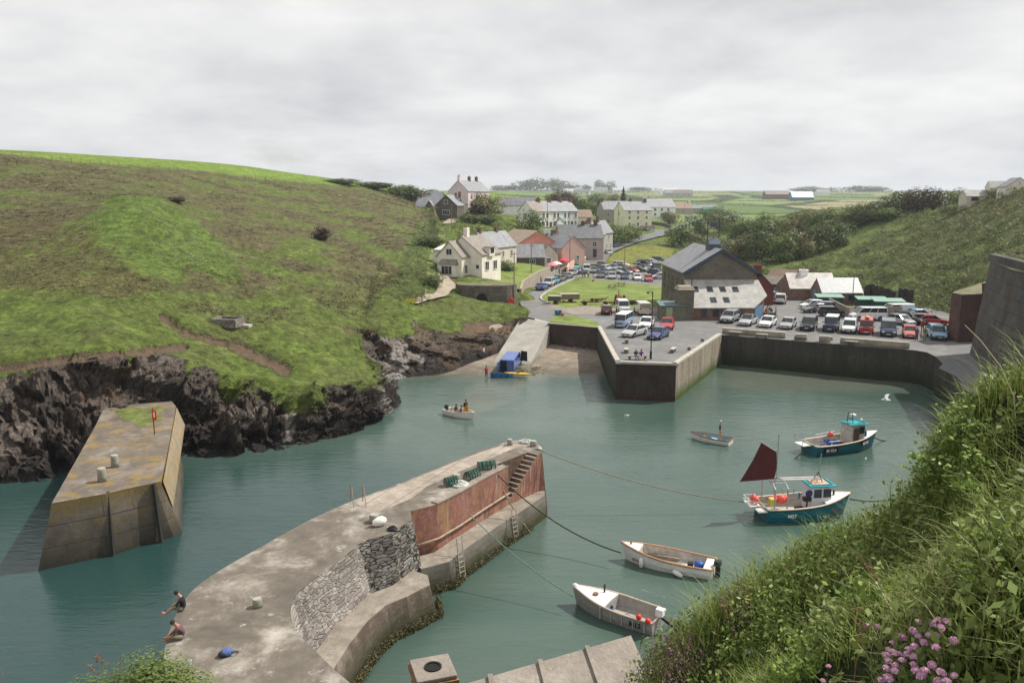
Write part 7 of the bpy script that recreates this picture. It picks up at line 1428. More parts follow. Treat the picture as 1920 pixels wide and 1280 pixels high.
for i,(a,b,l)in enumerate(((1036,513,'left'),(1047,508,'middle'),(1057,504,'right'))):table(a,b,4.32,'picnic table at the %s of the crowded pub terrace'%l,.4*i,group='picnic tables on the pub terrace')
table(1148,540,4.05,'dark wooden picnic table on the village green, nearer of the two',.2);table(1165,536,4.05,'wooden picnic table on the village green, farther and paler of the two',.1);table(1085,525,4.05,'pale picnic table at the road edge of the green',.7);table(1199,581,4.05,'low wooden table at the lawn edge beside the cream van',.1)
def parasol(px,py,z,col,lab):
 p=W(px,py,z);t=thing('parasol',lab,'parasol',(p.x,p.y,z));MB().tube([(0,0,0),(0,0,2.6)],.03,6).build('pole',WHITEP,t);MB().lathe([(1.45,2.05),(1.5,2.1),(.8,2.5),(.03,2.75)],n=8).build('canopy',plain('canvas_'+lab.split()[0],col,.8,.1),t)
parasol(1035,514,4.3,(.62,.20,.24),'pink parasol on the left of the pub terrace');parasol(1043,511,4.3,(.72,.62,.56),'cream parasol between the pink and the red one');parasol(1057,504,4.3,(.62,.05,.06),'red parasol on the right of the pub terrace')
for(x_,y_,lab,c_)in((1436,592,'diner in red at the outdoor tables by the warehouse door',1),(1441,593,'diner in white at the outdoor tables by the warehouse door',0),(1446,591,'diner in black at the outdoor tables by the warehouse door',5),(1443,588,'diner in navy at the back of the outdoor tables by the warehouse',2),(1438,587,'diner in pink at the back of the outdoor tables by the warehouse',7)):
 p=W(x_,y_,4.2);person((p.x,p.y,4.1),R(x_*37%360),'sit',CC[c_],CC[(c_+3)%10],lab,.95,detail='far')
p=W(1454,597,4.02);person(p,R(180),'stand',(.45,.35,.33),(.25,.22,.2),'person in pale pink standing right of the outdoor diners',detail='far');table(1441,594,4.05,'wooden table among the diners by the warehouse door',.2)
m=MB();
for i in range(13):a=W(1430+i*2.2,597+i*.25,4.0);m.box((a.x,a.y,.45+4),(.05,.06,.9))
c_=W(1440,598,4);f_=m.shift((-c_.x,-c_.y,-4)).build('picket_fence',plain('dark_fence_wood',(.10,.07,.05),.9,.3),None,loc=(c_.x,c_.y,4));tag(f_,'short dark picket screen in front of the outdoor diners','fence')
p=W(1449,598,4);t=MB().box((0,0,.5),(.5,.5,1.0)).build('wheelie_bin',plain('bin_green',(.02,.16,.09),.6),None,bevel=.04,loc=tuple(p));tag(t,'small green bin at the end of the picket screen','bin')
def pole(px,py,h,lab,keys=('G',),r=.09,z=None,lamp=False):
 g=hit(px,py,keys)if z is None else W(px,py,z);t=thing('utility_pole' if not lamp else 'street_lamp',lab,'utility pole' if not lamp else 'street lamp',tuple(g));MB().tube([(0,0,-.5),(0,0,h)],[r,r*.75],7).build('post',WOOD if not lamp else BLACKM,t)
 if lamp:
  MB().tube([(0,0,.0),(0,0,.9)],r*1.8,8).build('base',BLACKM,t);MB().tube([(0,0,h-.3),(-.25,0,h+.05),(-.5,0,h-.05)],.035,6).build('bracket',BLACKM,t);MB().lathe([(.05,.12),(.2,0),(.17,-.08),(.02,-.14)],(-.5,0,h-.12),10).build('lantern',BLACKM,t)
 else:MB().box((0,0,h-.35),(1.0,.08,.09),.4).build('crossarm',WOOD,t)
pole(1220,673,7.6,'tall slim black lamp post standing on the quay behind the seated couple',z=4.0,r=.07,lamp=True);pole(1596,592,6.2,'black lamp post beside the white side-windowed van',z=4.0,r=.07,lamp=True);pole(1171,500,5.5,'lamp post at the back of the far car park',z=4.3,lamp=True,r=.07)
pole(996,534,8.5,'wooden pole at the kerb below the pub lawn',z=4.0,r=.12);pole(964,573,9,'wooden pole at the right corner of the lime kiln',z=4.0,r=.1);pole(1068,510,9,'wooden pole beside the pink wall of the pub terrace',z=4.0,r=.12);pole(847,437,8,'wooden pole on the hillside track above the cream cottage');pole(884,450,6,'thin pole on the slope behind the cream cottage');pole(1026,438,11,'tall pole in front of the white terrace house');pole(982,444,8,'leaning pole in the gardens below the terrace');pole(1158,453,13,'tall pole in front of the roadside hedge trees');pole(1101,410,12,'tall pole behind the hedge trees');pole(1283,405,14,'tall pole by the distant car park')
p=W(958,574,4.0);t=thing('lifebuoy','red lifebuoy housing on a post beside the lime kiln mouth','lifebuoy',tuple(p));MB().tube([(0,0,0),(0,0,1.5)],.05,6).build('post',BLACKM,t);m=MB();m.lathe([(.28,-.07),(.48,-.09),(.52,0),(.48,.09),(.28,.07)],(0,-.1,.9),18,0,Matrix.Rotation(PI/2,3,'X'));m.build('ring',plain('red_plastic',(.6,.04,.03),.4),t,smooth=True)
def trailer(px,py,lab,rz,l,w,h,mat,extra=None):
 p=W(px,py,4.05);t=thing('trailer',lab,'trailer',tuple(p),rz);MB().box((0,0,.5+h/2),(l,w,h)).build('box',mat,t);MB().box((0,0,.5+h+.03),(l+.08,w+.08,.06)).build('lid',plain('pale_boards',(.42,.37,.3),.9,.3),t)
 M_=Matrix.Rotation(PI/2,3,'X')
 for s in(-1,1):MB().lathe([(.3,-.09),(.32,0),(.3,.09)],(.2,s*(w/2+.02),.32),12,0,M_).build('wheel',RUBBER,t)
 MB().beam((-l/2,0,.5),(-l/2-1.0,0,.4),.08).build('drawbar',RUST,t);return t
t=trailer(1067,566,'long plank-sided trailer on the corner of the green',.12,3.4,1.6,.9,WOOD);trailer(1040,569,'dark box trailer left of the plank-sided trailer',-.15,2.2,1.4,.8,plain('dark_ply',(.09,.085,.06),.9))
for(a,b,c_,lab,nm,r_)in((1050,560,(.03,.28,.22),'turquoise tarpaulin heap between the two trailers','tarpaulin',.55),(1078,557,(.12,.28,.45),'blue crate at the right end of the plank trailer','crate',.4),(1057,567,(.5,.04,.03),'red and white fuel can beside the trailers','fuel_can',.25),(1048,590,(.02,.16,.22),'heap of blue crates and gear at the top of the slip','gear_heap',.6),(1053,592,(.55,.12,.1),'red and white gear beside the blue heap above the slip','gear_heap',.35),(1112,527,(.5,.06,.03),'red can on the lawn corner near the standing people','fuel_can',.28)):
 p=W(a,b,4.05);m=MB();r3=random.Random(a)
 for i in range(4):m.box((r3.uniform(-.4,.4)*r_*1.5,r3.uniform(-.3,.3)*r_,r_*.5+i*.04),(r_*r3.uniform(.7,1.1),r_*.8,r_*r3.uniform(.8,1.1)),r3.random()*3)
 tag(m.build(nm,plain('prop_'+nm+str(a),c_,.6,.3),None,bevel=.03,loc=tuple(p)),lab,nm.replace('_',' '))
p=W(1161,569,4.05);t=thing('tractor','old red tractor with exhaust stack on the near side of the green','tractor',tuple(p),R(250));TR=plain('tractor_red',(.32,.05,.035),.6,.4,4);M_=Matrix.Rotation(PI/2,3,'X')
MB().box((.6,0,1.05),(1.5,.55,.55)).build('bonnet',TR,t,bevel=.05);MB().box((-.4,0,.8),(.9,.6,.5)).build('chassis',RUST,t)
for s in(-1,1):
 MB().lathe([(.45,-.15),(.68,-.13),(.68,.13),(.45,.15)],(-.6,s*.7,.68),16,0,M_).build('rear_wheel',RUBBER,t);MB().lathe([(.2,-.08),(.34,-.07),(.34,.07),(.2,.08)],(1.15,s*.55,.34),12,0,M_).build('front_wheel',RUBBER,t);MB().box((-.6,s*.62,1.42),(1.0,.34,.08)).build('mudguard',TR,t)
MB().tube([(.6,0,1.3),(.6,0,2.3)],.05,6).build('exhaust',BLACKM,t);MB().box((-.65,0,1.25),(.4,.45,.1)).build('seat',BLACKM,t);MB().lathe([(.2,0),(.22,.02)],(-.15,0,1.6),12).build('steering_wheel',BLACKM,t);MB().tube([(.2,0,1.3),(-.15,0,1.6)],.03,5).build('steering_column',BLACKM,t)
def chassis(px,py,rz,l,lab):
 p=W(px,py,4.05);t=thing('old_farm_cart',lab,'farm cart',tuple(p),rz)
 for s in(-1,1):MB().beam((-l/2,s*.5,.45),(l/2,s*.35,.5),.12,.14).build('frame_rail',RUST,t);MB().lathe([(.18,-.08),(.32,-.07),(.32,.07),(.18,.08)],(-l*.3,s*.7,.32),12,0,M_).build('wheel',RUBBER,t)
 m=MB()
 for k in(-.4,-.1,.2,.4):m.box((k*l,0,.5),(.12,1.1,.1))
 m.build('crossbar',RUST,t);MB().tube([(l/2,0,.5),(l/2+.8,0,.9)],.06,6).build('drawbar',RUST,t)
chassis(1106,571,.1,3.2,'rusty flat farm cart on the left of the old machinery');chassis(1122,566,.5,2.8,'rusty cart chassis tilted behind the flat farm cart');chassis(1143,572,0,2.4,'rusty implement hitched behind the red tractor');p=W(1187,571,4.05);m=MB();r3=random.Random(8)
for i in range(14):a=r3.uniform(-.6,.6);m.beam((-1.1+r3.uniform(-.3,.3),a,.1+i*.04),(1.1+r3.uniform(-.3,.3),a+r3.uniform(-.4,.4),.1+i*.04),.16)
tag(m.build('timber_pile',plain('old_dark_timber',(.06,.055,.05),.9,.4),None,loc=tuple(p)),'heap of dark old timber right of the red tractor','timber')
for i,(px,c_,lab)in enumerate(((924,(.02,.07,.17),'dark blue fish crate, leftmost in the row at the water edge'),(931,(.02,.09,.24),'blue fish crate, second in the row at the water edge'),(938,(.01,.12,.25),'blue fish crate, third in the row at the water edge'),(945,(.01,.13,.22),'teal-blue fish crate, fourth in the row at the water edge'),(956,(.02,.17,.28),'blue fish crate with yellow contents, rightmost at the water edge'))):
 p=W(px,706,.1);t=thing('fish_crate',lab,'crate',(p.x,p.y,.05),.1*i,'fish crates at the water edge');m=MB()
 for s in(-1,1):m.box((0,s*.26,.25),(.5,.04,.5));m.box((s*.26,0,.25),(.04,.56,.5))
 m.build('side',plain('crate_%d'%i,c_,.5),t);MB().box((0,0,.38),(.44,.46,.06)).build('contents',plain('crate_fill_%d'%i,(.65,.7,.05)if i==4 else(.06,.05,.05),.6),t)
p=W(894,661,.9);tag(MB().ell((0,0,0),(.3,.25,.25),8,6).build('buoy',plain('cream_buoy',(.6,.5,.25),.6),None,smooth=True,loc=(p.x,p.y,p.z+.3)),'cream buoy lying at the foot of the rocks on the beach','buoy')
g=hit(773,571,('A',));t=thing('warning_board','yellow board beside the footpath gate on the headland','sign',tuple(g));MB().box((-.2,0,.55),(1.6,.1,.5),.2).build('panel',plain('yellow_board',(.55,.48,.04),.7),t);MB().tube([(-.2,.1,0),(-.2,.1,.5)],.05).build('post',WOOD,t)
g=hit(784,573,('A',));t=thing('field_gate','wooden gate and posts across the headland footpath','gate',tuple(g),.3)
for x_ in(-.6,.6):MB().tube([(x_,0,-.3),(x_,0,1.5)],.09,6).build('post',WOOD,t)
for k in range(3):MB().beam((-.6,0,.35+k*.35),(.6,0,.35+k*.35),.05,.09).build('rail',WOOD,t)
for i in range(34):
 px=5+i*18.3;j=int(np.argmin(np.abs(rpA-5.9)*30+np.abs(pxA-px)));g=PA[j]
 t=MB().tube([(0,0,-.3),(0,0,1.25)],.06,5).build('fence_post',WOOD,None,loc=tuple(g));tag(t,'weathered post in the wire fence along the headland skyline field','fence post','fence posts along the headland field')
rg=np.random.RandomState(5)
def leaves(C,Nn,size,rs=rg,asp=.6):
 n=len(C);a=np.cross(Nn,rs.normal(size=(n,3)));a/=np.linalg.norm(a,axis=1,keepdims=True)+1e-9;b=np.cross(Nn,a);b/=np.linalg.norm(b,axis=1,keepdims=True)+1e-9
 s=np.broadcast_to(np.asarray(size,float),(n,))[:,None];V=np.stack([C-a*s,C+b*s*asp,C+a*s,C-b*s*asp],1).reshape(-1,3);F=np.arange(4*n).reshape(n,4);return V,F
def crown_pts(n,rs,lobes=9,flat=.8,cone=False):
 if cone:
  h=rs.rand(n)**.8;a=rs.rand(n)*2*PI;r=(1-h)*(.35+.65*np.sqrt(rs.rand(n)))*(.8+.25*np.sin(h*46));P=np.stack([np.cos(a)*r,np.sin(a)*r,h*2],1);return P,P*[1,1,0]+[0,0,.3],rs.rand(n)
 L=rs.normal(size=(lobes,3));L/=np.linalg.norm(L,axis=1,keepdims=True);L[:,2]=L[:,2]*.95+.05;L=L*(.40+.34*rs.rand(lobes,1));rad=.34+.24*rs.rand(lobes);k=rs.randint(0,lobes,n)
 d=rs.normal(size=(n,3));d/=np.linalg.norm(d,axis=1,keepdims=True);q=(.55+.5*rs.rand(n)**.5);P=L[k]+d*(rad[k]*q)[:,None];P[:,2]=np.maximum(P[:,2]*flat+.80,.02+.2*rs.rand(n));t=np.clip(.5+.32*(rs.rand(lobes)[k]-.5)+.28*(rs.rand(n)-.5)+.2*(q-.8),0,1)
 return P,d+np.array([0,0,.35]),t
LM={'green':leafmat('leaves_green',[(.15,(.055,.085,.020)),(.5,(.125,.17,.042)),(.85,(.22,.27,.075))]),'dark':leafmat('leaves_dark',[(.15,(.035,.055,.018)),(.5,(.08,.108,.033)),(.85,(.145,.175,.055))]),'brown':leafmat('leaves_brown',[(.15,(.07,.068,.028)),(.5,(.155,.148,.056)),(.85,(.25,.245,.10))]),'blue':leafmat('leaves_spruce',[(.15,(.015,.03,.022)),(.5,(.035,.055,.04)),(.85,(.06,.085,.06))]),'pale':leafmat('leaves_pale',[(.15,(.07,.095,.04)),(.5,(.14,.18,.075)),(.85,(.25,.28,.14))]),'red':leafmat('leaves_purple',[(.15,(.035,.022,.018)),(.5,(.075,.05,.035)),(.85,(.12,.09,.05))])}
BARK=plain('bark',(.10,.08,.06),.95,.4,4,.5);CM={}
def crown_mesh(kind,var,n,sz):
 key=(kind,var,n)
 if key not in CM:
  rs=np.random.RandomState(100+var*7+len(kind));P,N_,t=crown_pts(n,rs,13+var*3,[.85,.95,.8][var%3],kind=='blue');V,F=leaves(P,N_,sz*(.6+.8*rs.rand(n)),rs);o=np_mesh('crown',V,F,LM[kind],None,attrs={'tint':np.repeat(t,4)});COL.objects.unlink(o);CM[key]=o.data
 return CM[key]
def tree_at(g,w,h,kind,label,group=None,n=2600,name='tree',var=None,trunk=True):
 var=random.randrange(3)if var is None else var;t=thing(name,label,{'tree':'tree','bush':'bush','spruce_tree':'tree','hedge_bush':'bush'}.get(name,'tree'),tuple(g),random.random()*6,group);c=bpy.data.objects.new('crown',crown_mesh(kind,var,n,.024 if n>5000 else .052 if n>2000 else .085));link_child(c,t);c.scale=(w/1.55,w/1.55,h/1.6 if kind!='blue' else h/2)
 if kind=='blue':c.scale=(w/2,w/2,h/2)
 if trunk:
  m=MB();r_=max(.06,w*.03);m.tube([(0,0,-.5),(.02*w,0,h*.3),(0,.03*w,h*.6)],[r_,r_*.7,r_*.3],7)
  for k in range(5):a=k*1.3;m.tube([(0,0,h*(.2+.05*k)),(math.cos(a)*w*.18,math.sin(a)*w*.18,h*(.4+.05*k)),(math.cos(a)*w*.34,math.sin(a)*w*.34,h*(.5+.07*k))],[r_*.5,r_*.35,r_*.12],5)
  m.build('trunk',BARK,t)
 return t
def tree(px,py,wp,hp,kind,label,keys=('G','D'),group=None,n=2600,name='tree',trunk=True):
 g=hit(px,py,keys);k=g.y/FP;return tree_at(g-Vector((0,0,.2)),wp*k,hp*k,kind,label,group,n,name,None,trunk)
for a in((915,403,66,44,'brown','broad olive-brown tree just right of the pink house'),(892,402,34,26,'red','small reddish shrub-like tree between the lane and the olive-brown tree'),(990,449,56,58,'green','round green tree in front of the left end of the terrace'),(978,384,28,18,'green','small round tree at the edge of the bright field'),(1000,384,30,16,'brown','low brownish tree right of the small round field tree'),(1052,392,48,34,'red','dark purple-brown tree rising behind the terrace roofs'),(1074,392,40,30,'dark','dark tree directly behind the light grey terrace house'),(1098,402,36,32,'green','green tree behind the brown-roofed bungalow'),(1117,404,44,40,'dark','dark green tree left of the three-storey grey house'),(1125,392,50,22,'green','low spreading trees behind the grey house'),(1146,390,32,28,'brown','orange-brown tree left of the spruce'),(1134,458,42,44,'green','leftmost of the leafy trees above the village road'),(1156,459,44,42,'green','middle leafy tree above the village road behind the tall pole'),(1178,455,44,38,'green','rightmost of the leafy trees above the village road'),(1192,446,26,24,'green','small leafy tree against the yellow house'),(1275,462,56,46,'green','rounded green tree right of the road behind the warehouse'),(1302,452,50,46,'dark','dark rounded tree behind the roadside green tree'),(1256,420,34,26,'brown','brownish bush-like tree below the white modern house'),(1335,420,50,34,'green','green tree by the distant car park'),(1352,438,62,50,'pale','pale willow in the valley bottom'),(1388,452,60,46,'green','green valley tree right of the pale willow'),(1318,470,50,34,'brown','brownish thicket tree behind the warehouse ridge'),(1345,478,60,34,'dark','dark thicket tree over the warehouse ridge')):tree(*a)
tree(1168,402,32,52,'blue','tall dark spruce standing above the grey house',name='spruce_tree')
sp=[(1380,488,66,52,'brown'),(1420,490,66,60,'dark'),(1462,490,60,60,'green'),(1500,486,62,62,'brown'),(1535,474,60,60,'dark'),(1405,452,66,46,'green'),(1450,448,70,52,'green'),(1496,444,70,54,'brown'),(1540,438,70,50,'green'),(1585,432,70,48,'green'),(1622,420,60,40,'dark'),(1570,462,52,44,'dark')]
wl_=['lowest left','second along the foot','third along the foot','fourth along the foot','fifth along the foot','upper left end','upper second','upper third','upper fourth','upper fifth','upper right end','central hollow']
for a,l in zip(sp,wl_):tree(*a,'%s tree at the %s of the right valley wood'%({'brown':'olive-brown','dark':'dark green','green':'mid green'}[a[4]],l),group='trees of the right valley wood')
for a in((1650,400,50,26,'pale','pale bush-like tree at the left end of the right ridge trees'),(1690,396,74,40,'dark','wind-bent dark tree on the right ridge, left of two'),(1735,394,76,42,'red','wind-bent purple-brown tree on the right ridge, right of two'),(1800,384,46,32,'pale','pale blossoming tree beside the ridge-top garages'),(1868,372,34,20,'dark','dark pine-like crown behind the ridge-top garages'),(1662,412,70,26,'green','long green thicket below the ridge trees')):tree(*a)
for a in((603,449,32,26,'red','lone dark bush on the open left hillside'),(640,344,60,10,'dark','dark hedge bush on the left skyline, leftmost'),(700,354,66,14,'dark','dark hedge bush on the left skyline, second'),(745,366,50,20,'green','green hillside bush behind the stone house, left'),(775,378,50,30,'dark','dark bush immediately left of the stone house'),(800,376,44,22,'green','green bush between the hill and the barn'),(806,462,50,22,'dark','big dark thicket on the hill shoulder above the footpath'),(806,532,44,18,'dark','dark thicket on the hill shoulder beside the footpath bend'),(330,378,32,12,'red','small dark bush on the crest of the green spur')):tree(*a,keys=('A','G'),name='bush',trunk=False,n=1500)
for a in((925,512,26,24,'dark','dark hedge bush beside the cream cottage, left of two'),(948,511,34,25,'dark','dark hedge bush beside the cream cottage, right of two'),(880,418,40,18,'dark','clipped dark hedge below the lane, left half'),(910,420,42,18,'dark','clipped dark hedge below the lane, right half')):tree(*a,keys=('G',),name='hedge_bush',trunk=False,n=1500)
for i,(px,w,h,k)in enumerate(((940,50,9,'dark'),(975,50,14,'dark'),(1005,50,19,'dark'),(1030,44,20,'green'),(1060,46,15,'dark'),(1098,20,10,'dark'),(1122,24,17,'dark'),(1142,22,15,'dark'),(1200,50,7,'dark'),(1510,60,9,'dark'),(1545,50,7,'dark'),(1600,50,10,'dark'),(1635,60,9,'dark'))):
 x_=(px-960)/FP*2000/1.01;z_=drop(x_,2000,('G',));k_=2000/FP;tree_at((x_,2000,z_-2),w*k_,h*k_*1.3,k,'distant wood clump on the skyline, number %d from the left end'%(i+1),'tree clumps on the far skyline',700,'tree',i%3,False)
def scrub(name,label,C,S_,kinds,n=26,stretch=.75):
 T_=[]
 for v in range(5):
  rs=np.random.RandomState(v);P,N_,t=crown_pts(n,rs,4,.7);P[:,2]-=.45;T_.append((*leaves(P,N_,.66/math.sqrt(n)*(.7+.6*rs.rand(n)),rs,.7),np.repeat(t,4)))
 Vs,Fs,Ts,Ms,o_=[],[],[],[],0;C=np.asarray(C)
 for i in range(len(C)):
  V,F,t=T_[i%5];s=S_[i];a=i*2.4;ca,sa=math.cos(a),math.sin(a);Q=np.stack([V[:,0]*ca-V[:,1]*sa,V[:,0]*sa+V[:,1]*ca,V[:,2]*stretch],1)*s+C[i]
  Vs.append(Q);Fs.append(F+o_);o_+=len(V);Ts.append(np.clip(t+((i*37%100)/100-.5)*.35,0,1));Ms.append(np.full(len(F),kinds[i],np.int32))
 o=np_mesh(name,np.concatenate(Vs),np.concatenate(Fs),[LM['green'],LM['dark'],LM['brown'],LM['red'],LM['pale'],YG,PG,WG],None,mi=np.concatenate(Ms),attrs={'tint':np.concatenate(Ts)});return tag(o,label,'scrub',kind='stuff')
YG=leafmat('gorse_yellow',[(.1,(.25,.2,.02)),(.9,(.65,.5,.03))]);PG=leafmat('valerian_pink',[(.1,(.2,.05,.12)),(.9,(.55,.16,.32))]);WG=leafmat('white_umbels',[(.1,(.35,.38,.25)),(.9,(.72,.72,.6))])
def pick(P,w,n):w=np.maximum(w,0)+1e-12;return rg.choice(len(P),n,p=w/w.sum())
aD=np.abs(pyD);vis=(pxD>1250)&(pxD<2100)&(PD[:,2]>2)
j=pick(PD,scrD*vis*(PD[:,1]/150)**2,4600);scrub('scrub','dense brambles and gorse over the right hillside',PD[j]+rg.normal(size=(len(j),3))*[.8,.8,.1],rg.uniform(.5,1.9,len(j)),rg.choice([0,1,2,3],len(j),p=[.5,.16,.29,.05]),46)
gw=(rpA>2.4)&(rpA<5.9)&(pxA>-60)&(pxA<860);nz=fbm(PA*.16+8,4)*.5+.5
wA=gw*(.12+5*smooth01((nz-.5)*7)*smooth01((rpA-3.2)/1.0))*(PA[:,1]/100)**2;wA=wA*np.where(in_poly(pxA,pyA,[(150,410),(300,372),(400,450),(470,520),(340,500),(300,530),(-60,400)]),.25,1)
j=pick(PA,wA,9500);up_=rpA[j]>3.6;scrub('heath_scrub','low gorse and heather tufts over the left headland',PA[j],rg.uniform(.14,.5,len(j))*np.where(up_,1.5,.8),np.where(rg.rand(len(j))<np.where(up_,.6,.2),2,rg.choice([0,1,3],len(j))),14,.5)
hw=in_poly(pxA,pyA,[(-100,420),(60,402),(150,425),(260,520),(290,560),(200,570),(120,545),(-100,540)]);j=pick(PA,hw*1.0,1800);scrub('heather_scrub','brown heather covering the left shoulder of the headland',PA[j],rg.uniform(.25,.5,len(j)),rg.choice([2,3],len(j),p=[.8,.2]),14,.4)
j=pick(PA,in_poly(pxA,pyA,[(735,560),(750,500),(775,430),(830,400),(838,470),(825,545),(790,570)])*1.0,1000);scrub('bramble_thicket','dark bramble thicket on the hill shoulder left of the track',PA[j],rg.uniform(.25,.65,len(j)),rg.choice([1,0,2],len(j),p=[.25,.45,.3]),24,.6)
j=pick(PA,in_poly(pxA,pyA,[(300,430),(390,450),(440,480),(490,520),(480,525),(430,512),(330,495)])*1.0,170);scrub('white_umbellifers','white flowering umbellifers on the flank of the green spur',PA[j]+[0,0,.15],rg.uniform(.10,.24,len(j)),np.full(len(j),7),12,.4)
rk=(rockA>.25)&(rockA<.9)&(pxA>-40)&(pxA<860)&(rpA>1.3);j=pick(PA,rk*1.0*(1+2*(pxA>350)),2600);scrub('cliff_turf','tufts of turf and thrift clinging to the cliff edge',PA[j],rg.uniform(.15,.42,len(j)),rg.choice([0,2,3],len(j),p=[.6,.3,.1]),14,.45)
def region(poly,n,keys):
 out=[];xs_=[p[0]for p in poly];ys_=[p[1]for p in poly]
 while len(out)<n:
  a=random.uniform(min(xs_),max(xs_));b=random.uniform(min(ys_),max(ys_))
  if in_poly(np.array([a]),np.array([b]),poly)[0]:out.append(tuple(hit(a,b,keys)))
 return out
C=region([(862,402),(925,405),(1000,440),(1010,470),(960,478),(900,462),(858,448),(845,420)],420,('G',))+region([(1000,432),(1080,428),(1090,440),(1020,470)],120,('G',))+region([(1255,475),(1300,440),(1400,460),(1390,492),(1300,492)],260,('G','D'))+region([(1225,395),(1320,410),(1330,440),(1285,432),(1230,412)],90,('G',))+region([(1005,380),(1180,384),(1180,405),(1005,400)],120,('G',))+region([(700,356),(830,372),(835,395),(790,395)],160,('A','G'))
scrub('garden_shrubs','mixed shrubs and brambles between the houses and down to the valley floor',C,rg.uniform(.7,1.8,len(C)),rg.choice([0,1,2,3,4],len(C),p=[.42,.26,.2,.06,.06]),30)
C=[]
for pl_ in([(930,366),(1060,371),(1200,367)],[(1010,376),(1160,378),(1240,372),(1330,372)],[(1150,372),(1400,369),(1640,372)],[(1230,385),(1330,384),(1460,388)],[(1240,378),(1420,377),(1640,380)],[(1400,402),(1330,398),(1250,392)],[(1400,362.5),(1640,366)],[(1100,361),(1400,362)]):
 for a,b in zip(pl_,pl_[1:]):
  k=int(abs(b[0]-a[0])/1.6)
  for i in range(k):C.append(tuple(hit(a[0]+(b[0]-a[0])*i/k,a[1]+(b[1]-a[1])*i/k+random.gauss(0,.25),('G',))))
C=np.array(C);scrub('field_hedges','dark hedgerows dividing the far fields',C,C[:,1]*.0021*rg.uniform(.6,1.5,len(C)),rg.choice([1,0],len(C),p=[.8,.2]),12,.7)
C=region([(912,428),(942,436),(940,441),(915,436)],26,('G',));scrub('yellow_gorse','yellow flowering gorse in the gardens below the terrace',C,rg.uniform(.4,.8,len(C)),np.full(len(C),5),26);C=[tuple(hit(*q,('G','bank')))for q in((925,512),(935,511),(944,513),(950,521),(956,523),(960,520),(930,514))];scrub('pink_valerian','bright pink valerian beside the cream cottage hedge',C,rg.uniform(.6,1.0,len(C)),np.full(len(C),6),40,.6)
C=region([(960,690),(1018,688),(1024,704),(965,706)],60,('Bch','S'));o=scrub('kelp_heap','mound of brown weed-covered stones at the right foot of the slip',C,rg.uniform(.3,.7,len(C)),rg.choice([3,2,1],len(C)),26,.45)
def stones(label,C,smin,smax,mat,name='stones'):
 m=MB();r3=random.Random(4)
 for c in C:s=r3.uniform(smin,smax);m.ell(c,(s,s*r3.uniform(.6,1),s*r3.uniform(.4,.7)),6,4,Matrix.Rotation(r3.random()*3,3,'Z'))
 return tag(m.build(name,mat,None),label,name,kind='stuff')
stones('pale pebbles in the cove below the headland',region([(715,702),(745,700),(762,708),(735,713)],160,('Bch','A')),.08,.2,plain('pale_pebble',(.33,.31,.29),.9,.3,6),'pebbles');stones('loose stones at the foot of the quay and beside the slip',region([(1028,640),(1118,652),(1118,660),(1028,650)],70,('Bch',))+region([(965,604),(1000,602),(985,625),(962,632)],40,('Bch','A'))+region([(860,672),(905,655),(915,662),(850,700)],40,('Bch',)),.08,.32,plain('shore_stone',(.17,.15,.13),.9,.4,6))
C=region([(700,745),(755,745),(720,790),(600,840),(450,855),(340,870),(340,850),(560,820)],0,('A',))if False else[]
fgc=[((1228,1318,5.2),(1250,1400,4.2),(1270,1600,3.0)),((1252,1258,5.4),(1290,1330,4.2),(1310,1520,3.0)),((1335,1200,5.6),(1385,1275,4.3),(1410,1450,3.0)),((1445,1125,5.6),(1485,1215,4.2),(1525,1400,2.8)),((1535,1048,5.6),(1585,1155,4.1),(1625,1370,2.6)),((1645,990,5.4),(1695,1115,3.9),(1745,1330,2.4)),((1740,925,5.2),(1790,1060,3.7),(1850,1290,2.2)),((1800,850,4.9),(1860,990,3.4),(1940,1260,2.0)),((1885,790,4.6),(1960,940,3.2),(2070,1220,1.9)),((2070,740,4.3),(2160,890,3.0),(2320,1190,1.8)),((2500,700,4.0),(2700,850,2.8),(3000,1150,1.6))]
cols_f=[]
for c3 in fgc:
 p0,p1,p2=[PY(*q)for q in c3];o_=Vector((-.35,.9,0));cols_f.append([p0+o_*6-Vector((0,0,p0.z+1)),p0+o_*3-Vector((0,0,8)),p0+o_*.9-Vector((0,0,1.6)),p0,p1,p2,p2+Vector((.3,-1.8,.1))])
B=loft(cols_f,[10,14,16,30,30,10],[10,10,12,12,12,12,12,12,12,10]);nr,nc=B.shape[:2];P=B.reshape(-1,3).copy();P[:,2]+=(.34*fbm(P*.9+7,3)+.15*fbm(P*2.6,4))*smooth01((P[:,2]-12)/4)
rpF=np.repeat(np.concatenate([i+np.arange(n)/n for i,n in enumerate([10,14,16,30,30,10])]+[[6.0]]),nc);tF=fbm(P*2.2,3)*.5+.5
bank=np_mesh('near_bank',P,grid_faces(nr,nc),M_TERR,smooth=True,attrs={'col':np.array((.035,.045,.015))*(.6+.8*tF)[:,None],'rock':smooth01((1.6-rpF)*2),'soil':np.zeros(len(P)),'pale':np.zeros(len(P))});tag(bank,kind='structure');add_bvh('F',P,grid_faces(nr,nc))
NF=normals(P.reshape(nr,nc,3)).reshape(-1,3);NF[NF[:,2]<0]*=-1;pxF,pyF=proj(P)
M_GRASS=leafmat('grass_blades',[(.05,(.035,.060,.010)),(.35,(.095,.15,.025)),(.6,(.20,.27,.05)),(.8,(.32,.33,.10)),(.95,(.48,.42,.24))],.5,.35)
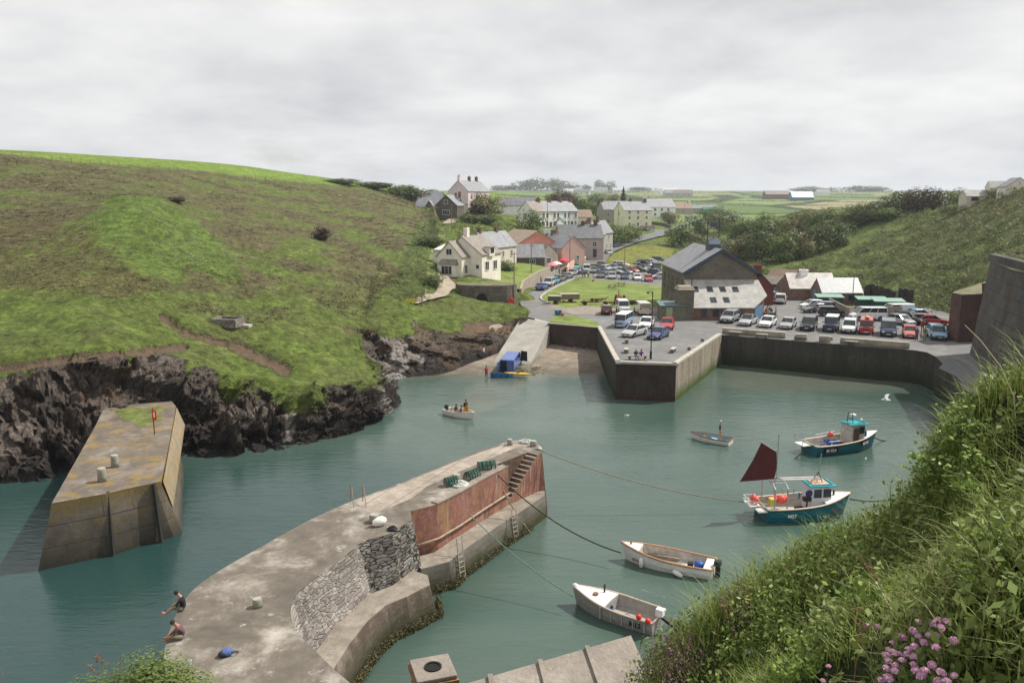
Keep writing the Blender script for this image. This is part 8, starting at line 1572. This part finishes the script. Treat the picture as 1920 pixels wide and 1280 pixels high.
def sampleF(n,mask):
 w=mask.astype(float);du=np.linalg.norm(np.gradient(P.reshape(nr,nc,3),axis=0),axis=2)*np.linalg.norm(np.gradient(P.reshape(nr,nc,3),axis=1),axis=2);w=w*du.ravel();j=rg.choice(len(P),n,p=w/w.sum());return j,P[j]+rg.normal(size=(n,3))*[.05,.05,.0]
def blades(name,label,n,mask,lmin,lmax,wd,tint_mu,tint_sd,droop=1.0,parent=None,pts=None):
 j,Q=sampleF(n,mask)if pts is None else pts;n=len(Q)
 a=rg.rand(n)*2*PI;lean=np.stack([np.cos(a),np.sin(a),np.zeros(n)],1)*rg.uniform(.15,.9,(n,1))+np.array([-.35,.25,0])*rg.uniform(0,1,(n,1));patch=fbm(Q*1.3,3)
 L=rg.uniform(lmin,lmax,n)*(1+.5*patch);side=np.cross(lean,[0,0,1.0]);side/=np.linalg.norm(side,axis=1,keepdims=True)+1e-9;VV=[]
 for k,wv in((0,1.0),(.35,.95),(.7,.7),(1.0,.08)):
  c=Q+np.array([0,0,1.0])*(L*(k-.42*droop*k*k))[:,None]+lean*(L*k*k*.75)[:,None];VV+=[c-side*(wd*wv*.5),c+side*(wd*wv*.5)]
 V=np.stack(VV,1).reshape(-1,3);b=np.arange(n)[:,None]*8;F=np.concatenate([b+[0,1,3,2],b+[2,3,5,4],b+[4,5,7,6]]);t=np.clip(tint_mu+.22*patch*1.6+rg.normal(size=n)*tint_sd,0,1)
 o=np_mesh(name,V,F,M_GRASS,parent,attrs={'tint':np.repeat(t,8)});return tag(o,label,'grass',kind='stuff')if parent is None else o
mk=(rpF>2.7)&(rpF<5.95)
mkL=mk&(pxF<1480)
blades('long_grass','long green grass covering the near bank',42000,mk&(pxF>1380)&(fbm(P*1.5+70,3)>-.22),.05,.17,.0048,.55,.2)
blades('short_turf','short wiry turf at the left end of the near bank',22000,mkL,.03,.09,.004,.5,.2)
dry=mk&(pxF>1640)&(fbm(P*1.1+4,3)>-.25);blades('dry_grass','tangle of dry straw stems on the right of the near bank',5500,dry,.12,.38,.003,.86,.08,1.3)
blades('tall_grass','taller bright grass along the crest of the near bank',5500,(rpF>2.75)&(rpF<3.5)&(pxF>1300),.15,.42,.0045,.58,.14,.8)
j,Q=sampleF(46000,mk&(fbm(P*1.7+30,3)>-.05));h_=rg.rand(len(Q))**1.5*.16;V,F=leaves(Q+NF[j]*h_[:,None],NF[j]+rg.normal(size=(len(Q),3))*.7,rg.uniform(.008,.028,len(Q)),asp=.5)
tag(np_mesh('leafy_herbs',V,F,LM['green'],None,attrs={'tint':np.repeat(np.clip(.5+h_*2+rg.normal(size=len(Q))*.15,0,1),4)}),'low leafy herbs and ferns among the near grass','herbs',kind='stuff')
M_HEA=leafmat('heather_flowers',[(.2,(.12,.06,.05)),(.5,(.30,.13,.18)),(.85,(.50,.28,.36))])
j,Q=sampleF(9000,(rpF>2.8)&(rpF<4.6)&(pxF<1430)&(fbm(P*2.6+12,2)>.02));h_=rg.uniform(.02,.11,len(Q));V,F=leaves(Q+NF[j]*h_[:,None],rg.normal(size=(len(Q),3)),rg.uniform(.003,.009,len(Q)),asp=.8);tag(np_mesh('heather',V,F,M_HEA,None,attrs={'tint':np.repeat(rg.rand(len(Q)),4)}),'pink heather at the left end of the near bank','heather',kind='stuff')
def near0(a,b):return hit(a,b,('F',))
def leafy(name,label,pts,n,smin,smax,mat,spread,cat='shrub'):
 c=Vector(pts[0]);t=thing(name,label,cat,tuple(c));st=MB();Cs=[];Ns=[]
 for p in pts:
  p=Vector(p)-c
  for k in range(6):
   q=p+Vector((random.gauss(0,spread),random.gauss(0,spread),abs(random.gauss(0,spread))+spread*.6));st.tube([tuple(p-Vector((0,0,.15))),tuple(p.lerp(q,.5)+Vector((0,0,.03))),tuple(q)],.004,4)
   for i in range(n//6):Cs.append(p.lerp(q,random.uniform(.2,1.05))+Vector((random.gauss(0,.03),random.gauss(0,.03),random.gauss(0,.03))));Ns.append((random.gauss(0,.5),random.gauss(-.3,.5),1))
 st.build('stems',plain('green_stem',(.12,.14,.05),.7),t);Cs=np.array([tuple(v)for v in Cs]);V,F=leaves(Cs,np.array(Ns),rg.uniform(smin,smax,len(Cs)),asp=.55);np_mesh('leaves',V,F,mat,t,attrs={'tint':np.repeat(np.clip(rg.normal(.6,.25,len(Cs)),0,1),4)});return t
BL=leafmat('broad_leaves',[(.1,(.07,.12,.018)),(.5,(.19,.30,.045)),(.9,(.34,.46,.10))],.45,.35)
leafy('bramble_shrub','bright broad-leaved shrub at the right edge of the view',[PY(1830,820,4.4),PY(1870,785,4.3),PY(1905,775,4.2),PY(1850,870,4.1),PY(1900,850,4.0),PY(1800,850,4.6),PY(1930,890,3.8),PY(1870,940,3.7),PY(1780,900,4.5),PY(1820,960,3.9),PY(1910,980,3.5)],330,.009,.021,BL,.13)
for q_,l_ in(((1460,1150,4.9),'low leafy clump near the left end of the near bank'),((1560,1200,4.1),'broad-leaved clump above the daisies'),((1680,1080,4.2),'broad-leaved clump in the shaded hollow of the bank'),((1620,1120,4.4),'leafy clump left of the shaded hollow'),((1730,960,4.5),'leafy clump high on the bank crest'),((1760,1090,3.4),'dark leafy clump above the thrift'),((1860,1100,2.9),'leafy clump right of the thrift'),((1510,1260,3.7),'low leafy clump beside the daisies'),((1390,1230,4.6),'low clump behind the creamy umbel')):
 leafy('herb_clump',l_,[near0(q_[0]+a_,q_[1]+b_)for a_,b_ in((0,0),(22,-14),(-20,10),(12,22))],150,.008,.019,BL if q_[0]%40 else LM['green'],.07,'plant')
leafy('fern_clump','feathery green fern clump on the crest of the near bank',[PY(1560,1040,5.3),PY(1590,1030,5.3),PY(1620,1050,5.1),PY(1540,1075,5.3)],150,.008,.02,LM['green'],.10,'fern');leafy('dock_leaves','large shiny leaves at the bottom right corner',[PY(1890,1262,2.3),PY(1925,1240,2.3)],40,.018,.036,BL,.05,'plant');leafy('hogweed','pale broad-leaved plant on the right edge above the dry grass',[PY(1895,1020,3.4)],50,.012,.028,BL,.06,'plant')
PINKF=leafmat('thrift_petals',[(.1,(.55,.26,.42)),(.5,(.78,.46,.62)),(.9,(.92,.70,.80))],.6,.3)
thl='round pink sea thrift flower head in the bottom right cluster';th=thing('sea_thrift',thl,'flower',(0,0,0),0,'pink thrift flower heads on the near bank');n=150;d=rg.normal(size=(n,3));d/=np.linalg.norm(d,axis=1,keepdims=True);d[:,2]=np.abs(d[:,2])*1.0-.25;V,F=leaves(d*[.0125,.0125,.010]*rg.uniform(.7,1.05,(n,1)),d+rg.normal(size=(n,3))*.4,.0045,asp=.8);np_mesh('head',V,F,PINKF,th,attrs={'tint':np.repeat(rg.rand(n),4)});MB().tube([(0,0,-.006),(.01,.004,-.08),(.02,.01,-.17)],.0013,4).build('stem',plain('green_stem',(.12,.14,.05),.7),th)
THR=[(1250,712),(1340,720),(1375,690),(1432,703),(1388,740),(1310,787),(1355,787),(1468,822),(1278,835),(1353,865),(1205,755),(1220,775),(1243,797),(1112,782),(1145,808),(1075,838),(1220,860),(1050,882),(1075,897),(1108,910),(1165,910),(1183,883),(1035,915),(1048,952),(1137,948),(1209,925),(1095,985),(1210,978),(1035,1000),(1090,1013),(1225,1015),(1330,980),(1280,1020),(1388,1030),(1250,1055),(1055,1065),(1470,1048),(1422,1083),(1000,1075),(1368,1085),(1130,800),(1360,712),(1040,1055),(1268,1045),(912,727),(977,733),(760,787),(663,988),(687,1083),(628,1080),(550,692)]
def near(a,b,lift=.12):g=hit(a,b,('F',));v=(Vector((0,0,HC))-g).normalized();return g+v*lift
for i,(a,b)in enumerate(THR):
 t=th if i==0 else copy_tree(th);t.location=near(1360+a/3.4286,960+b/3.4286,.42);t.rotation_euler=(rg.normal()*.25,rg.normal()*.25,i);t.scale=(rg.uniform(.8,1.15)*(1 if i<44 else .85),)*3;t['label']=thl if i<44 else 'smaller pink thrift head scattered left of the main cluster'
DS=plain('dry_stalk',(.26,.15,.08),.8,.3,20);WPET=plain('petal_white',(.78,.77,.70),.7);YC=plain('flower_yellow',(.6,.42,.03),.7)
for(a,b,l)in((453,1020,'largest white oxeye daisy near the bottom edge'),(405,1065,'white oxeye daisy lowest at the bottom edge'),(563,950,'small white oxeye daisy right of the largest one')):
 t=thing('oxeye_daisy',l,'flower',near(1360+a/3.4286,960+b/3.4286,.22));t.rotation_euler=(.5,.2,0);m=MB()
 for k in range(14):q=2*PI*k/14;c_,s_=math.cos(q),math.sin(q);m.add([(c_*.005,s_*.005,0),(c_*.014-s_*.004,s_*.014+c_*.004,.001),(c_*.022,s_*.022,0),(c_*.014+s_*.004,s_*.014-c_*.004,.001)],[(0,3,2,1)])
 m.build('petals',WPET,t);MB().ell((0,0,.001),(.006,.006,.003),8,4).build('centre',YC,t,smooth=True);MB().tube([(0,0,0),(0,.01,-.15)],.0012,4).build('stem',plain('green_stem',(.12,.14,.05),.7),t)
for(a,b,l)in((1408,1222,'creamy white umbel flower head on the left of the near bank'),(1503,1065,'small white flower on a stalk above the crest of the near bank')):
 t=thing('umbel_flower',l,'flower',near(a,b,.2));n=120;q=rg.rand(n)*6.28;r_=np.sqrt(rg.rand(n))*(.04 if a<1450 else .018);V,F=leaves(np.stack([np.cos(q)*r_,np.sin(q)*r_,.012-r_**2*6],1),np.array([0,0,1])+rg.normal(size=(n,3))*.3,.0045,asp=.9);np_mesh('head',V,F,WG,t,attrs={'tint':np.full(4*n,.8)});MB().tube([(0,0,.01),(0,.02,-.2)],.002,4).build('stem',DS,t)
def stalk(p,h,lean,label,seed=True,r=.0022,mat=None,cat='grass stalk'):
 t=thing('seed_stalk',label,cat,tuple(p));m=MB();pts=[(lean[0]*k*k,lean[1]*k*k,h*k)for k in(0,.3,.6,.85,1)];m.tube(pts,[r,r,r*.9,r*.7,r*.5],4);m.build('stem',mat or DS,t)
 if seed:n=46;k=rg.uniform(.62,1.0,n);c=np.stack([lean[0]*k*k,lean[1]*k*k,h*k],1)+rg.normal(size=(n,3))*.008;V,F=leaves(c,rg.normal(size=(n,3)),.006,asp=.6);np_mesh('seed_head',V,F,leafmat('seeds',[(.1,(.14,.06,.035)),(.9,(.36,.20,.12))]),t,attrs={'tint':np.repeat(rg.rand(n),4)})
for i,(a,b,h,lx,se,l)in enumerate(((1365,1185,.24,-.05,1,'reddish dock spike standing up at the left tip of the near bank'),(1398,1165,.2,.02,1,'thin brown spike right of the reddish dock spike'),(1500,1090,.22,-.03,1,'brown flower stalk over the dark water left of the fern'),(1480,1110,.2,-.05,1,'bending brown stalk lower left of the fern'),(1640,985,.3,-.06,1,'seed stalk reaching up over the ropes of the sail boat'),(1663,975,.34,-.10,1,'leaning seed stalk right of the sail boat'),(1700,940,.26,-.12,1,'brown seed stalk bent left at the crest'),(1715,925,.24,-.03,1,'upright brown seed stalk near the water edge of the crest'),(1770,860,.3,-.08,1,'leafy tipped stalk rising by the basin wall'),(1905,800,.52,-.30,0,'long pale arching grass stem in front of the tarmac lane'),(1610,1230,.2,-.02,1,'rusty dock spike left of the thrift cluster'),(1600,1290,.24,.03,1,'tall rusty dock spike at the bottom edge left of the thrift'),(1660,1150,.22,-.1,1,'dark sorrel stem leaning over the thrift'),(1775,1170,.18,0,1,'brown plantain spike inside the thrift cluster'))):
 stalk(near(a,b,.05),h,(lx,.02),l,bool(se),.0022 if se else .003,DS if se else plain('straw',(.5,.42,.27),.7))
c=PY(262,1300,5.2);t=tree_at(c+Vector((0,0,-.24)),1.0,.42,'green','green gorse-like tuft poking up at the bottom left edge',None,9000,'bush',0,False);t.scale=(1,.8,1)
m=MB();m.ell((c.x,c.y-.1,c.z-3.2),(1.4,1.0,3.1),14,8);tag(m.build('near_knoll',plain('knoll_earth',(.05,.06,.02),.95,.4)),kind='structure')
for i,(a,b,h,lx,l)in enumerate(((190,1275,.12,-.1,'dry thrift stalk at the bottom left, lowest of the group'),(205,1272,.16,-.05,'dry thrift stalk at the bottom left, middle of the group'),(185,1265,.16,.0,'dry brown stalk at the bottom left with a round head'),(225,1270,.2,.03,'tallest pale twig at the bottom left'),(12,1290,.2,-.04,'drooping seed stalk at the extreme bottom left corner'))):stalk(PY(a,b,5.0),h,(lx,0),l,i<3,.002,DS)
vm=bpy.data.materials.new('haze');vm.use_nodes=True;vn=vm.node_tree.nodes;vn.remove(vn['Principled BSDF']);pv=vn.new('ShaderNodeVolumePrincipled');pv.inputs['Color'].default_value=(.86,.92,1.0,1);pv.inputs['Density'].default_value=.00016;pv.inputs['Anisotropy'].default_value=.2;vm.node_tree.links.new(pv.outputs[0],vn['Material Output'].inputs['Volume'])
hz=MB().box((0,3300,58),(14000,8000,132)).build('haze',vm);tag(hz,kind='stuff',label='thin pale sea haze over the valley and far fields',cat='haze')
scene.cycles.volume_step_rate=10;scene.cycles.volume_max_steps=16;scene.cycles.volume_bounces=0
